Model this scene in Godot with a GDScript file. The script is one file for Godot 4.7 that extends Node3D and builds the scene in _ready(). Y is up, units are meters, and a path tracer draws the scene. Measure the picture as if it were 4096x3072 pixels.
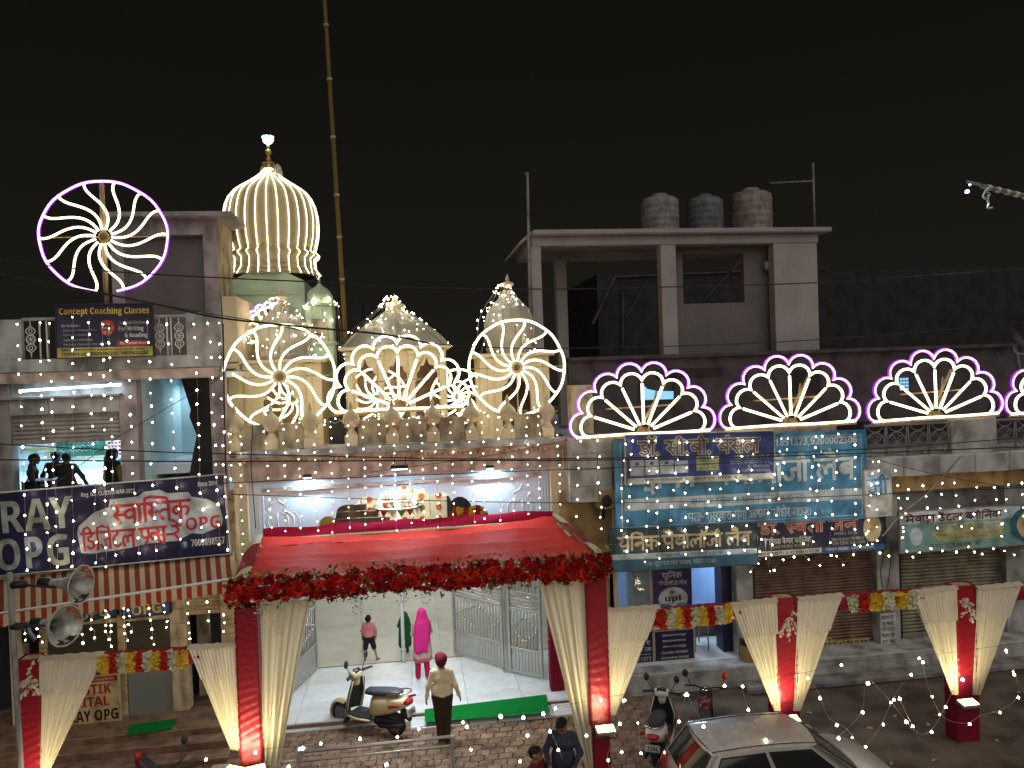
extends Node3D

# A night street with a lit gurdwara: units metres, y up, the street runs along x, the fronts face +z, the viewer stands on a roof across the street at the origin.
var M := {}
var taken := {}
var rng := RandomNumberGenerator.new()
var eye_height := 7.3


func _ready() -> void:
	rng.seed = 20214
	make_view()
	make_materials()
	make_ground()
	make_left_building()
	make_gurdwara()
	make_right_building()
	make_back_buildings()
	make_canopy()
	make_fences()
	make_neon()
	make_signs()
	make_vehicles()
	make_people()
	make_street_things()
	make_wires()
	make_fairy_lights()


func make_view() -> void:
	var cam := Camera3D.new()
	cam.name = "camera"
	cam.fov = 53.65
	cam.near = 0.1
	cam.far = 400.0
	add_child(cam)
	cam.position = Vector3(0, eye_height, 0)
	cam.rotation = Vector3(deg_to_rad(-1.0), deg_to_rad(-7.5), 0)
	cam.rotate_object_local(Vector3(0, 0, 1), deg_to_rad(-1.95))
	cam.current = true
	var sky_mat := ProceduralSkyMaterial.new()
	sky_mat.sky_top_color = Color(0.02, 0.016, 0.012)
	sky_mat.sky_horizon_color = Color(0.08, 0.075, 0.064)
	sky_mat.sky_curve = 0.3
	sky_mat.ground_bottom_color = Color(0.05, 0.045, 0.04)
	sky_mat.ground_horizon_color = Color(0.12, 0.11, 0.09)
	var sky := Sky.new()
	sky.sky_material = sky_mat
	var env := Environment.new()
	env.background_mode = Environment.BG_SKY
	env.sky = sky
	env.tonemap_mode = Environment.TONE_MAPPER_LINEAR
	env.tonemap_exposure = 1.7
	env.sdfgi_enabled = true
	env.ssao_enabled = true
	env.ssil_enabled = true
	var we := WorldEnvironment.new()
	we.name = "night"
	we.environment = env
	add_child(we)
	var sun := DirectionalLight3D.new()   # the glow of the town from the viewer's side of the street
	sun.name = "town_glow"
	sun.light_energy = 0.23
	sun.light_color = Color(1.0, 0.97, 0.93)
	sun.light_angular_distance = 70.0
	sun.shadow_enabled = true
	sun.rotation = Vector3(deg_to_rad(-38), deg_to_rad(12), 0)
	sun.sky_mode = DirectionalLight3D.SKY_MODE_LIGHT_ONLY
	add_child(sun)


# ---------- helpers: naming and nodes ----------
func numbered(called: String) -> String:
	var n: int = taken.get(called, 0)
	taken[called] = n + 1
	return called if n == 0 else "%s_%03d" % [called, n]


func thing(called: String, label: String, category: String, at := Vector3.ZERO, turn := 0.0, group := "") -> Node3D:
	var o := Node3D.new()
	o.name = numbered(called)
	add_child(o)
	o.position = at
	o.rotation.y = turn
	tag(o, label, category, group)
	return o


func tag(o: Node, label: String, category := "", group := "") -> Node:
	o.set_meta("label", label)
	if category:
		o.set_meta("category", category)
	if group:
		o.set_meta("group", group)
	return o


func mesh_of(st: SurfaceTool, m: Material) -> ArrayMesh:
	st.generate_normals()
	st.index()
	var a := st.commit()
	if m:
		a.surface_set_material(0, m)
	return a


func add_mesh(called: String, mesh: Mesh, parent: Node, at := Vector3.ZERO, m: Material = null) -> MeshInstance3D:
	var o := MeshInstance3D.new()
	o.name = numbered(called) if parent == self else called
	o.mesh = mesh
	if m:
		o.material_override = m
	o.position = at
	parent.add_child(o, true)
	return o


func obj(called: String, st: SurfaceTool, m: Material, parent: Node = self) -> MeshInstance3D:   # shape given in the parent's own axes
	return add_mesh(called, mesh_of(st, m), parent)


func objw(called: String, st: SurfaceTool, m: Material, parent: Node) -> MeshInstance3D:   # shape given in world coordinates, under an unturned thing
	var off := Vector3.ZERO
	var p: Node = parent
	while p is Node3D and p != self:
		off -= p.position
		p = p.get_parent()
	return add_mesh(called, mesh_of(st, m), parent, off)


func structure(o: Node, label := "") -> Node:
	o.set_meta("kind", "structure")
	if label:
		o.set_meta("label", label)
	return o


func copy_of(o: Node3D, at: Vector3, turn: float, label := "") -> Node3D:
	var c: Node3D = o.duplicate()
	var base: String = str(o.name)
	if base.length() > 4 and base[base.length() - 4] == "_" and base.right(3).is_valid_int():
		base = base.left(base.length() - 4)
	c.name = numbered(base)
	add_child(c)
	c.position = at
	c.rotation.y = turn
	if label:
		c.set_meta("label", label)
	return c


# ---------- helpers: shapes ----------
func S() -> SurfaceTool:
	var st := SurfaceTool.new()
	st.begin(Mesh.PRIMITIVE_TRIANGLES)
	st.set_smooth_group(-1)
	return st


func tri(st: SurfaceTool, a: Vector3, b: Vector3, c: Vector3) -> void:   # counterclockwise from outside
	st.set_uv(Vector2(0, 0)); st.add_vertex(a); st.add_vertex(c); st.add_vertex(b)


func quad(st: SurfaceTool, a: Vector3, b: Vector3, c: Vector3, d: Vector3) -> void:
	st.set_uv(Vector2(0, 1)); st.add_vertex(a); st.set_uv(Vector2(1, 0)); st.add_vertex(c); st.set_uv(Vector2(1, 1)); st.add_vertex(b)
	st.set_uv(Vector2(0, 1)); st.add_vertex(a); st.set_uv(Vector2(0, 0)); st.add_vertex(d); st.set_uv(Vector2(1, 0)); st.add_vertex(c)


func hexa(st: SurfaceTool, p: Array) -> void:   # 8 corners: 0-3 bottom ring, 4-7 top ring, counterclockwise from above
	quad(st, p[3], p[2], p[1], p[0])
	quad(st, p[4], p[5], p[6], p[7])
	for i in 4:
		var j := (i + 1) % 4
		quad(st, p[i], p[j], p[j + 4], p[i + 4])


func box(st: SurfaceTool, lo: Vector3, hi: Vector3) -> void:
	var a := Vector3(minf(lo.x, hi.x), minf(lo.y, hi.y), minf(lo.z, hi.z))
	var b := Vector3(maxf(lo.x, hi.x), maxf(lo.y, hi.y), maxf(lo.z, hi.z))
	hexa(st, [Vector3(a.x, a.y, b.z), Vector3(b.x, a.y, b.z), Vector3(b.x, a.y, a.z), Vector3(a.x, a.y, a.z), Vector3(a.x, b.y, b.z), Vector3(b.x, b.y, b.z), Vector3(b.x, b.y, a.z), Vector3(a.x, b.y, a.z)])


func bbox(st: SurfaceTool, lo: Vector3, hi: Vector3, c: float) -> void:   # a box with chamfered edges
	var a := Vector3(minf(lo.x, hi.x), minf(lo.y, hi.y), minf(lo.z, hi.z))
	var b := Vector3(maxf(lo.x, hi.x), maxf(lo.y, hi.y), maxf(lo.z, hi.z))
	c = minf(c, 0.45 * minf(b.x - a.x, minf(b.y - a.y, b.z - a.z)))
	var p := func(i: int, j: int, k: int, axis: int) -> Vector3:
		var v := Vector3(b.x if i else a.x, b.y if j else a.y, b.z if k else a.z)
		if axis != 0: v.x += -c if i else c
		if axis != 1: v.y += -c if j else c
		if axis != 2: v.z += -c if k else c
		return v
	for s in 2:
		var r := [[0, 0], [1, 0], [1, 1], [0, 1]]
		var x := []
		var y := []
		var z := []
		for q in r:
			x.append(p.call(s, q[0], q[1], 0)); y.append(p.call(q[1], s, q[0], 1)); z.append(p.call(q[0], q[1], s, 2))
		for f in [x, y, z]:
			if s: quad(st, f[0], f[1], f[2], f[3])
			else: quad(st, f[3], f[2], f[1], f[0])
	for i in 2:
		for j in 2:
			var flip := (i == j)
			var e := [[p.call(i, j, 0, 0), p.call(i, j, 1, 0), p.call(i, j, 1, 1), p.call(i, j, 0, 1)], [p.call(0, i, j, 1), p.call(1, i, j, 1), p.call(1, i, j, 2), p.call(0, i, j, 2)], [p.call(j, 0, i, 2), p.call(j, 1, i, 2), p.call(j, 1, i, 0), p.call(j, 0, i, 0)]]
			for f in e:
				if flip: quad(st, f[3], f[2], f[1], f[0])
				else: quad(st, f[0], f[1], f[2], f[3])
			for k in 2:
				var t := [p.call(i, j, k, 0), p.call(i, j, k, 1), p.call(i, j, k, 2)]
				if (i + j + k) % 2 == 1: tri(st, t[0], t[1], t[2])
				else: tri(st, t[2], t[1], t[0])


func bar(st: SurfaceTool, a: Vector3, b: Vector3, w: float, h := -1.0) -> void:   # a square bar from a to b
	if h < 0: h = w
	var d := (b - a).normalized()
	var s := d.cross(Vector3.UP)
	if s.length() < 0.05: s = Vector3.RIGHT
	s = s.normalized()
	var u := s.cross(d).normalized()
	s *= w / 2
	u *= h / 2
	hexa(st, [a - s - u, a + s - u, a + s + u, a - s + u, b - s - u, b + s - u, b + s + u, b - s + u])


func tube(st: SurfaceTool, pts: Array, r: float, sides := 6, closed := false, r_end := -1.0) -> void:
	st.set_smooth_group(0)
	var n := pts.size()
	var rings := []
	var t0: Vector3 = (pts[1] - pts[0]).normalized()
	var u := t0.cross(Vector3(0.3, 0.9, 0.31)).normalized()
	for i in n:
		var t: Vector3
		if closed: t = (pts[(i + 1) % n] - pts[(i + n - 1) % n]).normalized()
		else: t = (pts[mini(i + 1, n - 1)] - pts[maxi(i - 1, 0)]).normalized()
		u = (u - t * u.dot(t)).normalized()
		var v := t.cross(u)
		var rad := r if r_end < 0 else lerpf(r, r_end, float(i) / (n - 1))
		var ring := []
		for k in sides:
			var a := TAU * k / sides
			ring.append(pts[i] + (u * cos(a) + v * sin(a)) * rad)
		rings.append(ring)
	var m := n if closed else n - 1
	for i in m:
		var p: Array = rings[i]
		var q: Array = rings[(i + 1) % n]
		for k in sides:
			var l := (k + 1) % sides
			quad(st, p[k], p[l], q[l], q[k])
	if not closed:
		for k in range(1, sides - 1):
			tri(st, rings[0][0], rings[0][k + 1], rings[0][k])
			tri(st, rings[n - 1][0], rings[n - 1][k], rings[n - 1][k + 1])
	st.set_smooth_group(-1)


func lathe(st: SurfaceTool, prof: Array, at: Vector3, segs := 16, basis := Basis(), lobes := 0, lobe_depth := 0.0, smooth := true) -> void:   # prof: Vector2(radius, height), upwards
	st.set_smooth_group(0 if smooth else -1)
	for i in prof.size() - 1:
		for k in segs:
			var q := []
			for e in [[i, k], [i, k + 1], [i + 1, k + 1], [i + 1, k]]:
				var a: float = TAU * e[1] / segs
				var r: float = prof[e[0]].x
				if lobes: r *= 1.0 - lobe_depth * (0.5 + 0.5 * cos(a * lobes))
				q.append(at + basis * Vector3(r * sin(a), prof[e[0]].y, r * cos(a)))
			if prof[i].x < 1e-5: tri(st, q[0], q[2], q[3])
			elif prof[i + 1].x < 1e-5: tri(st, q[0], q[1], q[2])
			else: quad(st, q[0], q[1], q[2], q[3])
	st.set_smooth_group(-1)


func prism(st: SurfaceTool, poly: PackedVector2Array, z0: float, z1: float, tf := Transform3D()) -> void:   # a flat outline in x, y with thickness from z0 (back) to z1 (front)
	if Geometry2D.is_polygon_clockwise(poly):
		poly = poly.duplicate()
		poly.reverse()
	var ids := Geometry2D.triangulate_polygon(poly)
	for i in range(0, ids.size(), 3):
		var a := poly[ids[i]]
		var b := poly[ids[i + 1]]
		var c := poly[ids[i + 2]]
		if (b - a).cross(c - a) < 0:
			var s := b
			b = c
			c = s
		tri(st, tf * Vector3(a.x, a.y, z1), tf * Vector3(b.x, b.y, z1), tf * Vector3(c.x, c.y, z1))
		tri(st, tf * Vector3(a.x, a.y, z0), tf * Vector3(c.x, c.y, z0), tf * Vector3(b.x, b.y, z0))
	for i in poly.size():
		var a := poly[i]
		var b := poly[(i + 1) % poly.size()]
		quad(st, tf * Vector3(a.x, a.y, z0), tf * Vector3(b.x, b.y, z0), tf * Vector3(b.x, b.y, z1), tf * Vector3(a.x, a.y, z1))


func sheet(st: SurfaceTool, rows: Array, smooth := true, thick := Vector3.ZERO) -> void:   # rows of points; with a thickness it gets a back
	st.set_smooth_group(0 if smooth else -1)
	var nr := rows.size()
	for i in nr - 1:
		var nc: int = rows[i].size()
		for k in nc - 1:
			for e in [[i, k], [i + 1, k + 1], [i, k + 1], [i, k], [i + 1, k], [i + 1, k + 1]]:
				st.set_uv(Vector2(float(e[1]) / (nc - 1), float(e[0]) / (nr - 1)))
				st.add_vertex(rows[e[0]][e[1]])
	st.set_smooth_group(-1)


func ngon(st: SurfaceTool, c: Vector3, r: float, axis_x: Vector3, axis_y: Vector3, n := 16) -> void:
	for k in n:
		var a := TAU * k / n
		var b := TAU * (k + 1) / n
		tri(st, c, c + (axis_x * cos(a) + axis_y * sin(a)) * r, c + (axis_x * cos(b) + axis_y * sin(b)) * r)


func smooth_line(pts: Array, per := 6) -> Array:   # Catmull-Rom through the points
	var out := []
	var n := pts.size()
	for i in n - 1:
		var p0 = pts[maxi(i - 1, 0)]
		var p1 = pts[i]
		var p2 = pts[i + 1]
		var p3 = pts[mini(i + 2, n - 1)]
		for k in per:
			var t := float(k) / per
			out.append(0.5 * (2.0 * p1 + (p2 - p0) * t + (2.0 * p0 - 5.0 * p1 + 4.0 * p2 - p3) * t * t + (3.0 * p1 - p0 - 3.0 * p2 + p3) * t * t * t))
	out.append(pts[n - 1])
	return out


func sag(a: Vector3, b: Vector3, drop: float, n := 12, jitter := 0.0) -> Array:
	var out := []
	for i in n + 1:
		var t := float(i) / n
		var p := a.lerp(b, t) - Vector3(0, drop * 4 * t * (1 - t), 0)
		if jitter and i > 0 and i < n: p += Vector3(rng.randf_range(-1, 1), rng.randf_range(-1, 1), rng.randf_range(-1, 1)) * jitter
		out.append(p)
	return out


# ---------- materials ----------
func lin(r: float, g: float, b: float) -> Color:
	return Color(r, g, b).linear_to_srgb()


func noise_tex(freq: float, lo: float, hi: float, oct := 4, normal := 0.0, seed_n := 1, size := 512) -> NoiseTexture2D:
	var n := FastNoiseLite.new()
	n.noise_type = FastNoiseLite.TYPE_SIMPLEX_SMOOTH
	n.seed = seed_n
	n.frequency = freq
	n.fractal_octaves = oct
	var t := NoiseTexture2D.new()
	t.width = size
	t.height = size
	t.seamless = true
	t.noise = n
	if normal > 0.0:
		t.as_normal_map = true
		t.bump_strength = normal
	else:
		var g := Gradient.new()
		g.offsets = PackedFloat32Array([0.15, 0.5, 0.85])
		g.colors = PackedColorArray([Color(lo, lo, lo), Color((lo + hi * 2) / 3, (lo + hi * 2) / 3, (lo + hi * 2) / 3), Color(hi, hi, hi)])
		t.color_ramp = g
	return t


func mat(key: String, c: Color, rough := 0.8, metal := 0.0) -> StandardMaterial3D:
	var m := StandardMaterial3D.new()
	m.resource_name = key
	m.albedo_color = c
	m.roughness = rough
	m.metallic = metal
	M[key] = m
	return m


func worn(key: String, c: Color, rough := 0.85, tex := "grime", scale := Vector3(0.5, 0.5, 0.5), bump := "grain", bump_scale := Vector3(2, 2, 2), metal := 0.0, depth := 0.4) -> StandardMaterial3D:
	var m := mat(key, c, rough, metal)
	m.albedo_texture = M[tex]
	m.uv1_triplanar = true
	m.uv1_world_triplanar = true
	m.uv1_scale = scale
	if bump:
		m.normal_enabled = true
		m.normal_texture = M[bump]
		m.normal_scale = depth
	return m


func glow(key: String, c: Color, energy: float) -> StandardMaterial3D:
	var m := mat(key, c, 0.4)
	m.emission_enabled = true
	m.emission = c
	m.emission_energy_multiplier = energy
	return m


func cloth(key: String, c: Color, rough := 0.8, through := 0.0) -> StandardMaterial3D:
	var m := mat(key, c, rough)
	m.cull_mode = BaseMaterial3D.CULL_DISABLED
	m.albedo_texture = M.weave
	m.uv1_triplanar = true
	m.uv1_scale = Vector3(3, 3, 3)
	m.normal_enabled = true
	m.normal_texture = M.crease
	m.normal_scale = 0.35
	m.metallic_specular = 0.15
	if through > 0.0:
		m.backlight_enabled = true
		m.backlight = Color(through, through, through)
	return m


func make_materials() -> void:
	M.grime = noise_tex(0.008, 0.66, 1.0, 6, 0.0, 3)
	M.stain = noise_tex(0.009, 0.62, 1.0, 5, 0.0, 8)
	M.soft = noise_tex(0.006, 0.93, 1.0, 4, 0.0, 5)
	M.grain = noise_tex(0.05, 0, 1, 4, 3.0, 11)
	M.rough_n = noise_tex(0.035, 0, 1, 4, 2.0, 12)
	M.weave = noise_tex(0.06, 0.86, 1.0, 3, 0.0, 15)
	M.crease = noise_tex(0.012, 0, 1, 3, 8.0, 16)
	M.marble_t = noise_tex(0.008, 0.93, 1.0, 6, 0.0, 21)
	worn("asphalt", lin(0.13, 0.1, 0.078), 0.88, "stain", Vector3(0.22, 0.22, 0.22), "rough_n", Vector3.ONE, 0.0, 0.7)
	for i in 4:
		var k: float = [1.0, 0.82, 1.18, 0.92][i]
		worn("paver%d" % i, lin(0.27 * k, 0.165 * k, 0.1 * k), 0.8, "stain", Vector3(0.6, 0.6, 0.6), "grain")
	worn("joint", lin(0.05, 0.035, 0.025), 0.95)
	worn("brown_stone", lin(0.24, 0.145, 0.09), 0.6, "grime", Vector3(0.5, 0.5, 0.5))
	for i in 3:
		var k: float = [1.0, 0.93, 1.05][i]
		worn("marble%d" % i, lin(0.62 * k, 0.63 * k, 0.63 * k), 0.32, "marble_t", Vector3(0.7, 0.7, 0.7), "")
	worn("tan_tile", lin(0.44, 0.41, 0.34), 0.35, "soft", Vector3(0.4, 0.4, 0.4), "")
	worn("tan_tile1", lin(0.42, 0.39, 0.32), 0.35, "soft", Vector3(0.4, 0.4, 0.4), "")
	worn("concrete", lin(0.44, 0.45, 0.45), 0.9, "stain", Vector3(0.35, 0.22, 0.35), "rough_n")
	worn("concrete_dark", lin(0.26, 0.24, 0.24), 0.9, "stain", Vector3(0.35, 0.2, 0.35), "rough_n")
	worn("pink_plaster", lin(0.52, 0.42, 0.37), 0.85, "grime", Vector3(0.5, 0.3, 0.5))
	worn("lilac_plaster", lin(0.36, 0.31, 0.33), 0.85, "grime", Vector3(0.4, 0.25, 0.4))
	worn("white_plaster", lin(0.58, 0.64, 0.73), 0.8, "soft", Vector3(0.2, 0.15, 0.2), "", Vector3.ONE, 0.0, 0.2)
	worn("cream_plaster", lin(0.58, 0.5, 0.34), 0.8, "soft", Vector3(0.5, 0.2, 0.5))
	worn("dome_cream", lin(0.36, 0.3, 0.18), 0.75, "soft", Vector3(0.5, 0.2, 0.5))
	worn("dome_grey", lin(0.4, 0.37, 0.3), 0.75, "soft", Vector3(0.6, 0.6, 0.6))
	worn("cream_dark", lin(0.5, 0.42, 0.28), 0.8, "stain", Vector3(0.5, 0.25, 0.5))
	worn("mint_plaster", lin(0.42, 0.55, 0.38), 0.8, "soft", Vector3(0.5, 0.3, 0.5))
	worn("ochre", lin(0.42, 0.27, 0.11), 0.85, "grime", Vector3(0.5, 0.3, 0.5))
	worn("old_white", lin(0.44, 0.44, 0.42), 0.9, "stain", Vector3(0.3, 0.2, 0.3), "grain")
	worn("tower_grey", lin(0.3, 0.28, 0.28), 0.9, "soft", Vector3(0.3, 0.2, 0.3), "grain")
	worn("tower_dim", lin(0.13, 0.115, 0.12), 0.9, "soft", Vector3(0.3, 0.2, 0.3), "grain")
	worn("back_dark", lin(0.022, 0.02, 0.022), 0.9, "grime", Vector3(0.3, 0.2, 0.3), "")
	worn("back_wall", lin(0.07, 0.057, 0.062), 0.9, "grime", Vector3(0.3, 0.2, 0.3), "grain")
	worn("room_wall", lin(0.5, 0.66, 0.72), 0.8, "soft", Vector3(0.4, 0.4, 0.4), "")
	worn("lab_wall", lin(0.3, 0.45, 0.72), 0.7, "soft", Vector3(0.4, 0.4, 0.4), "")
	worn("yellow_tile", lin(0.55, 0.42, 0.22), 0.45, "grime", Vector3(0.6, 0.6, 0.6))
	worn("wood_cream", lin(0.6, 0.47, 0.3), 0.6, "grime", Vector3(0.8, 0.3, 0.8))
	worn("shutter_brown", lin(0.2, 0.115, 0.08), 0.6, "stain", Vector3(0.5, 0.5, 0.5), "grain", Vector3.ONE, 0.1)
	worn("shutter_grey", lin(0.3, 0.27, 0.19), 0.55, "stain", Vector3(0.5, 0.5, 0.5), "grain", Vector3.ONE, 0.3)
	worn("shutter_pale", lin(0.33, 0.31, 0.29), 0.55, "grime", Vector3(0.5, 0.5, 0.5), "grain", Vector3.ONE, 0.2)
	worn("iron_dark", lin(0.03, 0.03, 0.032), 0.6, "soft", Vector3.ONE, "", Vector3.ONE, 0.5)
	worn("iron_grey", lin(0.2, 0.2, 0.22), 0.5, "soft", Vector3.ONE, "", Vector3.ONE, 0.3)
	worn("steel", lin(0.45, 0.44, 0.41), 0.3, "soft", Vector3.ONE, "", Vector3.ONE, 0.5)
	worn("white_iron", lin(0.62, 0.62, 0.6), 0.5, "soft", Vector3.ONE, "")
	worn("bamboo", lin(0.38, 0.27, 0.13), 0.7, "grime", Vector3(2, 0.5, 2))
	worn("tank", lin(0.27, 0.25, 0.25), 0.7, "stain", Vector3(0.9, 0.5, 0.9), "grain")
	worn("tank_dark", lin(0.15, 0.15, 0.165), 0.7, "stain", Vector3(0.9, 0.5, 0.9), "grain")
	worn("tank_pink", lin(0.29, 0.24, 0.22), 0.7, "stain", Vector3(0.9, 0.5, 0.9), "grain")
	worn("aluminium", lin(0.6, 0.59, 0.56), 0.4, "grime", Vector3(2, 2, 2), "", Vector3.ONE, 0.35)
	mat("black", lin(0.012, 0.012, 0.012), 0.6)
	mat("rubber", lin(0.02, 0.02, 0.02), 0.8)
	mat("wire", lin(0.015, 0.013, 0.012), 0.7)
	mat("white_cord", lin(0.3, 0.25, 0.2), 0.7)
	mat("gold", lin(0.55, 0.36, 0.1), 0.35, 0.6)
	mat("white_paint", lin(0.75, 0.75, 0.74), 0.5)
	mat("green_mat", lin(0.008, 0.15, 0.03), 0.95).metallic_specular = 0.05
	mat("dark_glass", lin(0.02, 0.02, 0.022), 0.06)
	mat("shop_glass", lin(0.07, 0.062, 0.045), 0.12)
	mat("door_grey", lin(0.17, 0.185, 0.165), 0.5)
	mat("red_lens", lin(0.45, 0.02, 0.02), 0.2)
	mat("chrome", lin(0.7, 0.7, 0.7), 0.15, 1.0)
	var g := mat("pane", Color(0.8, 0.9, 0.95, 0.12), 0.03)
	g.metallic_specular = 0.2
	g.transparency = BaseMaterial3D.TRANSPARENCY_ALPHA
	cloth("chiffon", lin(0.8, 0.74, 0.57), 0.75, 0.7)
	cloth("chiffon_top", lin(0.68, 0.62, 0.53), 0.8, 0.4)
	var satin := cloth("satin", lin(0.25, 0.01, 0.022), 0.38, 0.1)
	satin.metallic_specular = 0.4
	satin.rim_enabled = true
	satin.rim = 0.3
	satin.rim_tint = 1.0
	cloth("tent_red", lin(0.6, 0.045, 0.035), 0.6, 0.4)
	cloth("maroon", lin(0.2, 0.012, 0.03), 0.5, 0.1)
	cloth("magenta", lin(0.42, 0.02, 0.07), 0.5, 0.1)
	cloth("cream_cloth", lin(0.6, 0.52, 0.4), 0.8, 0.3)
	for i in 4:
		cloth("rose%d" % i, [lin(0.5, 0.014, 0.012), lin(0.36, 0.008, 0.012), lin(0.62, 0.035, 0.015), lin(0.25, 0.006, 0.012)][i], 0.55, 0.1)
	cloth("petal_yellow", lin(0.75, 0.5, 0.05), 0.6, 0.2)
	cloth("petal_cream", lin(0.62, 0.62, 0.42), 0.6, 0.2)
	cloth("petal_white", lin(0.75, 0.68, 0.55), 0.6, 0.2)
	cloth("petal_red", lin(0.5, 0.03, 0.02), 0.6, 0.2)
	cloth("leaf_pale", lin(0.3, 0.34, 0.15), 0.6, 0.3)
	cloth("leaf_green", lin(0.1, 0.17, 0.06), 0.6, 0.3)
	cloth("flag_cloth", lin(0.17, 0.12, 0.04), 0.7)
	mat("tinsel", lin(0.5, 0.62, 0.58), 0.3, 0.5)
	glow("led_warm", Color(1.0, 0.86, 0.62), 5.0)
	glow("led_white", Color(1.0, 0.94, 0.78), 2.3)
	glow("led_lilac", Color(1.0, 0.78, 1.0), 1.6)
	glow("led_purple", Color(0.6, 0.06, 0.9), 0.9)
	glow("bulb_glow", Color(1.0, 0.93, 0.8), 42.0)
	glow("bulb_glow_dim", Color(1.0, 0.88, 0.68), 16.0)
	glow("bulb_glow_pale", Color(0.95, 0.96, 1.0), 30.0)
	glow("lamp_glow", Color(1.0, 0.93, 0.8), 5.0)
	glow("tube_glow", Color(0.85, 0.95, 1.0), 3.0)
	glow("flood_glow", Color(1.0, 0.86, 0.5), 9.0)
	glow("cool_glow", Color(0.7, 0.9, 1.0), 6.0)
	glow("lit_window", Color(0.45, 0.68, 0.8), 0.75)
	for n in ["blue:0.015,0.012,0.06", "navy:0.012,0.012,0.05", "white:0.56,0.58,0.56", "letter_grey:0.36,0.4,0.36", "yellow:0.72,0.5,0.05", "yellow_band:0.5,0.42,0.1", "red:0.42,0.02,0.025", "sky:0.05,0.23,0.42", "sky_pale:0.42,0.5,0.56", "sky_text:0.48,0.58,0.63", "teal_dark:0.02,0.05,0.06", "teal:0.03,0.13,0.2", "cream:0.5,0.42,0.26", "mint:0.16,0.3,0.3", "black:0.015,0.012,0.012", "purple:0.05,0.015,0.14", "brown:0.17,0.1,0.06", "orange:0.55,0.1,0.03", "banner:0.04,0.07,0.25", "photo:0.42,0.47,0.5", "box:0.4,0.42,0.18", "board_cream:0.62,0.47,0.23", "chalk:0.02,0.12,0.09", "deep_blue:0.02,0.07,0.25"]:
		var kv: PackedStringArray = n.split(":")
		var q := kv[1].split_floats(",")
		var m := mat("ink_" + kv[0], lin(q[0], q[1], q[2]), 0.45)
		m.albedo_texture = M.grime
		m.uv1_triplanar = true
		m.uv1_world_triplanar = true
		m.uv1_scale = Vector3(0.45, 0.45, 0.45)
		m.normal_enabled = true
		m.normal_texture = M.crease
		m.normal_scale = 0.2



# ---------- the setting: ground, pavement, forecourt ----------
func wavy_paver(w: float, h: float, gap: float, amp: float, seed_n: int) -> ArrayMesh:
	var r := RandomNumberGenerator.new()
	r.seed = seed_n
	var pts := PackedVector2Array()
	var n := 8
	for i in n: pts.append(Vector2(-w / 2 + w * i / n, -h / 2 + gap + amp * sin(TAU * 2 * i / n)))
	for i in n: pts.append(Vector2(w / 2 - gap + amp * sin(TAU * i / n), -h / 2 + h * i / n))
	for i in n: pts.append(Vector2(w / 2 - w * i / n, h / 2 - gap + amp * sin(TAU * 2 * (n - i) / n)))
	for i in n: pts.append(Vector2(-w / 2 + gap + amp * sin(TAU * (n - i) / n), h / 2 - h * i / n))
	var st := S()
	var top := 0.03
	var inner := []
	var outer := []
	var base := []
	for p in pts:
		var q: Vector2 = p * 0.95
		inner.append(Vector3(q.x, top + 0.004 * r.randf(), q.y)); outer.append(Vector3(p.x * 0.99, top - 0.008, p.y * 0.985)); base.append(Vector3(p.x * 0.99, 0, p.y * 0.985))
	var m := pts.size()
	var c := Vector3(0, top + 0.002, 0)
	for i in m:
		var j := (i + 1) % m
		tri(st, c, inner[j], inner[i])
		quad(st, inner[i], inner[j], outer[j], outer[i])
		quad(st, outer[i], outer[j], base[j], base[i])
	return mesh_of(st, null)


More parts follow.
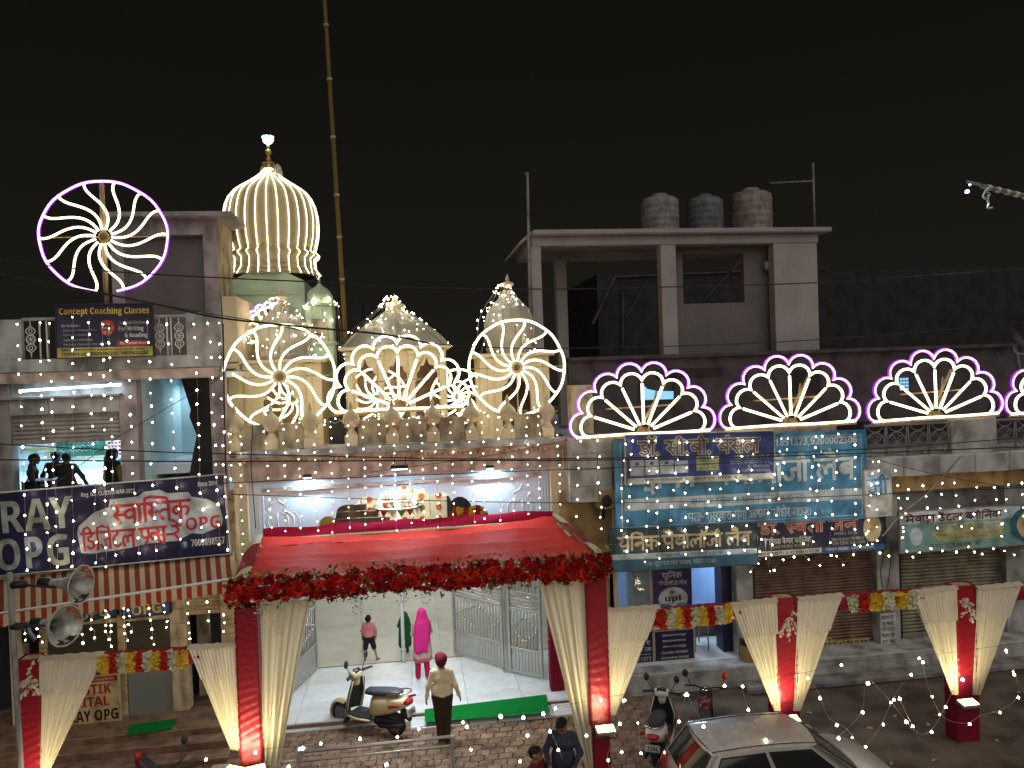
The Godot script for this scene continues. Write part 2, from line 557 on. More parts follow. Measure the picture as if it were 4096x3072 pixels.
func make_ground() -> void:
	var st := S()
	var rows := []
	for i in 41:
		var row := []
		for k in 41: row.append(Vector3(-100 + 5.0 * k, 0, -150 + 5.0 * i))
		rows.append(row)
	sheet(st, rows)
	structure(obj("ground", st, M.asphalt), "dusty brown asphalt and packed earth of the street")
	# pavement of wavy interlocking blocks
	st = S()
	sheet(st, [[Vector3(-4.3, 0.006, -12.0), Vector3(5.0, 0.006, -12.0)], [Vector3(-4.3, 0.006, -16.2), Vector3(5.0, 0.006, -16.2)]])
	var pave := obj("pavement", st, M.joint)
	structure(pave, "pavement of brown wavy interlocking paving blocks before the gate")
	var kinds := []
	for i in 3: kinds.append(wavy_paver(0.27, 0.21, 0.006, 0.014, i))
	var spots := []
	for j in 20:
		for i in 36:
			var x := -4.3 + 0.27 * (i + 0.5 * (j % 2))
			var z := -16.05 + 0.21 * j
			if x > 4.95: continue
			spots.append(Vector3(x, 0.002, z))
	spots.sort_custom(func(a, b): return absf(a.x) * 0.6 - a.z * 0.0 + absf(a.z + 14.2) * 1.4 < absf(b.x) * 0.6 + absf(b.z + 14.2) * 1.4)
	var rest := []
	for i in spots.size():
		var tf: Vector3 = spots[i] + Vector3(0, rng.randf_range(-0.004, 0.004), 0)
		if i < 300:
			var o := add_mesh("paving_block", kinds[rng.randi() % 3], pave, tf, M["paver%d" % (rng.randi() % 4)])
			o.rotation = Vector3(rng.randf_range(-0.012, 0.012), rng.randf_range(-0.012, 0.012), rng.randf_range(-0.012, 0.012))
		else: rest.append(tf)
	var mm := MultiMesh.new()
	mm.transform_format = MultiMesh.TRANSFORM_3D
	mm.mesh = kinds[0]
	mm.instance_count = rest.size()
	for i in rest.size(): mm.set_instance_transform(i, Transform3D(Basis(), rest[i]))
	var mi := MultiMeshInstance3D.new()
	mi.name = "more_paving_blocks"
	mi.multimesh = mm
	mi.material_override = M.paver1
	mi.set_meta("kind", "stuff")
	pave.add_child(mi)
	# marble forecourt of the gurdwara, its slabs laid one by one, with a brown riser and a lower ribbed step
	st = S()
	box(st, Vector3(-3.9, 0, -19.05), Vector3(3.45, 0.115, -16.08))
	var fc := obj("forecourt", st, M.brown_stone)
	structure(fc, "white marble slab forecourt at the gate")
	var slab_m := []
	var sx := 1.2
	var sz := 0.99
	st = S()
	bbox(st, Vector3(0.004, 0, 0.004), Vector3(sx - 0.004, 0.035, sz - 0.004), 0.004)
	var slab := mesh_of(st, null)
	for j in 3:
		for i in 6:
			var o := add_mesh("marble_slab", slab, fc, Vector3(-3.85 + sx * i, 0.115, -19.04 + sz * j), M["marble%d" % (rng.randi() % 3)])
			o.scale = Vector3(1, 1, 1)
	st = S()
	bbox(st, Vector3(0, 0, 0), Vector3(0.58, 0.07, 0.07), 0.008)
	var rib := mesh_of(st, null)
	for i in 6:
		for j in 7:
			add_mesh("step_tile", rib, fc, Vector3(-0.28 + 0.6 * i, 0.005 - 0.0 * j, -16.06 + 0.078 * j), M["marble%d" % ((i + j) % 3)])
	st = S()
	bbox(st, Vector3(-3.9, 0.0, -16.07), Vector3(-0.3, 0.05, -15.93), 0.01)
	obj("kerb_strip", st, M.old_white, fc)
	# inner floor of tan tiles
	st = S()
	sheet(st, [[Vector3(-5.5, 0.14, -19.07), Vector3(5.5, 0.14, -19.07)], [Vector3(-5.5, 0.14, -31), Vector3(5.5, 0.14, -31)]])
	var fl := obj("hall_floor", st, M.joint)
	structure(fl, "polished tan tile floor of the hall behind the gate")
	st = S()
	bbox(st, Vector3(0.002, 0, 0.002), Vector3(0.998, 0.014, 0.998), 0.002)
	var tl := mesh_of(st, null)
	for j in 11:
		for i in 11:
			add_mesh("floor_tile", tl, fl, Vector3(-5.5 + i, 0.14, -20.08 - j), M["tan_tile" if rng.randf() < 0.6 else "tan_tile1"])



# ---------- the building on the left: clinic below, coaching class above ----------
func multi_slats(parent: Node, x0: float, x1: float, y0: float, y1: float, z: float, pitch: float, m: Material) -> void:
	var st := S()
	st.set_smooth_group(0)
	var pr := [Vector2(0, 0), Vector2(0.012, 0.1), Vector2(0.026, 0.3), Vector2(0.026, 0.62), Vector2(0.01, 0.86), Vector2(0, 0.97)]
	var rows := []
	for p in pr: rows.append([Vector3(x0, p.y * pitch, p.x), Vector3(x1, p.y * pitch, p.x)])
	rows.reverse()
	sheet(st, rows)
	var me := mesh_of(st, null)
	var n := int((y1 - y0) / pitch)
	for i in n: add_mesh("slat", me, parent, Vector3(0, y0 + pitch * i, z), m)
	st = S()
	box(st, Vector3(x0, y0 - 0.02, z - 0.03), Vector3(x1, y1, z - 0.006))
	obj("backing", st, m, parent)


func iron_spindle(st: SurfaceTool, c: Vector3, h: float, w: float) -> void:   # a cast iron ornament: pointed ends, loops, a rosette
	for s in [-1, 1]:
		tube(st, [c + Vector3(0, s * h * 0.5, 0), c + Vector3(0, s * h * 0.34, 0)], 0.011, 5)
		for k in [-1, 1]:
			tube(st, smooth_line([c + Vector3(0, s * h * 0.36, 0), c + Vector3(k * w * 0.5, s * h * 0.24, 0), c + Vector3(k * w * 0.32, s * h * 0.15, 0), c + Vector3(0, s * h * 0.13, 0)], 4), 0.012, 5)
			tube(st, smooth_line([c + Vector3(0, s * h * 0.30, 0), c + Vector3(k * w * 0.2, s * h * 0.22, 0), c + Vector3(0, s * h * 0.17, 0)], 3), 0.009, 5)
	var ring := []
	for k in 14: ring.append(c + Vector3(w * 0.5 * cos(TAU * k / 14), h * 0.12 * sin(TAU * k / 14), 0))
	tube(st, ring, 0.012, 5, true)
	for k in 4: tube(st, [c - Vector3(w * 0.45 * cos(PI * k / 4), h * 0.11 * sin(PI * k / 4), 0), c + Vector3(w * 0.45 * cos(PI * k / 4), h * 0.11 * sin(PI * k / 4), 0)], 0.008, 5)


func make_left_building() -> void:
	var b := thing("coaching_building", "grey two-storey building on the left with a lit classroom above a striped awning", "building", Vector3(-8, 0, -17))
	var st: SurfaceTool
	var zp := -16.3
	var xr: float = -3.866
	var xl := -13.0
	var yt: float = 8.656
	var yb: float = 7.596
	var yo: float = 7.853
	var ox0: float = -7.685
	var ox1: float = -4.55
	# parapet: two solid piers, a lower band and a top rail, the gap filled with iron ornaments
	st = S()
	bbox(st, Vector3(xl, yb, zp - 0.14), Vector3(xr, yo, zp), 0.012)
	bbox(st, Vector3(xl, yo - 0.002, zp - 0.14), Vector3(ox0, yt, zp - 0.002), 0.012)
	bbox(st, Vector3(ox1, yo - 0.002, zp - 0.14), Vector3(xr, yt + 0.06, zp - 0.002), 0.012)
	objw("parapet", st, M.concrete, b)
	st = S()
	bbox(st, Vector3(ox0 - 0.0, yt - 0.03, zp - 0.13), Vector3(ox1, yt + 0.03, zp - 0.03), 0.01)
	objw("top_rail", st, M.concrete, b)
	for px in [-7.541, -5.082, -4.703]:
		st = S()
		iron_spindle(st, Vector3(px, (yo + yt) / 2, zp - 0.07), yt - yo - 0.06, 0.17)
		objw("iron_ornament", st, M.white_iron, b)
	for px in [-7.368, -7.238, -4.938, -4.857]:
		st = S()
		tube(st, [Vector3(px, yo, zp - 0.07), Vector3(px, yt - 0.03, zp - 0.07)], 0.018, 6)
		objw("iron_bar", st, M.white_iron, b)
	st = S()
	box(st, Vector3(ox0 - 0.5, yo - 0.3, -18.6), Vector3(ox1 + 0.5, yo - 0.28, zp - 0.15))
	objw("terrace_floor", st, M.concrete_dark, b)
	# slab, beam
	var ys: float = 7.455
	st = S()
	bbox(st, Vector3(xl, yb - 0.22, -16.62), Vector3(xr - 0.14, yb - 0.004, zp - 0.03), 0.015)
	objw("beam", st, M.pink_plaster, b)
	# classroom shell
	var fy: float = 5.15
	var ry: float = yb - 0.22
	var x0: float = -8.833
	var x1: float = -5.941
	var sx0: float = -5.614
	var sx1: float = -4.18
	st = S()
	box(st, Vector3(xl, fy - 0.15, -21.2), Vector3(xr, fy, -16.55))
	objw("classroom_floor", st, M.room_wall, b)
	st = S()
	box(st, Vector3(xl, ry, -21.2), Vector3(xr, ry + 0.12, -16.63))
	objw("classroom_ceiling", st, M.white_plaster, b)
	st = S()
	box(st, Vector3(xl, fy, -21.2), Vector3(xr, ry, -21.05))
	objw("classroom_wall", st, M.room_wall, b)
	st = S()
	box(st, Vector3(x1 + 0.02, fy, -21.05), Vector3(sx0 - 0.02, ry, -16.62))
	objw("party_wall", st, M.room_wall, b)
	var yl: float = 7.029
	var ysh: float = 6.735
	var y_open: float = 6.232
	# panelled fascia above the shutter
	st = S()
	for i in 3:
		var a: float = lerpf(x0 - 1.4, x1 + 0.06, i / 3.0)
		var c: float = lerpf(x0 - 1.4, x1 + 0.06, (i + 1) / 3.0)
		bbox(st, Vector3(a + 0.006, ysh, -16.7), Vector3(c - 0.006, yl + 0.02, -16.5), 0.008)
	objw("fascia", st, M.concrete, b)
	st = S()
	bbox(st, Vector3(x0 - 1.4, yl + 0.025, -16.62), Vector3(x1 + 0.06, yl + 0.085, -16.34), 0.01)
	objw("ledge", st, M.concrete_dark, b)
	st = S()
	box(st, Vector3(x0 - 1.4, yl + 0.08, -16.75), Vector3(sx0 - 0.02, ry, -16.6))
	objw("upper_wall", st, M.concrete, b)
	var sh := Node3D.new()
	sh.name = "rolling_shutter"
	b.add_child(sh, true)
	sh.position = -b.position
	multi_slats(sh, -8.078, x1 - 0.05, y_open, ysh, -16.62, 0.085, M.shutter_pale)
	st = S()
	bbox(st, Vector3(-8.085, y_open - 0.09, -16.66), Vector3(x1 - 0.04, y_open + 0.0, -16.57), 0.012)
	obj("bottom_rail", st, M.shutter_pale, sh)
	# jambs and pillars
	for e in [[-8.78, -8.057, "concrete_dark"], [x1 - 0.03, sx0, "lilac_plaster"], [sx1, xr - 0.02, "lilac_plaster"]]:
		st = S()
		bbox(st, Vector3(e[0], fy - 0.2, -16.78), Vector3(e[1], ry + 0.001, -16.48), 0.012)
		objw("pillar", st, M[e[2]], b)
	# stair flight seen through the right bay
	st = S()
	var pts := PackedVector2Array([Vector2(-5.015, 7.434), Vector2(-4.822, 6.687), Vector2(-4.857, 6.536), Vector2(-4.719, 6.123), Vector2(-4.824, 5.67), Vector2(-4.97, 4.915), Vector2(-4.328, 4.88), Vector2(-4.229, 7.407)])
	prism(st, pts, -18.6, -17.4)
	objw("stair_flight", st, M.back_dark, b)
	st = S()
	box(st, Vector3(sx0 - 0.02, fy, -19.6), Vector3(sx1 + 0.1, ry, -19.5))
	box(st, Vector3(sx0 + 0.9, fy, -19.5), Vector3(sx0 + 0.96, fy + 2.05, -19.42))
	objw("stair_wall", st, M.room_wall, b)
	# tube lamp on the ledge
	st = S()
	tube(st, [Vector3(-7.81, 7.23, -16.4), Vector3(-5.88, 7.29, -16.4)], 0.028, 8)
	objw("tube_light", st, M.tube_glow, b)
	var la := AreaLight3D.new()
	la.name = "tube_lamp_light"
	la.area_size = Vector2(1.9, 0.05)
	la.light_energy = 0.35
	la.light_color = Color(0.85, 0.95, 1.0)
	la.shadow_enabled = true
	b.add_child(la)
	la.position = Vector3(-6.84, 7.22, -16.33) - b.position
	la.rotation.x = deg_to_rad(-70)
	# classroom lamps
	st = S()
	for lx in [-8.0, -6.6]:
		tube(st, [Vector3(lx - 0.6, ry - 0.09, -19.3), Vector3(lx + 0.6, ry - 0.09, -19.3)], 0.03, 8)
	objw("ceiling_tube_light", st, M.tube_glow, b)
	for e in [[-7.3, 1.6, 16.0], [(sx0 + sx1) / 2 - 0.1, 0.5, 0.9]]:
		var cl := AreaLight3D.new()
		cl.name = "classroom_lamp_light"
		cl.area_size = Vector2(e[1], 0.3)
		cl.light_energy = e[2]
		cl.light_color = Color(0.86, 0.96, 1.0)
		cl.shadow_enabled = true
		b.add_child(cl)
		cl.position = Vector3(e[0], ry - 0.16, -19.3) - b.position
		cl.rotation.x = deg_to_rad(-90)
	# things on the classroom wall
	var cb := thing("chalkboard", "green chalkboard with white chalk writing on the classroom wall", "chalkboard", Vector3(-8.62, 5.8, -21.02))
	st = S()
	bbox(st, Vector3(-0.72, -0.34, -0.02), Vector3(0.72, 0.3, 0.015), 0.01)
	obj("board", st, M.ink_chalk, cb)
	st = S()
	for e in [[-0.75, -0.37, 0.75, -0.34], [-0.75, 0.3, 0.75, 0.33], [-0.75, -0.34, -0.72, 0.3], [0.72, -0.34, 0.75, 0.3]]:
		box(st, Vector3(e[0], e[1], -0.02), Vector3(e[2], e[3], 0.025))
	obj("frame", st, M.wood_cream, cb)
	st = S()
	for k in 3:
		var line := []
		for i in 26: line.append(Vector3(-0.6 + 0.035 * i + 0.1 * k, -0.18 + 0.11 * k + 0.035 * sin(i * 1.9 + k) * (1 if i % 7 else 0), 0.02))
		tube(st, line, 0.006, 4)
	obj("chalk_writing", st, M.ink_white, cb)
	var ch := thing("wall_chart", "white wall chart with a green band on the classroom wall", "chart", Vector3(-9.6, 5.81, -21.02))
	st = S()
	box(st, Vector3(-0.42, -0.2, 0), Vector3(0.42, 0.34, 0.02))
	obj("paper", st, M.ink_white, ch)
	st = S()
	box(st, Vector3(-0.38, -0.15, 0.02), Vector3(0.38, -0.09, 0.026))
	obj("green_band", st, M.leaf_pale, ch)
	st = S()
	for i in 4: box(st, Vector3(-0.36 + 0.19 * i, 0.02, 0.02), Vector3(-0.24 + 0.19 * i, 0.12, 0.026))
	obj("print", st, M.ink_deep_blue, ch)
	var cal := thing("wall_calendar", "white calendar with rows of dates at the right of the classroom wall", "calendar", Vector3(-5.19, 5.86, -21.02) + Vector3(-0.0, 0, 0))
	cal.position = Vector3(-7.64, 5.71, -20.95)
	st = S()
	box(st, Vector3(-0.3, -0.35, 0), Vector3(0.3, 0.42, 0.015))
	obj("paper", st, M.ink_white, cal)
	st = S()
	for j in 5:
		for i in 6: box(st, Vector3(-0.25 + 0.085 * i, -0.25 + 0.1 * j, 0.015), Vector3(-0.2 + 0.085 * i, -0.2 + 0.1 * j, 0.02))
	obj("print", st, M.ink_red, cal)
	# rear stair tower
	st = S()
	var tz := -19.6
	var tx0: float = -7.134
	var tx1: float = -4.651
	var ty1: float = 11.289
	box(st, Vector3(tx0, 6.2, -22.3), Vector3(tx1, ty1, tz))
	var tower := thing("stair_tower", "plain lilac-grey roof tower behind the purple light wheel", "building", Vector3((tx0 + tx1) / 2, 6.2, -21))
	# frame of the front: raised border round a sunk panel
	st = S()
	var ix0: float = -6.847
	var ix1: float = -4.98
	var iy1: float = 10.909
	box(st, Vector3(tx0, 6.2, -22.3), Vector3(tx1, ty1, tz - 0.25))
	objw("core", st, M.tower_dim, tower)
	st = S()
	box(st, Vector3(tx0, 6.2, tz - 0.249), Vector3(ix0, ty1, tz))
	box(st, Vector3(ix1, 6.2, tz - 0.249), Vector3(tx1, ty1, tz))
	box(st, Vector3(ix0, iy1, tz - 0.249), Vector3(ix1, ty1, tz))
	objw("front_frame", st, M.lilac_plaster, tower)
	st = S()
	box(st, Vector3(tx1 + 0.001, 6.2, -22.3), Vector3(tx1 + 0.03, ty1, tz + 0.001))
	objw("side_wall", st, M.cream_dark, tower)
	st = S()
	bbox(st, Vector3(tx0 - 0.1, ty1, -22.6), Vector3(tx1 + 0.45, ty1 + 0.13, tz + 0.35), 0.02)
	objw("roof_slab", st, M.lilac_plaster, tower)
	# ---- ground floor clinic ----
	var gz := -16.6
	var py := 0.42
	st = S()
	bbox(st, Vector3(xl, 0.0, -17.5), Vector3(-3.75, py, -15.7), 0.02)
	bbox(st, Vector3(xl, 0.0, -15.695), Vector3(-3.75, py - 0.13, -15.35), 0.02)
	bbox(st, Vector3(xl, 0.0, -15.345), Vector3(-3.75, py - 0.28, -14.95), 0.02)
	objw("stone_step", st, M.brown_stone, b)
	st = S()
	box(st, Vector3(xl, 0.3, -17.6), Vector3(-3.8, fy - 0.16, -17.45))
	objw("shop_back_wall", st, M.back_dark, b)
	st = S()
	box(st, Vector3(xl, 3.131, -17.45), Vector3(-3.8, fy - 0.16, -16.62))
	objw("shop_lintel", st, M.yellow_tile, b)
	# tiled piers of the shop front
	for e in [[-8.3, -8.056, "cream_plaster"], [-7.74, -7.599, "yellow_tile"], [-6.224, -6.079, "yellow_tile"], [-5.185, -4.853, "wood_cream"], [-4.166, -3.772, "yellow_tile"]]:
		var a: float = e[0]
		var c: float = e[1]
		var n := 10
		for i in n:
			var y0 := lerpf(py, 3.5, float(i) / n)
			var y1 := lerpf(py, 3.5, float(i + 1) / n)
			st = S()
			bbox(st, Vector3(a, y0 + 0.003, gz - 0.25), Vector3(c, y1 - 0.003, gz + 0.04), 0.008)
			objw("pier_tile", st, M[e[2]], b)
	for e in [[-7.599, -6.224], [-6.079, -5.185]]:
		st = S()
		box(st, Vector3(e[0], 2.4 - 0.02, gz - 0.1), Vector3(e[1], 2.4 + 0.06, gz + 0.02))
		objw("transom", st, M.wood_cream, b)
		st = S()
		box(st, Vector3(e[0], py, gz - 0.06), Vector3(e[1], 3.3, gz - 0.04))
		objw("shop_glass", st, M.shop_glass, b)
	st = S()
	box(st, Vector3(-6.061, py, gz - 0.03), Vector3(-5.194, 1.397, gz + 0.0))
	objw("door", st, M.door_grey, b)
	# right bay with a half-raised shutter
	st = S()
	box(st, Vector3(-4.853, py, gz - 0.75), Vector3(-4.166, 3.4, gz - 0.7))
	objw("bay_back", st, M.cream_dark, b)
	st = S()
	box(st, Vector3(-4.538, py, gz - 0.68), Vector3(-4.203, 2.366, gz - 0.6))
	objw("bay_door", st, M.back_dark, b)
	var s2 := Node3D.new()
	s2.name = "bay_shutter"
	b.add_child(s2, true)
	s2.position = -b.position
	multi_slats(s2, -4.872, -4.184, 2.426, 3.04, gz - 0.02, 0.08, M.yellow_tile)
	# x-ray picture poster on the far left of the front
	var xp := thing("foot_picture", "dark picture of a pale foot bone hung by the clinic door", "picture", Vector3(-7.86, 2.37, -16.52))
	st = S()
	box(st, Vector3(-0.17, -0.25, -0.02), Vector3(0.17, 0.25, 0.01))
	obj("panel", st, M.ink_black, xp)
	st = S()
	tube(st, smooth_line([Vector3(0.0, 0.22, 0.014), Vector3(-0.02, 0.0, 0.014), Vector3(0.02, -0.1, 0.014), Vector3(0.1, -0.2, 0.014)], 5), 0.035, 6, false, 0.05)
	obj("bone", st, M.ink_sky_pale, xp)
	var gm := thing("green_mat", "small green grass mat lying crooked at the clinic door", "mat", Vector3(-5.38, 0.43, -15.9))
	gm.rotation.y = 0.12
	st = S()
	bbox(st, Vector3(-0.44, 0, -0.2), Vector3(0.4, 0.025, 0.24), 0.006)
	obj("mat_pile", st, M.green_mat, gm)
	make_awning()


func make_awning() -> void:
	var a := thing("striped_awning", "maroon and beige striped shop awning with a scalloped valance", "awning", Vector3(-5.52, 3.48, -14.7))
	var tl: Vector3 = Vector3(-8.99, 3.54, -15.75)
	var tr: Vector3 = Vector3(-3.64, 3.93, -15.75)
	var bl: Vector3 = Vector3(-8.45, 3.16, -14.75)
	var br: Vector3 = Vector3(-3.38, 3.59, -14.75)
	var n := 56
	var dark := S()
	var pale := S()
	var vd := S()
	var vp := S()
	for i in n:
		var st := dark if i % 2 == 0 else pale
		var rows := []
		for j in 7:
			var v := j / 6.0
			var row := []
			for k in 3:
				var u := (i + k / 2.0) / n
				row.append(tl.lerp(tr, u).lerp(bl.lerp(br, u), v) - Vector3(0, 0.07 * sin(PI * v) + 0.012 * sin(u * 40 + v * 3), 0))
			rows.append(row)
		sheet(st, rows)
		var sv := vd if i % 2 == 0 else vp
		rows = []
		for j in 3:
			var row := []
			for k in 3:
				var u := (i + k / 2.0) / n
				var drop := 0.2 + (0.035 * absf(sin(u * n * PI / 2.0)))
				row.append(bl.lerp(br, u) + Vector3(0, -0.02 - drop * j / 2.0, 0.02 + 0.015 * sin(u * 70)))
			rows.append(row)
		sheet(sv, rows)
	cloth("awning_dark", lin(0.15, 0.036, 0.028), 0.8, 0.2)
	cloth("awning_pale", lin(0.34, 0.27, 0.18), 0.8, 0.2)
	cloth("valance_red", lin(0.4, 0.05, 0.03), 0.8, 0.3)
	cloth("valance_pale", lin(0.6, 0.5, 0.34), 0.8, 0.3)
	objw("dark_stripes", dark, M.awning_dark, a)
	objw("pale_stripes", pale, M.awning_pale, a)
	objw("valance_red_stripes", vd, M.valance_red, a)
	objw("valance_pale_stripes", vp, M.valance_pale, a)
	var st := S()
	tube(st, [bl + Vector3(0, 0.0, 0.01), br + Vector3(0, 0.0, 0.01)], 0.025, 6)
	objw("front_rail", st, M.white_iron, a)
	for u in [0.22, 0.55, 0.985]:
		st = S()
		tube(st, [bl.lerp(br, u) + Vector3(0, -0.03, -0.02), tl.lerp(tr, u) + Vector3(0, -0.45, -0.3)], 0.016, 5)
		objw("awning_arm", st, M.white_iron, a)



# ---------- the gurdwara in the middle ----------
func cusped(cx: float, y0: float, w: float, h: float) -> PackedVector2Array:   # outline of a cusped arch opening, from its left foot over the top to its right foot
	var p := PackedVector2Array()
	var hw := w / 2
	p.append(Vector2(cx - hw, y0))
	var prof := [[1.0, 0.62], [0.98, 0.72], [0.78, 0.75], [0.8, 0.84], [0.58, 0.87], [0.5, 0.93], [0.24, 0.93], [0.12, 0.97], [0.0, 1.04]]
	for e in prof: p.append(Vector2(cx - hw * e[0], y0 + h * e[1]))
	for i in range(prof.size() - 2, -1, -1): p.append(Vector2(cx + hw * prof[i][0], y0 + h * prof[i][1]))
	p.append(Vector2(cx + hw, y0))
	return p


func wall_with_arches(st: SurfaceTool, x0: float, x1: float, y0: float, y1: float, arches: Array, z0: float, z1: float) -> void:   # arches: outlines that start and end at y0, left to right
	var poly := PackedVector2Array([Vector2(x0, y0)])
	for a in arches:
		for v in a: poly.append(v)
	poly.append(Vector2(x1, y0)); poly.append(Vector2(x1, y1)); poly.append(Vector2(x0, y1))
	prism(st, poly, z0, z1)


func onion(r: float, h: float) -> Array:   # profile of a small onion dome on its collar
	var out := []
	for e in [[0.9, 0.0], [1.0, 0.06], [1.0, 0.09], [0.9, 0.1], [0.98, 0.2], [1.03, 0.32], [1.0, 0.45], [0.88, 0.57], [0.66, 0.68], [0.42, 0.77], [0.22, 0.86], [0.1, 0.94], [0.06, 1.0]]: out.append(Vector2(r * e[0], h * e[1]))
	return out


func finial(st: SurfaceTool, at: Vector3, s: float) -> void:
	var prof := []
	for e in [[0.0, 0.0], [0.5, 0.0], [0.4, 0.2], [0.25, 0.3], [0.55, 0.5], [0.6, 0.7], [0.3, 0.9], [0.2, 1.0], [0.4, 1.15], [0.42, 1.3], [0.2, 1.5], [0.0, 2.1]]: prof.append(Vector2(e[0] * s, e[1] * s))
	lathe(st, prof, at, 10)


func lotus_leaves(st: SurfaceTool, at: Vector3, r: float, h: float, n: int, flare: float) -> void:   # a ring of turned-out leaves
	for k in n:
		var a := TAU * (k + 0.5) / n
		var rows := []
		for j in 5:
			var v := j / 4.0
			var row := []
			var w: float = (1.0 - v * v) * 0.9 * PI / n
			var rr := r * (1.0 + flare * v * v)
			for i in 3:
				var b: float = a + w * (i - 1)
				row.append(at + Vector3(rr * sin(b), h * v - (0.12 * h * v if i == 1 else 0.0) , rr * cos(b)))
			rows.append(row)
		rows.reverse()
		sheet(st, rows)


func make_gurdwara() -> void:
	var g := thing("gurdwara", "cream gurdwara with lit domes, roof pavilions and a wide gate under the red tent", "building", Vector3(-0.2, 0, -17.2))
	var st := S()
	var zw := -17.2
	var xl: float = -3.656
	var xr: float = 3.087
	var yt: float = 5.086
	# front wall with the many-lobed arch over the gate
	var arch := PackedVector2Array([Vector2(-3.25, 0), Vector2(-3.25, 3.4), Vector2(-2.192, 3.867), Vector2(-2.176, 4.031), Vector2(-2.121, 4.141), Vector2(-2.019, 4.207), Vector2(-1.918, 4.212), Vector2(-1.838, 4.186), Vector2(-1.81, 4.143), Vector2(-1.785, 4.276), Vector2(-1.72, 4.386), Vector2(-1.648, 4.423), Vector2(-1.556, 4.449), Vector2(-1.425, 4.452), Vector2(-1.344, 4.427), Vector2(-1.313, 4.446), Vector2(-1.249, 4.545), Vector2(-1.155, 4.602), Vector2(-1.063, 4.608), Vector2(-0.963, 4.571), Vector2(-0.894, 4.494), Vector2(-0.829, 4.595), Vector2(-0.703, 4.692), Vector2(-0.548, 4.735), Vector2(-0.393, 4.758), Vector2(-0.33, 4.786), Vector2(-0.277, 4.835), Vector2(-0.217, 4.78), Vector2(-0.084, 4.731), Vector2(0.07, 4.702), Vector2(0.202, 4.642), Vector2(0.293, 4.564), Vector2(0.333, 4.509), Vector2(0.387, 4.58), Vector2(0.482, 4.606), Vector2(0.597, 4.61), Vector2(0.689, 4.563), Vector2(0.759, 4.475), Vector2(0.788, 4.389), Vector2(0.842, 4.449), Vector2(0.928, 4.487), Vector2(1.033, 4.481), Vector2(1.136, 4.422), Vector2(1.217, 4.323), Vector2(1.246, 4.247), Vector2(1.32, 4.275), Vector2(1.415, 4.269), Vector2(1.519, 4.21), Vector2(1.601, 4.121), Vector2(1.64, 4.034), Vector2(1.655, 3.842), Vector2(2.95, 3.4), Vector2(2.95, 0)])
	wall_with_arches(st, xl, xr, 0, yt, [arch], -17.45, zw)
	objw("front_wall", st, M.white_plaster, g)
	# sloping ledge across the wall
	st = S()
	bar(st, Vector3(-3.34, 4.86, -17.17), Vector3(2.88, 4.91, -17.17), 0.06, 0.075)
	objw("ledge", st, M.pink_plaster, g)
	# beam, dentils, cornice
	var yc0: float = 5.708
	var xa: float = -3.73
	var xb: float = 3.433
	st = S()
	bbox(st, Vector3(xa + 0.05, yt, -17.6), Vector3(xb - 0.1, yc0 - 0.16, -17.02), 0.012)
	objw("beam", st, M.pink_plaster, g)
	var n := 62
	st = S()
	lathe(st, [Vector2(0, -0.07), Vector2(0.024, -0.055), Vector2(0.034, -0.03), Vector2(0.036, 0)], Vector3.ZERO, 7)
	var dentil := mesh_of(st, M.cream_dark)
	for i in n: add_mesh("dentil", dentil, g, Vector3(lerpf(xa + 0.1, xb - 0.15, float(i) / (n - 1)), yc0 - 0.16, -16.93) - g.position)
	st = S()
	bbox(st, Vector3(xa, yc0 - 0.158, -17.6), Vector3(xb, yc0 - 0.09, -16.86), 0.012)
	objw("cornice_moulding", st, M.cream_dark, g)
	st = S()
	bbox(st, Vector3(xa - 0.05, yc0 - 0.088, -17.6), Vector3(xb + 0.03, yc0 + 0.06, -16.78), 0.015)
	objw("cornice", st, M.concrete, g)
	# side pilasters
	for e in [[-4.019, -3.614], [3.05, 3.48]]:
		st = S()
		bbox(st, Vector3(e[0], 0, -17.6), Vector3(e[1], yc0 + 0.06, -17.04), 0.015)
		objw("pilaster", st, M.cream_plaster, g)
	for e in [[-3.415, -3.376, -3.327], [2.81, 2.875, 2.94, 3.004]]:
		for x in e:
			st = S()
			bbox(st, Vector3(x - 0.02, 2.0, -17.19), Vector3(x + 0.02, 4.898, -17.16), 0.008)
			objw("reeded_strip", st, M.white_plaster, g)
	# raised emblems on the wall: a drop-shaped lotus outline round two curved blades and a ring
	for c in [Vector3(-3.03, 4.25, -17.21), Vector3(2.41, 4.25, -17.21)]:
		st = S()
		for s in [-1, 1]:
			tube(st, smooth_line([c + Vector3(0, 0.44, 0), c + Vector3(s * 0.06, 0.34, 0), c + Vector3(s * 0.2, 0.25, 0), c + Vector3(s * 0.14, 0.16, 0), c + Vector3(s * 0.32, 0.02, 0), c + Vector3(s * 0.33, -0.2, 0), c + Vector3(s * 0.2, -0.42, 0)], 5), 0.022, 6)
			tube(st, smooth_line([c + Vector3(s * 0.08, 0.12, 0), c + Vector3(s * 0.2, 0.0, 0), c + Vector3(s * 0.2, -0.16, 0), c + Vector3(s * 0.08, -0.32, 0)], 5), 0.02, 6)
			tube(st, smooth_line([c + Vector3(s * 0.34, 0.12, 0), c + Vector3(s * 0.46, -0.06, 0), c + Vector3(s * 0.46, -0.34, 0)], 5), 0.016, 6)
		tube(st, [c + Vector3(0, 0.1, 0), c + Vector3(0, -0.4, 0)], 0.022, 6)
		objw("emblem_relief", st, M.white_plaster, g)
	# hall inside
	st = S()
	box(st, Vector3(-5.6, 0, -31.1), Vector3(5.6, 5.3, -31))
	box(st, Vector3(-5.7, 0, -31), Vector3(-5.6, 5.3, -17.46))
	box(st, Vector3(5.6, 0, -31), Vector3(5.7, 5.3, -17.46))
	objw("hall_wall", st, M.tan_tile, g)
	st = S()
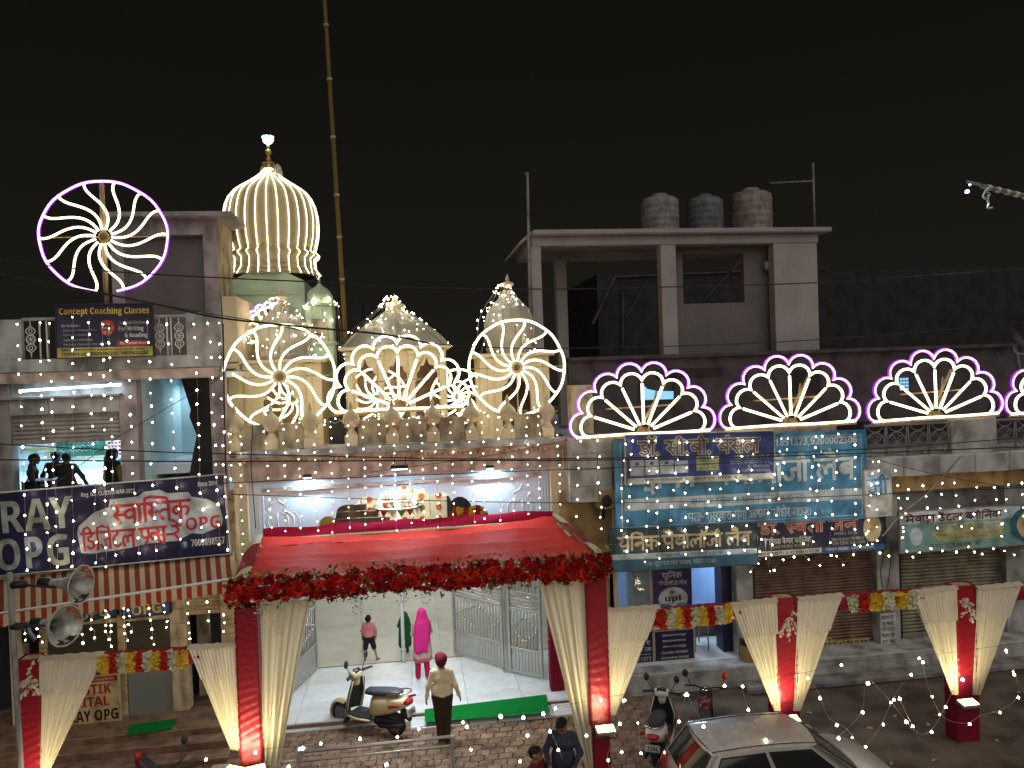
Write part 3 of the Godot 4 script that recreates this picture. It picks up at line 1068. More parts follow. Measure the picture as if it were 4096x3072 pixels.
	box(st, Vector3(-5.7, 5.3, -31.1), Vector3(5.7, 5.5, -17.46))
	objw("hall_ceiling", st, M.white_plaster, g)
	for e in [[Vector3(-1.5, 0.15, -20.03)], [Vector3(-0.45, 0.15, -18.99)]]:
		st = S()
		tube(st, [e[0], e[0] + Vector3(0, 4.0, 0)], 0.045, 8)
		objw("hall_post", st, M.white_paint, g)
	# upper gallery panels, cream with orange flowers
	var pn := 6
	for i in pn:
		var x0 := lerpf(-1.868, 0.804, float(i) / pn)
		var x1 := lerpf(-1.868, 0.804, float(i + 1) / pn)
		st = S()
		bbox(st, Vector3(x0 + 0.006, 3.0, -20.05), Vector3(x1 - 0.006, 5.28, -20.0), 0.01)
		objw("wall_panel", st, M.cream_plaster, g)
		for j in 7:
			st = S()
			var c := Vector3((x0 + x1) / 2, 3.2 + 0.3 * j, -19.985)
			for k in 6: ngon(st, c + Vector3(0.05 * cos(TAU * k / 6), 0.05 * sin(TAU * k / 6), 0.002 * k), 0.035, Vector3.RIGHT, Vector3.UP, 8)
			objw("flower_motif", st, M.ink_orange, g)
	st = S()
	box(st, Vector3(-2.356, 3.0, -19.05), Vector3(-1.979, 5.28, -19.0))
	objw("gold_curtain", st, M.gold, g)
	st = S()
	for i in 9:
		var y0 := 3.2 + 0.17 * i
		var xs: float = -0.952 - (y0 - 3.9) * 1.6
		if xs > -1.959: bbox(st, Vector3(-1.959, y0, -18.66), Vector3(xs, y0 + 0.155, -18.6 - 0.01 * (i % 2)), 0.01)
	objw("brown_slats", st, M.shutter_brown, g)
	st = S()
	box(st, Vector3(0.78, 3.0, -19.5), Vector3(2.015, 5.28, -19.42))
	objw("dark_window", st, M.back_dark, g)
	for i in 9:
		st = S()
		tube(st, [Vector3(0.881 + 0.11 * i, 3.4, -19.3), Vector3(0.881 + 0.11 * i, 5.0, -19.3)], 0.012, 5)
		objw("window_bar", st, M.iron_dark, g)
	st = S()
	box(st, Vector3(0.655, 4.2, -19.3), Vector3(0.795, 5.0, -19.2))
	objw("white_cabinet", st, M.white_paint, g)
	# low swag of red, yellow and silver bunting in the dark bay
	for i in 6:
		st = S()
		var x := lerpf(0.909, 1.657, i / 5.0)
		for k in 12: ngon(st, Vector3(x + rng.randf_range(-0.07, 0.07), 3.865 + rng.randf_range(-0.1, 0.1), -18.8 + 0.01 * k), 0.05, Vector3(0.9, 0.3, 0.3), Vector3(-0.2, 0.9, 0.4), 6)
		objw("garland_bunch", st, M["petal_red" if i % 2 == 0 else "petal_yellow"], g)
	# lights of the hall and of the forecourt
	for e in [[Vector3(-0.3, 5.2, -19.0), Vector2(3.0, 1.0), 5.0, Color(1, 0.96, 0.88)], [Vector3(-0.4, 5.2, -24.0), Vector2(3.0, 3.0), 10.0, Color(1, 0.97, 0.92)]]:
		st = S()
		bbox(st, e[0] - Vector3(e[1].x / 2, 0, e[1].y / 2), e[0] + Vector3(e[1].x / 2, 0.06, e[1].y / 2), 0.01)
		objw("ceiling_light", st, M.tube_glow, g)
		var la := AreaLight3D.new()
		la.name = "hall_light"
		la.area_size = e[1]
		la.light_energy = e[2]
		la.light_color = e[3]
		la.shadow_enabled = true
		g.add_child(la, true)
		la.position = e[0] - Vector3(0, 0.03, 0) - g.position
		la.rotation.x = deg_to_rad(-90)
	make_gate()
	make_terrace(g, yc0 + 0.06)
	make_big_dome(g)
	make_chandelier()


func make_chandelier() -> void:
	var c: Vector3 = Vector3(-0.47, 4.06, -19)
	var t := thing("chandelier", "round glass chandelier over the gate arch with red and green cloth scallops", "chandelier", c)
	var st := S()
	var r := 0.62
	var ring := []
	for k in 32: ring.append(Vector3(r * cos(TAU * k / 32), 0, r * sin(TAU * k / 32)))
	tube(st, ring, 0.03, 6, true)
	obj("ring", st, M.chrome, t)
	for i in 18:
		st = S()
		var a := TAU * i / 18
		var p := Vector3(r * cos(a), -0.02, r * sin(a))
		var u := Vector3(-sin(a), 0, cos(a))
		var rows := []
		for j in 4:
			var row := []
			for k in 4: row.append(p + u * (0.1 - 0.03 * j) * (k - 1.5) * 0.7 - Vector3(0, 0.05 * j, 0) + p.normalized() * 0.02 * sin(j + k * 2))
			rows.append(row)
		sheet(st, rows)
		obj("cloth_scallop", st, M[["petal_red", "leaf_green", "petal_cream"][i % 3]], t)
	st = S()
	var prof := []
	for i in 7: prof.append(Vector2(0.5 * cos(PI / 2 * i / 6.0) + 0.02, 0.08 + 0.32 * sin(PI / 2 * i / 6.0)))
	lathe(st, prof, Vector3.ZERO, 24, Basis(), 12, 0.12)
	obj("glass_shade", st, M.pane, t)
	for p in [Vector3(-0.42, 0.1, 0.2), Vector3(0.0, 0.1, 0.5), Vector3(0.42, 0.1, 0.2)]:
		st = S()
		lathe(st, [Vector2(0, -0.06), Vector2(0.05, -0.04), Vector2(0.065, 0.02), Vector2(0.04, 0.09), Vector2(0, 0.14)], p, 10)
		obj("lamp_bulb", st, M.lamp_glow, t)
		var o := OmniLight3D.new()
		o.name = "bulb_light"
		o.light_energy = 0.12
		o.light_size = 0.05
		o.light_color = Color(1, 0.9, 0.7)
		o.shadow_enabled = true
		t.add_child(o, true)
		o.position = p + Vector3(0, 0.02, 0)
	st = S()
	tube(st, [Vector3(0, 0.4, 0), Vector3(0, 0.9, 0)], 0.015, 5)
	obj("chain", st, M.chrome, t)


func gate_leaf(called: String, label: String, a: Vector3, b: Vector3) -> void:   # a: hinge foot, b: free foot
	var d := b - a
	var w := Vector2(d.x, d.z).length()
	var t := thing(called, label, "gate", a, atan2(-d.z, d.x))
	var h := 2.5
	var st := S()
	for x in [0.03, w - 0.03]: bbox(st, Vector3(x - 0.035, 0.03, -0.035), Vector3(x + 0.035, h, 0.035), 0.008)
	for y in [0.07, 0.62, 1.55, 1.95, h - 0.03]: bbox(st, Vector3(0.065, y - 0.03, -0.025), Vector3(w - 0.065, y + 0.03, 0.025), 0.006)
	obj("frame", st, M.steel, t)
	var n := int(w / 0.11)
	for i in n:
		var x := lerpf(0.1, w - 0.1, (i + 0.5) / n)
		st = S()
		tube(st, [Vector3(x, 0.65, 0), Vector3(x, 1.52, 0)], 0.02, 6)
		obj("upright", st, M.steel, t)
		st = S()
		tube(st, [Vector3(x, 1.98, 0), Vector3(x, h - 0.06, 0)], 0.019, 5)
		obj("upright", st, M.steel, t)
		st = S()
		bbox(st, Vector3(x - 0.042, 0.1, -0.012), Vector3(x + 0.042, 0.59, 0.012), 0.008)
		obj("panel_strip", st, M.steel, t)
		var u := absf(2.0 * (i + 0.5) / n - 1.0)
		st = S()
		for y in [1.1 + 0.3 * (1 - u), 1.1 - 0.3 * (1 - u)]:
			lathe(st, [Vector2(0, -0.045), Vector2(0.036, -0.025), Vector2(0.042, 0), Vector2(0.036, 0.025), Vector2(0, 0.045)], Vector3(x, y, 0), 8)
		obj("knob", st, M.steel, t)
	for j in 4:
		st = S()
		tube(st, [Vector3(0.07, 1.62 + 0.08 * j, 0), Vector3(w - 0.07, 1.62 + 0.08 * j, 0)], 0.021, 6)
		for k in 3: lathe(st, [Vector2(0, -0.03), Vector2(0.024, -0.015), Vector2(0.028, 0), Vector2(0.024, 0.015), Vector2(0, 0.03)], Vector3(w * (k + 1) / 4.0 + 0.06 * j, 1.62 + 0.08 * j, 0), 8)
		obj("rail", st, M.steel, t)


func make_gate() -> void:
	gate_leaf("gate_leaf", "left leaf of the steel gate, swung in, half behind the tall cream drape", Vector3(-3.1, 0.16, -17.1), Vector3(-2.55, 0.16, -19.0))
	gate_leaf("gate_leaf", "large right leaf of the steel gate with a diamond row of knobs, swung in", Vector3(1.95, 0.16, -17.95), Vector3(0.82, 0.16, -19.2))
	gate_leaf("gate_leaf", "narrow wicket leaf of the steel gate at the right gate post", Vector3(2.75, 0.16, -17.15), Vector3(2.05, 0.16, -17.75))
	var p := thing("gate_post", "square steel post between the two right gate leaves", "post", Vector3(2.0, 0.15, -17.88))
	var st := S()
	bbox(st, Vector3(-0.05, 0, -0.05), Vector3(0.05, 2.7, 0.05), 0.01)
	obj("post_tube", st, M.steel, p)
	st = S()
	bbox(st, Vector3(-0.1, 0, -0.1), Vector3(0.1, 0.03, 0.1), 0.006)
	obj("foot_plate", st, M.steel, p)


func make_terrace(g: Node3D, y0: float) -> void:
	var st := S()
	box(st, Vector3(-4.0, y0 - 0.14, -25), Vector3(3.4, y0 - 0.1, -17.0))
	objw("terrace_floor", st, M.cream_dark, g)
	# finial posts on the cornice and the panels between them
	var px := [-3.818, -3.056, -2.224, -1.352, -0.467, 0.43, 1.277, 2.114, 3.005]
	for i in px.size():
		var x: float = px[i]
		st = S()
		bbox(st, Vector3(x - 0.14, y0, -17.12), Vector3(x + 0.14, y0 + 0.24, -16.84), 0.015)
		objw("pedestal", st, M.cream_plaster, g)
		st = S()
		lathe(st, [Vector2(0.11, 0.24), Vector2(0.12, 0.27), Vector2(0.07, 0.33), Vector2(0.06, 0.38), Vector2(0.1, 0.42), Vector2(0.17, 0.5), Vector2(0.19, 0.58), Vector2(0.17, 0.67), Vector2(0.1, 0.75), Vector2(0.05, 0.79), Vector2(0.035, 0.83), Vector2(0.05, 0.86), Vector2(0.04, 0.92), Vector2(0.0, 1.02)], Vector3(x, y0, -16.98), 14)
		objw("finial_bulb", st, M.cream_plaster, g)
		st = S()
		lotus_leaves(st, Vector3(x, y0 + 0.42, -16.98), 0.15, 0.2, 6, 0.75)
		objw("finial_leaves", st, M.cream_plaster, g)
	for i in px.size() - 1:
		if i == 2 or i == 6: continue
		st = S()
		bbox(st, Vector3(px[i] + 0.145, y0 + 0.02, -17.07), Vector3(px[i + 1] - 0.145, y0 + 0.55, -16.97), 0.012)
		objw("parapet_panel", st, M.cream_dark, g)
	st = S()
	box(st, Vector3(px[2] + 0.3, y0 - 0.1, -17.9), Vector3(px[3] + 0.2, y0 + 0.6, -17.8))
	objw("dark_box", st, M.back_dark, g)
	# back wall of the terrace at the left, lit by the wheel
	st = S()
	box(st, Vector3(-4.302, y0 - 0.1, -22.0), Vector3(-3.991, 9.254, -18.4))
	objw("side_wall", st, M.cream_plaster, g)
	# three roof pavilions
	pavilion(g, -3.135, y0 - 0.1, 1.98, 7.663, -18.6, 0)
	pavilion(g, -0.366, y0 - 0.1, 2.42, 7.909, -18.6, 1)
	pavilion(g, 2.53, y0 - 0.1, 1.72, 7.65, -18.6, 2)
	# mint turret
	var tx: float = -2.331
	var yb: float = 8.156
	st = S()
	bbox(st, Vector3(tx - 0.36, y0 - 0.1, -20.9), Vector3(tx + 0.36, 9.171, -20.3), 0.03)
	objw("mint_turret", st, M.mint_plaster, g)
	st = S()
	bbox(st, Vector3(tx - 0.22, yb + 0.05, -20.32), Vector3(tx + 0.22, 8.829, -20.27), 0.02)
	objw("turret_panel", st, M.cream_dark, g)
	for yy in [9.171, yb]:
		st = S()
		bbox(st, Vector3(tx - 0.42, yy, -20.98), Vector3(tx + 0.42, yy + 0.07, -20.22), 0.02)
		objw("turret_ledge", st, M.mint_plaster, g)
	st = S()
	lathe(st, onion(0.34, 0.62), Vector3(tx, 9.196, -20.6), 16, Basis(), 8, 0.1)
	finial(st, Vector3(tx, 9.196 + 0.58, -20.6), 0.08)
	objw("turret_dome", st, M.mint_plaster, g)


func pavilion(g: Node3D, x: float, y0: float, w: float, y1: float, z: float, kind: int) -> void:
	var st := S()
	var hw := w / 2
	var h := y1 - y0
	# front wall with its cusped openings and a dark glazed back
	var arches := []
	if kind == 1:
		for k in 3: arches.append(cusped(x + (k - 1) * w * 0.305, y0, w * 0.262, h * 0.88))
	else:
		arches.append(cusped(x + 0.02, y0, w * 0.42, h * 0.78))
	wall_with_arches(st, x - hw, x + hw, y0, y1, arches, z - 0.16, z)
	objw("pavilion_front", st, M.cream_plaster, g)
	st = S()
	box(st, Vector3(x - hw, y0, z - w), Vector3(x - hw + 0.12, y1, z - 0.165))
	box(st, Vector3(x + hw - 0.12, y0, z - w), Vector3(x + hw, y1, z - 0.165))
	objw("pavilion_side", st, M.cream_plaster, g)
	for k in ([-1.5, -0.5, 0.5, 1.5] if kind == 1 else [-1, 1]):
		st = S()
		var cx: float = x + (k * w * 0.305 if kind == 1 else k * hw * 0.72)
		bbox(st, Vector3(cx - 0.075, y0, z), Vector3(cx + 0.075, y1 - 0.14, z + 0.05), 0.015)
		bbox(st, Vector3(cx - 0.1, y1 - 0.139, z), Vector3(cx + 0.1, y1 - 0.02, z + 0.07), 0.015)
		objw("pavilion_pillar", st, M.cream_plaster, g)
	st = S()
	box(st, Vector3(x - hw + 0.125, y0, z - w + 0.01), Vector3(x + hw - 0.125, y1, z - w + 0.06))
	objw("pavilion_back", st, M.brown_stone, g)
	# eaves
	st = S()
	bbox(st, Vector3(x - hw - 0.14, y1, z - w - 0.14), Vector3(x + hw + 0.14, y1 + 0.09, z + 0.2), 0.03)
	objw("eaves", st, M.cream_plaster, g)
	var c := Vector3(x, y1 + 0.09, z - hw)
	st = S()
	if kind == 1:
		# curved hut-shaped roof with drooping eaves and raised folds
		var hh: float = 9.086 - c.y
		var sides := 24
		var rows := []
		for j in 13:
			var v := j / 12.0
			var row := []
			for i in sides + 1:
				var a := TAU * i / sides
				var sq := 1.0 / maxf(absf(cos(a)), absf(sin(a)))
				sq = lerpf(sq, 1.0, 0.25 + 0.5 * v)
				var r: float = (hw + 0.1) * (1.0 - v) * (1.0 + 0.16 * sin(PI * v)) if v < 0.8 else (hw + 0.1) * lerpf(0.26, 0.05, (v - 0.8) / 0.2)
				var up := hh * v - 0.16 * (sq - 1.0) * (1.0 - v)
				row.append(c + Vector3(r * sq * sin(a), up, r * sq * cos(a)))
			rows.append(row)
		rows.reverse()
		sheet(st, rows, true)
		objw("hut_roof", st, M.dome_grey, g)
		for k in 8:
			st = S()
			var a := PI / 4 * k
			var line := []
			for j in 11:
				var v := j / 10.0 * 0.9
				var r: float = (hw + 0.13) * (1.0 - v) * (1.0 + 0.16 * sin(PI * v))
				var sq := lerpf(1.0 / maxf(absf(cos(a)), absf(sin(a))), 1.0, 0.25 + 0.5 * v)
				line.append(c + Vector3(r * sq * sin(a), hh * v - 0.16 * (sq - 1.0) * (1.0 - v) + 0.01, r * sq * cos(a)))
			tube(st, line, 0.035, 6)
			objw("roof_rib", st, M.dome_grey, g)
		st = S()
		for k in 5: lathe(st, [Vector2(0, -0.1), Vector2(0.1, -0.04), Vector2(0.12, 0.04), Vector2(0.06, 0.12), Vector2(0, 0.15)], c + Vector3((k - 2) * 0.2, hh * 0.36 - 0.05 * absf(k - 2), hw * 0.62), 10)
		objw("gable_bosses", st, M.dome_grey, g)
		st = S()
		lotus_leaves(st, c + Vector3(0, hh * 0.74, 0), 0.3, -0.3, 8, 1.1)
		objw("crown_leaves", st, M.dome_grey, g)
		st = S()
		lathe(st, [Vector2(0.1, 0.0), Vector2(0.24, 0.14), Vector2(0.25, 0.2), Vector2(0.1, 0.24), Vector2(0.07, 0.3)], c + Vector3(0, hh * 0.84, 0), 12)
		finial(st, c + Vector3(0, hh * 0.84 + 0.24, 0), 0.12)
		objw("roof_finial", st, M.cream_plaster, g)
	else:
		var r := hw * (0.66 if kind == 0 else 0.74)
		var hh: float = (9.326 if kind == 0 else 9.552) - c.y
		lathe(st, onion(r, hh), c, 32, Basis(), 8, 0.07)
		objw("small_dome", st, M.dome_grey, g)
		for k in 8:
			st = S()
			var line := []
			for p in onion(r * 1.0, hh).slice(3): line.append(c + Vector3((p.x + 0.008) * sin(TAU * (k + 0.5) / 8), p.y, (p.x + 0.008) * cos(TAU * (k + 0.5) / 8)))
			tube(st, line, 0.022, 5)
			objw("dome_rib", st, M.dome_grey, g)
		st = S()
		lotus_leaves(st, c + Vector3(0, hh * 0.84, 0), r * 0.36, -hh * 0.24, 8, 1.5)
		objw("crown_leaves", st, M.dome_grey, g)
		st = S()
		lathe(st, [Vector2(0.05, 0.0), Vector2(0.16, 0.08), Vector2(0.17, 0.13), Vector2(0.08, 0.17), Vector2(0.05, 0.2)], c + Vector3(0, hh * 0.93, 0), 12)
		finial(st, c + Vector3(0, hh * 0.93 + 0.18, 0), 0.1)
		objw("roof_finial", st, M.cream_plaster, g)


func make_big_dome(g: Node3D) -> void:
	var c: Vector3 = Vector3(-3.74, 10.13, -22)
	var s := 1.0 / 77.0
	var prof := []
	for e in [[90, 604], [92, 596], [88, 592], [86, 566], [95, 561], [96, 556], [87, 553], [91, 540], [95, 522], [97, 500], [96, 475], [91, 452], [84, 436], [75, 424.5], [63, 415], [50, 406.5], [37, 398], [26, 390], [16, 381], [9, 372]]: prof.append(Vector2(e[0] * s, (604 - e[1]) * s))
	var st := S()
	lathe(st, prof, c, 48, Basis(), 16, 0.03)
	objw("main_dome", st, M.dome_cream, g)
	# ring of small leaf shapes at the foot of the dome
	for k in 24:
		st = S()
		var a := TAU * k / 24
		var line := []
		for j in 7: line.append(c + Vector3(88.5 * s * sin(a + 0.11 * cos(PI * j / 6)), 53 * s + 9 * s * sin(PI * j / 6), 88.5 * s * cos(a + 0.11 * cos(PI * j / 6))))
		tube(st, line, 0.012, 5)
		objw("leaf_moulding", st, M.cream_dark, g)
	# mint drum with a pediment and an arched front
	st = S()
	var xw := 75 * s
	prism(st, PackedVector2Array([Vector2(c.x - xw, 5.8), Vector2(c.x + xw, 5.8), Vector2(c.x + xw, c.y - 0.22), Vector2(c.x + xw * 0.4, c.y + 0.06), Vector2(c.x, c.y + 0.14), Vector2(c.x - xw * 0.4, c.y + 0.06), Vector2(c.x - xw, c.y - 0.22)]), -23.0, -20.95)
	objw("mint_drum", st, M.mint_plaster, g)
	st = S()
	bar(st, Vector3(c.x - xw, c.y - 0.9, -20.92), Vector3(c.x + xw, c.y - 0.9, -20.92), 0.08, 0.06)
	bar(st, Vector3(c.x - xw * 0.85, c.y - 0.55, -20.92), Vector3(c.x + xw * 0.85, c.y - 0.55, -20.92), 0.06, 0.05)
	for k in [-1, 1]: bar(st, Vector3(c.x + k * xw * 0.85, c.y - 0.9, -20.92), Vector3(c.x + k * xw * 0.85, 6.2, -20.92), 0.1, 0.06)
	objw("drum_moulding", st, M.mint_plaster, g)
	for k in 3:
		st = S()
		prism(st, cusped(c.x + (k - 1) * 0.6, 6.3, 0.44, c.y - 0.95 - 6.3), -20.95, -20.93)
		objw("drum_arch", st, M.back_dark, g)
	st = S()
	for q in [[86.5, 24], [89, 12], [92.5, 2]]:
		var ring := []
		for k in 32: ring.append(c + Vector3((q[0] + 1) * s * sin(TAU * k / 32), q[1] * s, (q[0] + 1) * s * cos(TAU * k / 32)))
		tube(st, ring, 0.03, 6, true)
	objw("drum_moulding_rings", st, M.cream_dark, g)
	# ropes of light down the dome, over the collar and flaring at the foot
	for k in 28:
		var a := TAU * (k + 0.35) / 28
		var line := []
		for e in [[10, 371], [17, 380], [27, 389], [38, 397], [51, 405.5], [64, 414], [76, 423.5], [85.5, 435.5], [92.5, 452], [97.5, 475], [98.5, 500], [96.5, 522], [92.5, 540], [89, 552], [97.5, 558], [97, 562], [88.5, 568], [89.5, 588], [98 + 5 * sin(k * 2.3), 604]]: line.append(c + Vector3((e[0] + 1.0) * s * sin(a), (604 - e[1]) * s, (e[0] + 1.0) * s * cos(a)))
		st = S()
		tube(st, line, 0.0145, 5)
		objw("led_rope_light", st, M.led_white, g)
	# crown: golden pot finial, scaffold and lamp
	var top := c + Vector3(0, (604 - 373) * s, 0)
	st = S()
	var pr := []
	for e in [[9, 0], [9, 3], [6, 6], [7, 9], [7, 12], [3.5, 15], [3, 19], [6, 22], [6, 25], [3, 28], [3, 30], [7, 35], [7.5, 39], [5, 43], [2.5, 46], [4, 49], [4, 51], [2, 54]]: pr.append(Vector2(e[0] * s, e[1] * s))
	lathe(st, pr, top, 14)
	objw("dome_finial", st, M.gold, g)
	st = S()
	for q in [Vector2(-12, 8), Vector2(11, 8), Vector2(12, -6), Vector2(-10, -6)]:
		bar(st, top + Vector3(q.x * s, -8 * s, q.y * s), top + Vector3(q.x * s * 0.95, 15 * s, q.y * s), 0.03)
	bar(st, top + Vector3(-12 * s, 14 * s, 8 * s), top + Vector3(11 * s, 15 * s, 8 * s), 0.03)
	bar(st, top + Vector3(-17 * s, -6 * s, 8 * s), top + Vector3(-11 * s, 12 * s, 8 * s), 0.03)
	bar(st, top + Vector3(-26 * s, -18 * s, 8 * s), top + Vector3(-16 * s, -2 * s, 8 * s), 0.02)
	objw("scaffold", st, M.bamboo, g)
	var lamp := thing("dome_lamp", "small ribbed cool white lamp on the tip of the big dome", "lamp", top + Vector3(0, 54 * s, 0))
	st = S()
	lathe(st, [Vector2(0, 0), Vector2(4 * s, 2 * s), Vector2(9.5 * s, 6 * s), Vector2(11 * s, 10 * s), Vector2(8.5 * s, 12 * s), Vector2(0, 12.5 * s)], Vector3.ZERO, 14)
	obj("glowing_globe", st, M.cool_glow, lamp)
	for k in 9:
		st = S()
		var a := TAU * k / 9
		bar(st, Vector3(9.5 * s * sin(a), 10 * s, 9.5 * s * cos(a)), Vector3(11 * s * sin(a), 18 * s, 11 * s * cos(a)), 0.055, 0.03)
		obj("cooling_fin", st, M.cool_glow, lamp)
	st = S()
	lathe(st, [Vector2(11.5 * s, 17.5 * s), Vector2(11.5 * s, 19 * s), Vector2(0, 19.5 * s)], Vector3.ZERO, 14)
	obj("cap", st, M.iron_dark, lamp)
	var o := OmniLight3D.new()
	o.name = "dome_lamp_light"
	o.light_energy = 0.6
	o.light_size = 0.1
	o.light_color = Color(0.75, 0.92, 1)
	o.shadow_enabled = true
	lamp.add_child(o)
	o.position = Vector3(0, 8 * s, 0)
	horn("loudspeaker", "pale horn loudspeaker beside the tip of the big dome", c + Vector3(24 * s, (604 - 381) * s, 0.25), Vector3(0.95, 0.1, 0.25), 0.2, 0.36, false)


func horn(called: String, label: String, mouth: Vector3, dir: Vector3, r: float, length: float, lettered: bool) -> Node3D:
	var t := thing(called, label, "loudspeaker", mouth)
	dir = dir.normalized()
	var x := Vector3.UP.cross(dir).normalized()
	var b := Basis(x, dir, x.cross(dir))
	var st := S()
	var prof := []
	for i in 12:
		var v := i / 11.0
		prof.append(Vector2(r * (0.2 + 0.16 * v + 0.64 * pow(v, 3.2)), -length * (1 - v)))
	lathe(st, prof, Vector3.ZERO, 28, b)
	var inner := []
	for p in prof: inner.append(Vector2(p.x - 0.008, p.y + 0.004))
	inner.reverse()
	lathe(st, inner, Vector3.ZERO, 28, b)
	obj("bell", st, M.aluminium, t)
	st = S()
	var rim := []
	for k in 28: rim.append(b * Vector3(r * cos(TAU * k / 28), 0, r * sin(TAU * k / 28)))
	tube(st, rim, 0.012, 6, true)
	obj("rim", st, M.aluminium, t)
	st = S()
	lathe(st, [Vector2(0, -length - 0.22), Vector2(0.075, -length - 0.2), Vector2(0.08, -length - 0.05), Vector2(r * 0.21, -length)], Vector3.ZERO, 14, b)
	obj("driver", st, M.iron_dark, t)
	st = S()
	lathe(st, [Vector2(r * 0.12, -length * 0.8), Vector2(r * 0.16, -length * 0.5), Vector2(r * 0.1, -length * 0.42), Vector2(0, -length * 0.4)], Vector3.ZERO, 14, b)
	obj("reflex_plug", st, M.iron_grey, t)
	return t



# ---------- the shops on the right and what stands behind ----------
func iron_circles(st: SurfaceTool, x0: float, x1: float, y0: float, y1: float, z: float) -> void:
	var h := y1 - y0
	var r := h * 0.3
	var n := int(round((x1 - x0) / (h * 0.72)))
	var w := (x1 - x0) / n
	for i in n:
		var c := Vector3(x0 + w * (i + 0.5), (y0 + y1) / 2, z)
		var ring := []
		for k in 16: ring.append(c + Vector3(r * cos(TAU * k / 16), r * sin(TAU * k / 16), 0))
		tube(st, ring, 0.013, 5, true)
		for k in 4:
			var a := PI / 4 + PI / 2 * k
			for q in [-1, 1]: tube(st, smooth_line([c, c + Vector3(cos(a + q * 0.3) * r * 0.6, sin(a + q * 0.3) * r * 0.6, 0), c + Vector3(cos(a) * r, sin(a) * r, 0)], 3), 0.009, 4)
		for q in [-1, 1]:
			var half := []
			for k in 9: half.append(Vector3(c.x + r * 0.8 * cos(PI * k / 8), (y1 if q > 0 else y0) - q * r * 0.6 * sin(PI * k / 8), z))
			tube(st, half, 0.011, 5)
			tube(st, [Vector3(c.x + q * w * 0.46, y0, z), Vector3(c.x + q * w * 0.46, y1, z)], 0.012, 5)


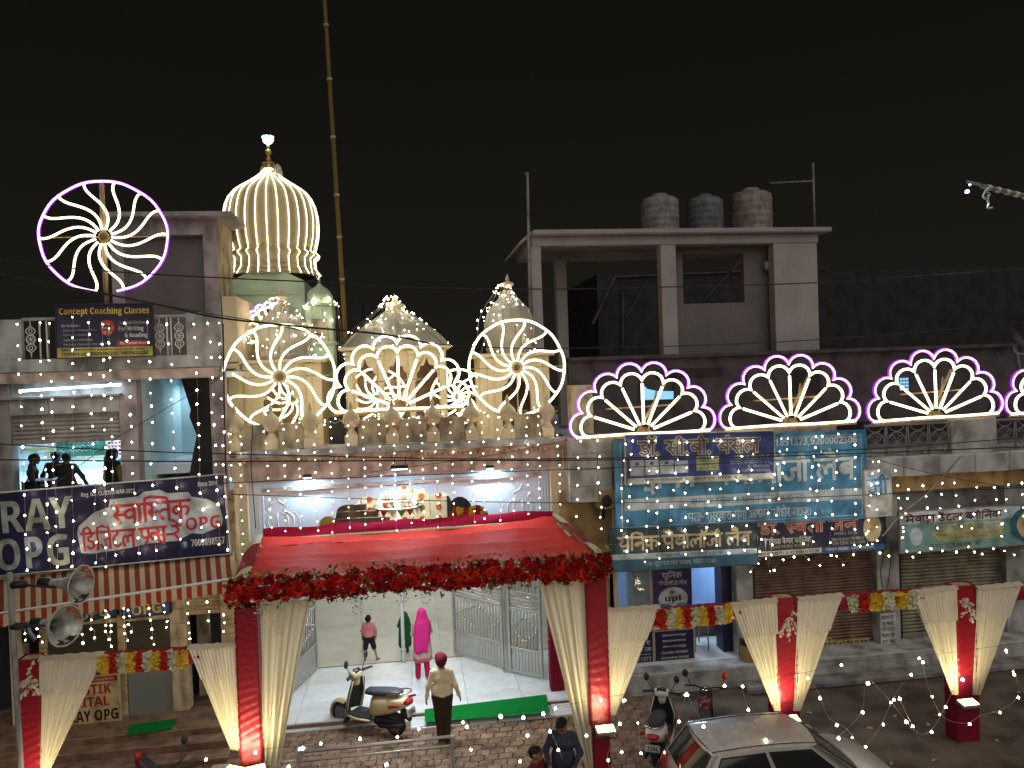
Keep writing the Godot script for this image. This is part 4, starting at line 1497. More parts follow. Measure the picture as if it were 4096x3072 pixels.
func make_right_building() -> void:
	var b := thing("shop_building", "two-storey row of shops and a path lab on the right with cracked white roof edge", "building", Vector3(9, 0, -16.8))
	var st := S()
	var zs := -16.9
	var xl: float = 3.515
	var xe := 21.0
	var py := 0.5
	# plinth and its lower kerb
	st = S()
	bbox(st, Vector3(4.112, 0, -18.0), Vector3(xe, py, -16.15), 0.03)
	objw("plinth", st, M.old_white, b)
	st = S()
	bbox(st, Vector3(7.089, 0, -16.149), Vector3(xe, 0.16, -15.72), 0.04)
	objw("lower_step", st, M.concrete_dark, b)
	# roof slab with its cracked edge, soffit beam
	var ys: float = 4.762
	var yp: float = 5.023
	st = S()
	for i in 12:
		var a := lerpf(10.197, xe, i / 12.0)
		var c := lerpf(10.197, xe, (i + 1) / 12.0)
		bbox(st, Vector3(a, ys - 0.2 + rng.randf_range(0, 0.04), -17.5), Vector3(c - 0.004, yp + rng.randf_range(-0.01, 0.01), -16.05 + rng.randf_range(-0.015, 0.015)), 0.03)
	objw("roof_edge", st, M.old_white, b)
	st = S()
	bbox(st, Vector3(xl + 0.5, ys - 0.62, -17.5), Vector3(xe, ys - 0.205, -16.45), 0.02)
	objw("soffit_beam", st, M.ochre, b)
	st = S()
	box(st, Vector3(xl, ys - 0.2, -22), Vector3(xe, yp - 0.1, -17.5))
	objw("roof_slab", st, M.concrete_dark, b)
	# grey tiled parapet at the left end
	var x0: float = 3.385
	var x1: float = 4.364
	var yt: float = 5.765
	var yb: float = 4.31
	for i in 2:
		for j in 4:
			st = S()
			bbox(st, Vector3(lerpf(x0, x1, i * 0.66) + 0.004, lerpf(yb, yt, j / 4.0) + 0.004, -16.7), Vector3(lerpf(x0, x1, 0.66 if i == 0 else 1.0) - 0.004, lerpf(yb, yt, (j + 1) / 4.0) - 0.004, -16.5 + 0.006 * ((i + j) % 2)), 0.008)
			objw("facing_slab", st, M.old_white, b)
	st = S()
	box(st, Vector3(x0, yb, -17.4), Vector3(x1 + 5.5, yt, -16.71))
	objw("parapet_core", st, M.concrete_dark, b)
	# upper parapet: iron grille, white block, iron grille
	var gx := [10.254, 12.399, 13.552]
	var gy0: float = 5.028
	var gy1: float = 5.735
	for e in [[gx[0], gx[1]], [gx[2], xe]]:
		st = S()
		iron_circles(st, e[0], e[1], gy0 - 0.05, gy1, -16.22)
		objw("iron_grille", st, M.iron_grey, b)
		st = S()
		bar(st, Vector3(e[0], gy1 + 0.02, -16.22), Vector3(e[1], gy1 + 0.02, -16.22), 0.05, 0.05)
		objw("grille_rail", st, M.iron_grey, b)
	st = S()
	bbox(st, Vector3(gx[1], gy0 - 0.04, -16.35), Vector3(gx[2], gy1 + 0.1, -16.13), 0.03)
	objw("parapet_block", st, M.old_white, b)
	# ochre wall left of the lab
	st = S()
	box(st, Vector3(xl - 0.3, py - 0.5, -17.6), Vector3(4.498, yb + 0.2, -16.95))
	objw("end_wall", st, M.ochre, b)
	st = S()
	bbox(st, Vector3(3.909, 1.2, -16.949), Vector3(4.309, 3.776, -16.92), 0.01)
	objw("end_door", st, M.ochre, b)
	st = S()
	var hole := []
	for k in 11: hole.append(Vector3(4.19, 4.31, -16.45) + Vector3(0.15 * cos(TAU * k / 11) * rng.randf_range(0.7, 1.1), 0.17 * sin(TAU * k / 11) * rng.randf_range(0.7, 1.1), 0))
	for k in 11: tri(st, Vector3(4.18, 4.31, -16.44), hole[k], hole[(k + 1) % 11])
	box(st, Vector3(4.19, 3.85, -16.9), Vector3(4.25, 4.12, -16.86))
	objw("meter_box", st, M.iron_dark, b)
	# party walls between the shops
	for e in [[7.283, 7.69, "old_white"], [10.789, 11.373, "old_white"], [14.184, 14.848, "old_white"]]:
		st = S()
		bbox(st, Vector3(e[0], py, -17.5), Vector3(e[1], ys - 0.63, -16.7), 0.015)
		objw("pier", st, M[e[2]], b)
	# two rolling shutters
	var i := 0
	for e in [[7.752, 10.924, "shutter_brown", 0.075], [11.479, 14.373, "shutter_grey", 0.085]]:
		var sh := Node3D.new()
		sh.name = "rolling_shutter"
		b.add_child(sh, true)
		sh.position = -b.position
		multi_slats(sh, e[0] + 0.06, e[1] - 0.06, py + 0.12, 3.4, zs - 0.05, e[3], M[e[2]])
		st = S()
		for x in [e[0], e[1] - 0.07]: bbox(st, Vector3(x, py, zs - 0.1), Vector3(x + 0.07, 3.5, zs + 0.02), 0.01)
		obj("guide_rail", st, M.iron_dark, sh)
		st = S()
		bbox(st, Vector3(e[0] + 0.07, py + 0.01, zs - 0.06), Vector3(e[1] - 0.07, py + 0.12, zs + 0.01), 0.01)
		obj("bottom_rail", st, M[e[2]], sh)
		st = S()
		box(st, Vector3(e[0], 3.4, -17.4), Vector3(e[1], ys - 0.63, zs + 0.05))
		objw("shop_lintel", st, M.concrete_dark, b)
	# third shop, cut by the frame
	st = S()
	box(st, Vector3(14.848, py, -17.2), Vector3(xe, ys - 0.63, -17.0))
	objw("far_shop_front", st, M.concrete_dark, b)
	# ---- the lab ----
	var lx0: float = 4.438
	var lx1: float = 7.377
	st = S()
	box(st, Vector3(lx0, py, -20.2), Vector3(lx1, 3.5, -20.1))
	box(st, Vector3(lx0 - 0.1, py, -20.1), Vector3(lx0, 3.5, -16.95))
	box(st, Vector3(lx1, py, -20.1), Vector3(lx1 + 0.1, 3.5, -17.51))
	objw("lab_wall", st, M.lab_wall, b)
	st = S()
	box(st, Vector3(lx0, 3.5, -20.1), Vector3(lx1, ys - 0.3, -16.9))
	objw("lab_ceiling", st, M.white_plaster, b)
	st = S()
	box(st, Vector3(lx0, py, -20.1), Vector3(lx1, py + 0.015, -16.6))
	objw("lab_floor", st, M.marble0, b)
	st = S()
	for x in [4.46, 5.326, 6.226, 7.366]: bbox(st, Vector3(x - 0.045, py + 0.016, -16.95), Vector3(x + 0.045, 3.3, -16.86), 0.01)
	bbox(st, Vector3(lx0, 2.698, -16.94), Vector3(lx1, 2.805, -16.87), 0.01)
	bbox(st, Vector3(lx0, 1.325, -16.94), Vector3(6.281, 1.401, -16.87), 0.01)
	objw("window_frame", st, M.wood_cream, b)
	for e in [[4.482, 5.315], [5.348, 6.215]]:
		st = S()
		box(st, Vector3(e[0] + 0.03, py + 0.03, -16.915), Vector3(e[1] - 0.03, 3.2, -16.905))
		objw("window_pane", st, M.pane, b)
	st = S()
	box(st, Vector3(7.037, py + 0.016, -17.4), Vector3(7.332, 3.1, -16.98))
	objw("open_door", st, M.ink_navy, b)
	st = S()
	box(st, Vector3(lx0 + 0.8, 3.44, -18.6), Vector3(lx1 - 0.5, 3.5, -18.3))
	objw("ceiling_light", st, M.tube_glow, b)
	var la := AreaLight3D.new()
	la.name = "lab_light"
	la.area_size = Vector2(1.6, 0.3)
	la.light_energy = 6.0
	la.light_color = Color(0.8, 0.9, 1.0)
	la.shadow_enabled = true
	b.add_child(la)
	la.position = Vector3((lx0 + lx1) / 2, 3.41, -18.45) - b.position
	la.rotation.x = deg_to_rad(-90)
	# lab furniture
	var cab := thing("lab_cabinet", "brown counter cabinet behind the left lab window", "cabinet", Vector3(5.527, py + 0.015, -18.2))
	st = S()
	bbox(st, Vector3(-0.35, 0, -0.25), Vector3(0.35, 1.75, 0.25), 0.015)
	obj("body", st, M.brown_stone, cab)
	st = S()
	bbox(st, Vector3(-0.38, 1.752, -0.28), Vector3(0.38, 1.79, 0.28), 0.01)
	obj("top", st, M.iron_dark, cab)
	var seat := thing("waiting_bench", "brown padded bench seat inside the lab doorway", "bench", Vector3(6.83, 0.52, -16.97))
	seat.position.z = -18.4
	st = S()
	bbox(st, Vector3(-0.55, 0, -0.3), Vector3(0.5, 0.42, 0.3), 0.02)
	obj("base", st, M.shutter_brown, seat)
	st = S()
	bbox(st, Vector3(-0.56, 0.422, -0.31), Vector3(0.51, 0.5, 0.31), 0.03)
	obj("cushion", st, M.maroon, seat)
	var tb := thing("side_table", "small dark steel table with thin legs by the lab door", "table", Vector3(6.548, py + 0.015, -17.35))
	st = S()
	bbox(st, Vector3(-0.16, 0.7, -0.4), Vector3(0.2, 0.73, 0.25), 0.008)
	obj("table_top", st, M.iron_dark, tb)
	for x in [-0.14, 0.18]:
		for z in [-0.38, 0.23]:
			st = S()
			bbox(st, Vector3(x - 0.015, 0, z - 0.015), Vector3(x + 0.015, 0.7, z + 0.015), 0.004)
			obj("leg", st, M.iron_grey, tb)
	var bk := thing("wall_clip", "small white paper sheet taped on the lab wall", "paper", Vector3(7.97, 1.25, -19.9))
	st = S()
	prism(st, PackedVector2Array([Vector2(-0.12, -0.3), Vector2(0.1, -0.25), Vector2(0.14, 0.2), Vector2(-0.15, 0.3)]), 0, 0.01)
	obj("sheet", st, M.ink_white, bk)
	var dr := thing("orange_drum", "orange and black barrel standing by the lab door pier", "barrel", Vector3(7.428, py, -16.45))
	st = S()
	lathe(st, [Vector2(0, 0), Vector2(0.19, 0), Vector2(0.2, 0.02), Vector2(0.2, 0.3), Vector2(0.21, 0.32), Vector2(0.2, 0.34), Vector2(0.2, 0.6), Vector2(0.17, 0.64), Vector2(0, 0.64)], Vector3.ZERO, 18)
	obj("body", st, M.ochre, dr)
	st = S()
	lathe(st, [Vector2(0.205, 0.36), Vector2(0.207, 0.37), Vector2(0.207, 0.52), Vector2(0.205, 0.53)], Vector3.ZERO, 18)
	obj("black_band", st, M.iron_dark, dr)
	var mb := thing("meter_cabinet", "small grey electric meter with a lit display on the shop pier", "meter", Vector3(11, 1.56, -16.66))
	st = S()
	bbox(st, Vector3(-0.14, -0.18, -0.06), Vector3(0.14, 0.18, 0.06), 0.012)
	obj("case", st, M.iron_dark, mb)
	st = S()
	box(st, Vector3(-0.05, -0.06, 0.06), Vector3(0.07, -0.02, 0.066))
	obj("display_light", st, M.cool_glow, mb)


func make_back_buildings() -> void:
	# raw concrete roof frame with water tanks
	var z := -20.2
	var x0: float = 3.326
	var x1: float = 11.52
	var yt: float = 10.627
	var yb := 5.6
	var t := thing("roof_frame_building", "unfinished grey concrete roof frame carrying three water tanks", "building", Vector3((x0 + x1) / 2, yb, -22))
	var st := S()
	var cols := [[3.288, 3.566], [6.899, 7.335], [10.184, 11.486]]
	for e in cols:
		st = S()
		bbox(st, Vector3(e[0], yb, z - 0.35), Vector3(e[1], yt, z), 0.015)
		objw("column", st, M.tower_grey, t)
	st = S()
	bbox(st, Vector3(4.41, yb, -22.9), Vector3(4.736, yt + 0.0, -22.5), 0.015)
	objw("rear_column", st, M.tower_grey, t)
	st = S()
	bbox(st, Vector3(x0, yt, z - 0.32), Vector3(x1, yt + 0.26, z + 0.02), 0.015)
	bbox(st, Vector3(x0, yt + 0.0, -23.3), Vector3(x0 + 0.25, yt + 0.259, z - 0.321), 0.015)
	bbox(st, Vector3(x0 + 0.251, yt, -23.3), Vector3(x1, yt + 0.258, -23.05), 0.015)
	objw("ring_beam", st, M.tower_grey, t)
	st = S()
	bbox(st, Vector3(x0 + 0.0, yt + 0.261, -23.4), Vector3(x1 + 0.3, yt + 0.4, z + 0.25), 0.03)
	objw("roof_slab", st, M.tower_grey, t)
	st = S()
	hexa(st, [Vector3(x0 - 0.35, yt + 0.02, z + 0.1), Vector3(x0 - 0.002, yt + 0.3, z + 0.1), Vector3(x0 - 0.002, yt + 0.3, -23.3), Vector3(x0 - 0.35, yt + 0.02, -23.3), Vector3(x0 - 0.35, yt + 0.1, z + 0.1), Vector3(x0 - 0.002, yt + 0.4, z + 0.1), Vector3(x0 - 0.002, yt + 0.4, -23.3), Vector3(x0 - 0.35, yt + 0.1, -23.3)])
	objw("sloping_eave", st, M.tower_grey, t)
	# wall with a square opening in the right bay, set back
	var wx0: float = 7.537
	var wx1: float = 10.484
	var ox0: float = 7.701
	var ox1: float = 9.518
	var oy0: float = 9.026
	var oy1: float = 10.432
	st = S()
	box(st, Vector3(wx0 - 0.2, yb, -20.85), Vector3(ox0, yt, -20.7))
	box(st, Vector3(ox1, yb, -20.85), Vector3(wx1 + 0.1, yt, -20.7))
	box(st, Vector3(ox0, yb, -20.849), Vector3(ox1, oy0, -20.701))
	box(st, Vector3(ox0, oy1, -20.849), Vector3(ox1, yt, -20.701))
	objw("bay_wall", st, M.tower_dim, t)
	st = S()
	bbox(st, Vector3(10.15, 10.04, -20.6) + Vector3(-0.1, -0.12, 0), Vector3(10.15, 10.04, -20.6) + Vector3(0.12, 0.12, 0.15), 0.02)
	objw("wall_box", st, M.iron_grey, t)
	# water tanks
	var k := 0
	for e in [[1427, 412, 498, "tank", "pale grey ribbed water tank, leftmost of three on the roof"], [1522, 415, 497, "tank_dark", "dark grey water tank, the middle one of three on the roof"], [1623, 402, 495, "tank_pink", "pinkish ribbed water tank, rightmost and largest of three on the roof"]]:
		var pos: Vector3 = [Vector3(7.26, 11.17, -21.2), Vector3(8.61, 11.17, -21.2), Vector3(10.02, 11.18, -21.2)][k]
		pos.y = yt + 0.4
		var r: float = [0.54, 0.52, 0.6][k]
		var h: float = [1.12, 1.1, 1.26][k]
		var tk := thing("water_tank", e[4], "water tank", pos, 0.0, "water tanks on the roof frame")
		st = S()
		var prof := [Vector2(0, 0), Vector2(r * 0.98, 0)]
		for i in 5:
			var y := h * (0.03 + 0.17 * i)
			prof.append_array([Vector2(r, y + 0.01), Vector2(r, y + h * 0.12), Vector2(r * 0.982, y + h * 0.135), Vector2(r * 0.982, y + h * 0.155)])
		prof.append_array([Vector2(r * 0.98, h * 0.9), Vector2(r * 0.8, h * 0.97), Vector2(r * 0.45, h * 1.0), Vector2(0, h * 1.0)])
		lathe(st, prof, Vector3.ZERO, 28)
		obj("tank_body", st, M[e[3]], tk)
		st = S()
		lathe(st, [Vector2(r * 0.42, h), Vector2(r * 0.43, h * 1.05), Vector2(r * 0.36, h * 1.08), Vector2(0, h * 1.09)], Vector3.ZERO, 20)
		obj("lid", st, M[e[3]], tk)
		k += 1
	var pp := thing("roof_pipe", "thin standing pipe with a side arm to the right water tank", "pipe", Vector3(11.55, 11.04, -20.4))
	st = S()
	tube(st, [Vector3(11.54, 10.98, -20.4), Vector3(11.54, 12.92, -20.4)], 0.035, 6)
	objw("riser", st, M.tank, pp)
	st = S()
	tube(st, [Vector3(10.42, 12.45, -20.8), Vector3(11.53, 12.41, -20.4)], 0.025, 6)
	objw("side_arm", st, M.tank, pp)
	var mp := thing("roof_mast", "tall rusty pipe mast at the left corner of the roof frame", "mast", Vector3(3.14, 7.66, -19.9))
	st = S()
	tube(st, [Vector3(3.15, 7.66, -19.9), Vector3(3.22, 12.48, -19.9)], 0.045, 6, false, 0.035)
	tube(st, [Vector3(3.21, 12.45, -19.9), Vector3(3.21, 12.51, -19.9)], 0.055, 6)
	objw("mast_pipe", st, M.tank, mp)
	# long roof wall behind the light fans
	var rw := thing("roof_wall", "dim purple-grey roof wall behind the three light fans", "wall", Vector3(10, 5.5, -19.2))
	st = S()
	var wy: float = 7.486
	box(st, Vector3(3.965, 5.6, -19.2), Vector3(11.04, wy, -19.0))
	box(st, Vector3(11.04, 5.6, -19.25), Vector3(22, wy + 0.1, -19.05))
	objw("wall_face", st, M.back_wall, rw)
	st = S()
	bbox(st, Vector3(3.965, wy, -19.35), Vector3(22, wy + 0.1, -18.85), 0.02)
	objw("coping", st, M.back_wall, rw)
	st = S()
	box(st, Vector3(3.783, 5.6, -18.4), Vector3(4.332, 6.892, -18.0))
	objw("lit_pier", st, M.cream_dark, rw)
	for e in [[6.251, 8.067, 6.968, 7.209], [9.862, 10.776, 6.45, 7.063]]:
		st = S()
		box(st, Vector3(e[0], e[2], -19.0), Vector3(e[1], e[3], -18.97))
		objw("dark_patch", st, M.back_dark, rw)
	st = S()
	prism(st, PackedVector2Array([Vector2(5.826, 6.434), Vector2(5.841, 6.887), Vector2(6.008, 6.714), Vector2(6.278, 6.644), Vector2(6.724, 6.628), Vector2(6.718, 6.424)]), -19.0, -18.96)
	objw("lit_window", st, M.lit_window, rw)
	st = S()
	for e in [[1382, 866, 1382, 824], [1458, 866, 1458, 826], [1382, 866, 1458, 863]]: pass
	bar(st, Vector3(5.79, 6.4, -18.94), Vector3(5.81, 6.91, -18.94), 0.04)
	bar(st, Vector3(6.72, 6.38, -18.94), Vector3(6.74, 6.86, -18.94), 0.04)
	bar(st, Vector3(5.79, 6.4, -18.94), Vector3(6.72, 6.4, -18.94), 0.04)
	objw("window_frame", st, M.iron_dark, rw)
	# a small lit grid window far right
	for i in 3:
		for j in 4:
			st = S()
			var p: Vector3 = Vector3(13.08, 6.58, -19) + Vector3(0.09 * i, -0.09 * j + 0.1, 0)
			box(st, p, p + Vector3(0.065, 0.065, 0.02))
			objw("grid_window_pane", st, M.lit_window, rw)
	# dark building far behind on the right and a faint dome behind the pole
	var db := thing("far_building", "nearly black tall building far behind on the right with a sloping roof edge", "building", Vector3(24, 0, -34))
	st = S()
	box(st, Vector3(8.056, 0, -40), Vector3(48, 11.323, -32))
	objw("block", st, M.back_dark, db)
	st = S()
	for e in [[1316, 620, 1280, 690], [1398, 618, 1370, 680], [1345, 640, 1345, 750]]: pass
	bar(st, Vector3(8.82, 11.19, -31.9), Vector3(7.78, 9.19, -31.9), 0.09)
	bar(st, Vector3(9.15, 10.55, -31.9), Vector3(9.07, 8.15, -31.9), 0.08)
	bar(st, Vector3(10.3, 11.01, -31.9), Vector3(9.21, 9.35, -31.9), 0.05)
	bar(st, Vector3(8.82, 11.19, -31.9), Vector3(18.67, 11.43, -31.9), 0.06)
	bar(st, Vector3(14.7, 11.96, -31.9), Vector3(12.78, 10.07, -31.9), 0.06)
	objw("roof_pipe", st, M.back_wall, db)
	var fd := thing("far_dome_house", "faint dark house with a little dome beyond the flagpole", "building", Vector3(-3.67, 10.01, -40))
	st = S()
	box(st, Vector3(-4.11, 8.65, -42), Vector3(-2.41, 11.17, -40))
	objw("house_block", st, M.back_dark, fd)
	st = S()
	lathe(st, onion(0.45, 1.2), Vector3(-3.94, 10.97, -40), 14)
	objw("house_dome", st, M.back_dark, fd)



# ---------- the red tent over the gate and the draped decoration along the road ----------
func drape(called: String, parent: Node, tl: Vector3, tr: Vector3, bl: Vector3, br: Vector3, folds: int, depth: float, m: Material, seed_n: int) -> void:   # a gathered cloth hung between four corners
	var r := RandomNumberGenerator.new()
	r.seed = seed_n
	var ph := []
	for i in folds + 1: ph.append(r.randf_range(0.6, 1.4))
	var cols := folds * 6
	var st := S()
	var rows := []
	var nj := 16
	for j in nj + 1:
		var v := float(j) / nj
		var row := []
		for i in cols + 1:
			var u := float(i) / cols
			var a: float = ph[mini(int(u * folds), folds)]
			var p := tl.lerp(tr, u).lerp(bl.lerp(br, u), v)
			p.z += depth * a * (0.45 + 0.55 * v) * sin(TAU * folds * u + 0.5 * sin(v * 3.0 + a * 5.0)) + depth * 0.4 * sin(u * 17 + v * 4 + seed_n)
			p.x += depth * 0.35 * sin(TAU * folds * u * 0.5 + v * 2.0 + a)
			if j == 0: p.y += 0.012 * sin(u * 31 + seed_n)
			row.append(p)
		rows.append(row)
	sheet(st, rows)
	objw(called, st, m, parent)


func ruched(called: String, parent: Node, lo: Vector3, hi: Vector3, m: Material, seed_n: int, amp := 0.007) -> void:   # satin wrapped tight round a square post, with slanting pleats
	var st := S()
	var rows := []
	var nj := int((hi.y - lo.y) / 0.018)
	var ni := 28
	for j in nj + 1:
		var y := lerpf(lo.y, hi.y, float(j) / nj)
		var row := []
		for i in ni + 1:
			var t := float(i) / ni * 4.0
			var side := int(t) % 4
			var f := t - int(t)
			var p: Vector3
			match side:
				0: p = Vector3(lerpf(lo.x, hi.x, f), y, hi.z)
				1: p = Vector3(hi.x, y, lerpf(hi.z, lo.z, f))
				2: p = Vector3(lerpf(hi.x, lo.x, f), y, lo.z)
				_: p = Vector3(lo.x, y, lerpf(lo.z, hi.z, f))
			var c := Vector3((lo.x + hi.x) / 2, y, (lo.z + hi.z) / 2)
			var n := (p - c).normalized()
			var w := 0.9 * sin(y * 44.0 + f * 9.0 * sin(y * 1.3 + seed_n)) * (0.55 + 0.45 * sin(y * 3.0 + seed_n)) + 0.55 * sin(y * 81.0 - f * 13.0 + seed_n) + 0.4 * sin(y * 23.0 + f * 16.0)
			row.append(p + n * amp * w)
		rows.append(row)
	rows.reverse()
	sheet(st, rows)
	objw(called, st, m, parent)


func rose_mesh(seed_n: int) -> ArrayMesh:
	var r := RandomNumberGenerator.new()
	r.seed = seed_n
	var st := S()
	for ring in 3:
		var n: int = [3, 4, 6][ring]
		var rad: float = [0.014, 0.03, 0.048][ring]
		for k in n:
			var a := TAU * (k + 0.5 * ring + r.randf() * 0.3) / n
			var out := Vector3(cos(a), sin(a), 0)
			var side := Vector3(-sin(a), cos(a), 0)
			var rows := []
			for j in 3:
				var v := j / 2.0
				var row := []
				for i in 3:
					var u: float = (i - 1) * (0.7 + 0.4 * v)
					row.append(out * (rad * (0.35 + 0.65 * v) - absf(u) * 0.008) + side * u * rad * 0.95 + Vector3(0, 0, [0.035, 0.03, 0.012][ring] * (v + 0.4) - 0.012 * v * v * ring + r.randf() * 0.006))
				rows.append(row)
			sheet(st, rows)
	return mesh_of(st, null)


func leaf_mesh(w: float, l: float) -> ArrayMesh:
	var st := S()
	sheet(st, [[Vector3(-0.01, 0, 0), Vector3(0, 0, 0), Vector3(0.01, 0, 0)], [Vector3(-w, l * 0.35, 0.012), Vector3(0, l * 0.35, 0), Vector3(w, l * 0.35, 0.012)], [Vector3(-w * 0.8, l * 0.7, 0.02), Vector3(0, l * 0.72, 0.012), Vector3(w * 0.8, l * 0.7, 0.02)], [Vector3(-0.003, l, 0.0), Vector3(0, l, 0.0), Vector3(0.003, l, 0)]])
	return mesh_of(st, null)


func flood(label: String, at: Vector3, yaw: float, pitch: float, energy: float, face_w := 0.3) -> void:   # a floodlight that shines up a drape
	var t := thing("floodlight", label, "floodlight", at, yaw)
	var st := S()
	bbox(st, Vector3(-face_w / 2 - 0.02, -0.11, -0.035), Vector3(face_w / 2 + 0.02, 0.11, 0.03), 0.012)
	var body := obj("housing", st, M.iron_grey, t)
	body.rotation.x = -1.75
	st = S()
	bbox(st, Vector3(-face_w / 2, -0.09, 0.03), Vector3(face_w / 2, 0.09, 0.04), 0.004)
	var gl := obj("glowing_face", st, M.flood_glow, t)
	gl.rotation.x = -1.75
	st = S()
	for s in [-1, 1]: bar(st, Vector3(s * (face_w / 2 + 0.03), 0, 0), Vector3(s * (face_w / 2 + 0.03), -0.12, -0.05), 0.02)
	bar(st, Vector3(0, -0.12, -0.05), Vector3(0, -0.12, 0.36), 0.03, 0.02)
	bar(st, Vector3(-face_w / 2 - 0.03, -0.12, -0.05), Vector3(face_w / 2 + 0.03, -0.12, -0.05), 0.03, 0.015)
	obj("bracket", st, M.iron_dark, t)
	var l := SpotLight3D.new()
	l.name = "flood_beam"
	l.light_energy = energy * 1.35
	l.light_color = Color(1.0, 0.92, 0.74)
	l.light_size = 0.2
	l.spot_angle = 62.0
	l.spot_angle_attenuation = 0.8
	l.spot_range = 30.0
	l.shadow_enabled = true
	t.add_child(l)
	l.transform = Transform3D(Basis(Vector3.RIGHT, pitch) * Basis(Vector3.UP, PI), Basis(Vector3.RIGHT, -1.75) * Vector3(0, 0, 0.06))


func make_canopy() -> void:
	var zf := -13.0
	var t := thing("red_tent", "red cloth tent roof with a red rose garland along its front edge, over the gate", "tent", Vector3(0.1, 0, -14.8))
	var fl: Vector3 = Vector3(-2.85, 3.92, -13)
	var fr: Vector3 = Vector3(3.17, 3.96, -13)
	var bl: Vector3 = Vector3(-3.3, 3.94, -16.8)
	var br: Vector3 = Vector3(3.06, 3.98, -16.8)
	# roof cloth in four overlapping lengths that sag between cross ropes
	var strips := 4
	var nz := FastNoiseLite.new()
	nz.seed = 5
	nz.frequency = 0.9
	for s in strips:
		var st := S()
		var rows := []
		for j in 9:
			var v := (s + j / 8.0) / strips
			var row := []
			for i in 81:
				var u := i / 80.0
				var p := bl.lerp(br, u).lerp(fl.lerp(fr, u), v)
				p.y -= 0.05 * sin(PI * j / 8.0) + 0.1 * sin(PI * v) * (0.6 + 0.4 * sin(PI * u)) + 0.012 * sin(u * 11 + v * 9) + 0.003 * sin(u * 31 + s)
				if s == 0: p.y += -0.12 * sin(PI * u) * (1 - j / 8.0)
				p.y += 0.02 * s + 0.05 * nz.get_noise_2d(p.x * 1.2, p.z * 0.6 + s * 7.0) + 0.03 * nz.get_noise_2d(p.x * 0.7 + 40.0, p.z * 4.0 + s)
				var corner := Vector2(u - 1.0, (v - 0.85) * 0.5)
				p.y += 0.02 * exp(-corner.length() * 9.0) * sin(atan2(corner.y, corner.x) * 22.0)
				row.append(p)
			rows.append(row)
		sheet(st, rows)
		objw("roof_cloth", st, M.tent_red, t)
	# gathered magenta band behind the ridge
	var st := S()
	var rows := []
	for j in 6:
		var row := []
		for i in 41:
			var u := i / 40.0
			var p := bl.lerp(br, u) + Vector3(0, 0.13 - 0.09 * j + 0.02 * sin(u * 30 + j), -0.14 + 0.03 * sin(j * 2.0 + u * 14))
			row.append(p)
		rows.append(row)
	sheet(st, rows)
	objw("ridge_band", st, M.magenta, t)
	# wrapped side rails: maroon and cream lengths
	var k := 0
	for e in [[fl, bl], [fr, br]]:
		var n := 4
		for i in n:
			st = S()
			var a: Vector3 = e[0].lerp(e[1], float(i) / n)
			var b: Vector3 = e[0].lerp(e[1], float(i + 1) / n)
			rows = []
			var dx := -1.0 if k == 0 else 1.0
			for j in 5:
				var row := []
				for q in 9: row.append(a.lerp(b, q / 8.0) + Vector3(dx * (-0.03 + 0.08 * j), 0.06 - 0.012 * j * j + 0.012 * sin(q * 2.3 + j), 0.01 * sin(q * 3.1)))
				rows.append(row)
			sheet(st, rows)
			objw("rail_wrap", st, M["maroon" if i > 0 and i < 3 else "cream_cloth"], t)
		k += 1
	# frame poles
	for e in [[fl, fr], [bl, br], [fl, bl], [fr, br]]:
		st = S()
		tube(st, [e[0] - Vector3(0, 0.1, 0), e[1] - Vector3(0, 0.1, 0)], 0.04, 8)
		objw("frame_pole", st, M.bamboo, t)
	# posts in red satin
	var pl := [-3.028, -2.673]
	var pr := [2.873, 3.24]
	ruched("post_wrap", t, Vector3(pl[0], 0.95, -13.2), Vector3(pl[1], 3.55, -12.9), M.satin, 3)
	ruched("post_wrap", t, Vector3(pr[0], 1.05, -13.2), Vector3(pr[1], 3.65, -12.9), M.satin, 7)
	ruched("post_foot_wrap", t, Vector3(pl[0] + 0.02, 0.0, -13.18), Vector3(pl[1] - 0.02, 0.93, -12.92), M.satin, 13)
	ruched("post_foot_wrap", t, Vector3(pr[0] + 0.05, 0.0, -13.18), Vector3(pr[1] - 0.02, 1.03, -12.92), M.satin, 17)
	var rx := [2.819, 3.113]
	ruched("rear_post_wrap", t, Vector3(rx[0], 0.0, -16.75), Vector3(rx[1], 3.9, -16.5), M.maroon, 23, 0.008)
	# tall cream drapes inside the posts
	drape("tall_drape", t, Vector3(-2.62, 3.61, -13), Vector3(-1.8, 3.59, -13), Vector3(-2.7, 0.91, -13), Vector3(-2.42, 0.79, -13), 7, 0.045, M.chiffon, 5)
	drape("tall_drape", t, Vector3(2.03, 3.63, -13), Vector3(2.92, 3.61, -13), Vector3(2.81, 0.19, -13), Vector3(2.94, 0.14, -13), 7, 0.045, M.chiffon, 9)
	# garland of roses: the roses that show are single, the leaves are one tangle
	var roses := []
	for i in 3: roses.append(rose_mesh(i + 1))
	var gl: Vector3 = Vector3(-3.07, 3.87, -12.85)
	var gr: Vector3 = Vector3(3.26, 3.87, -12.85)
	var n := 300
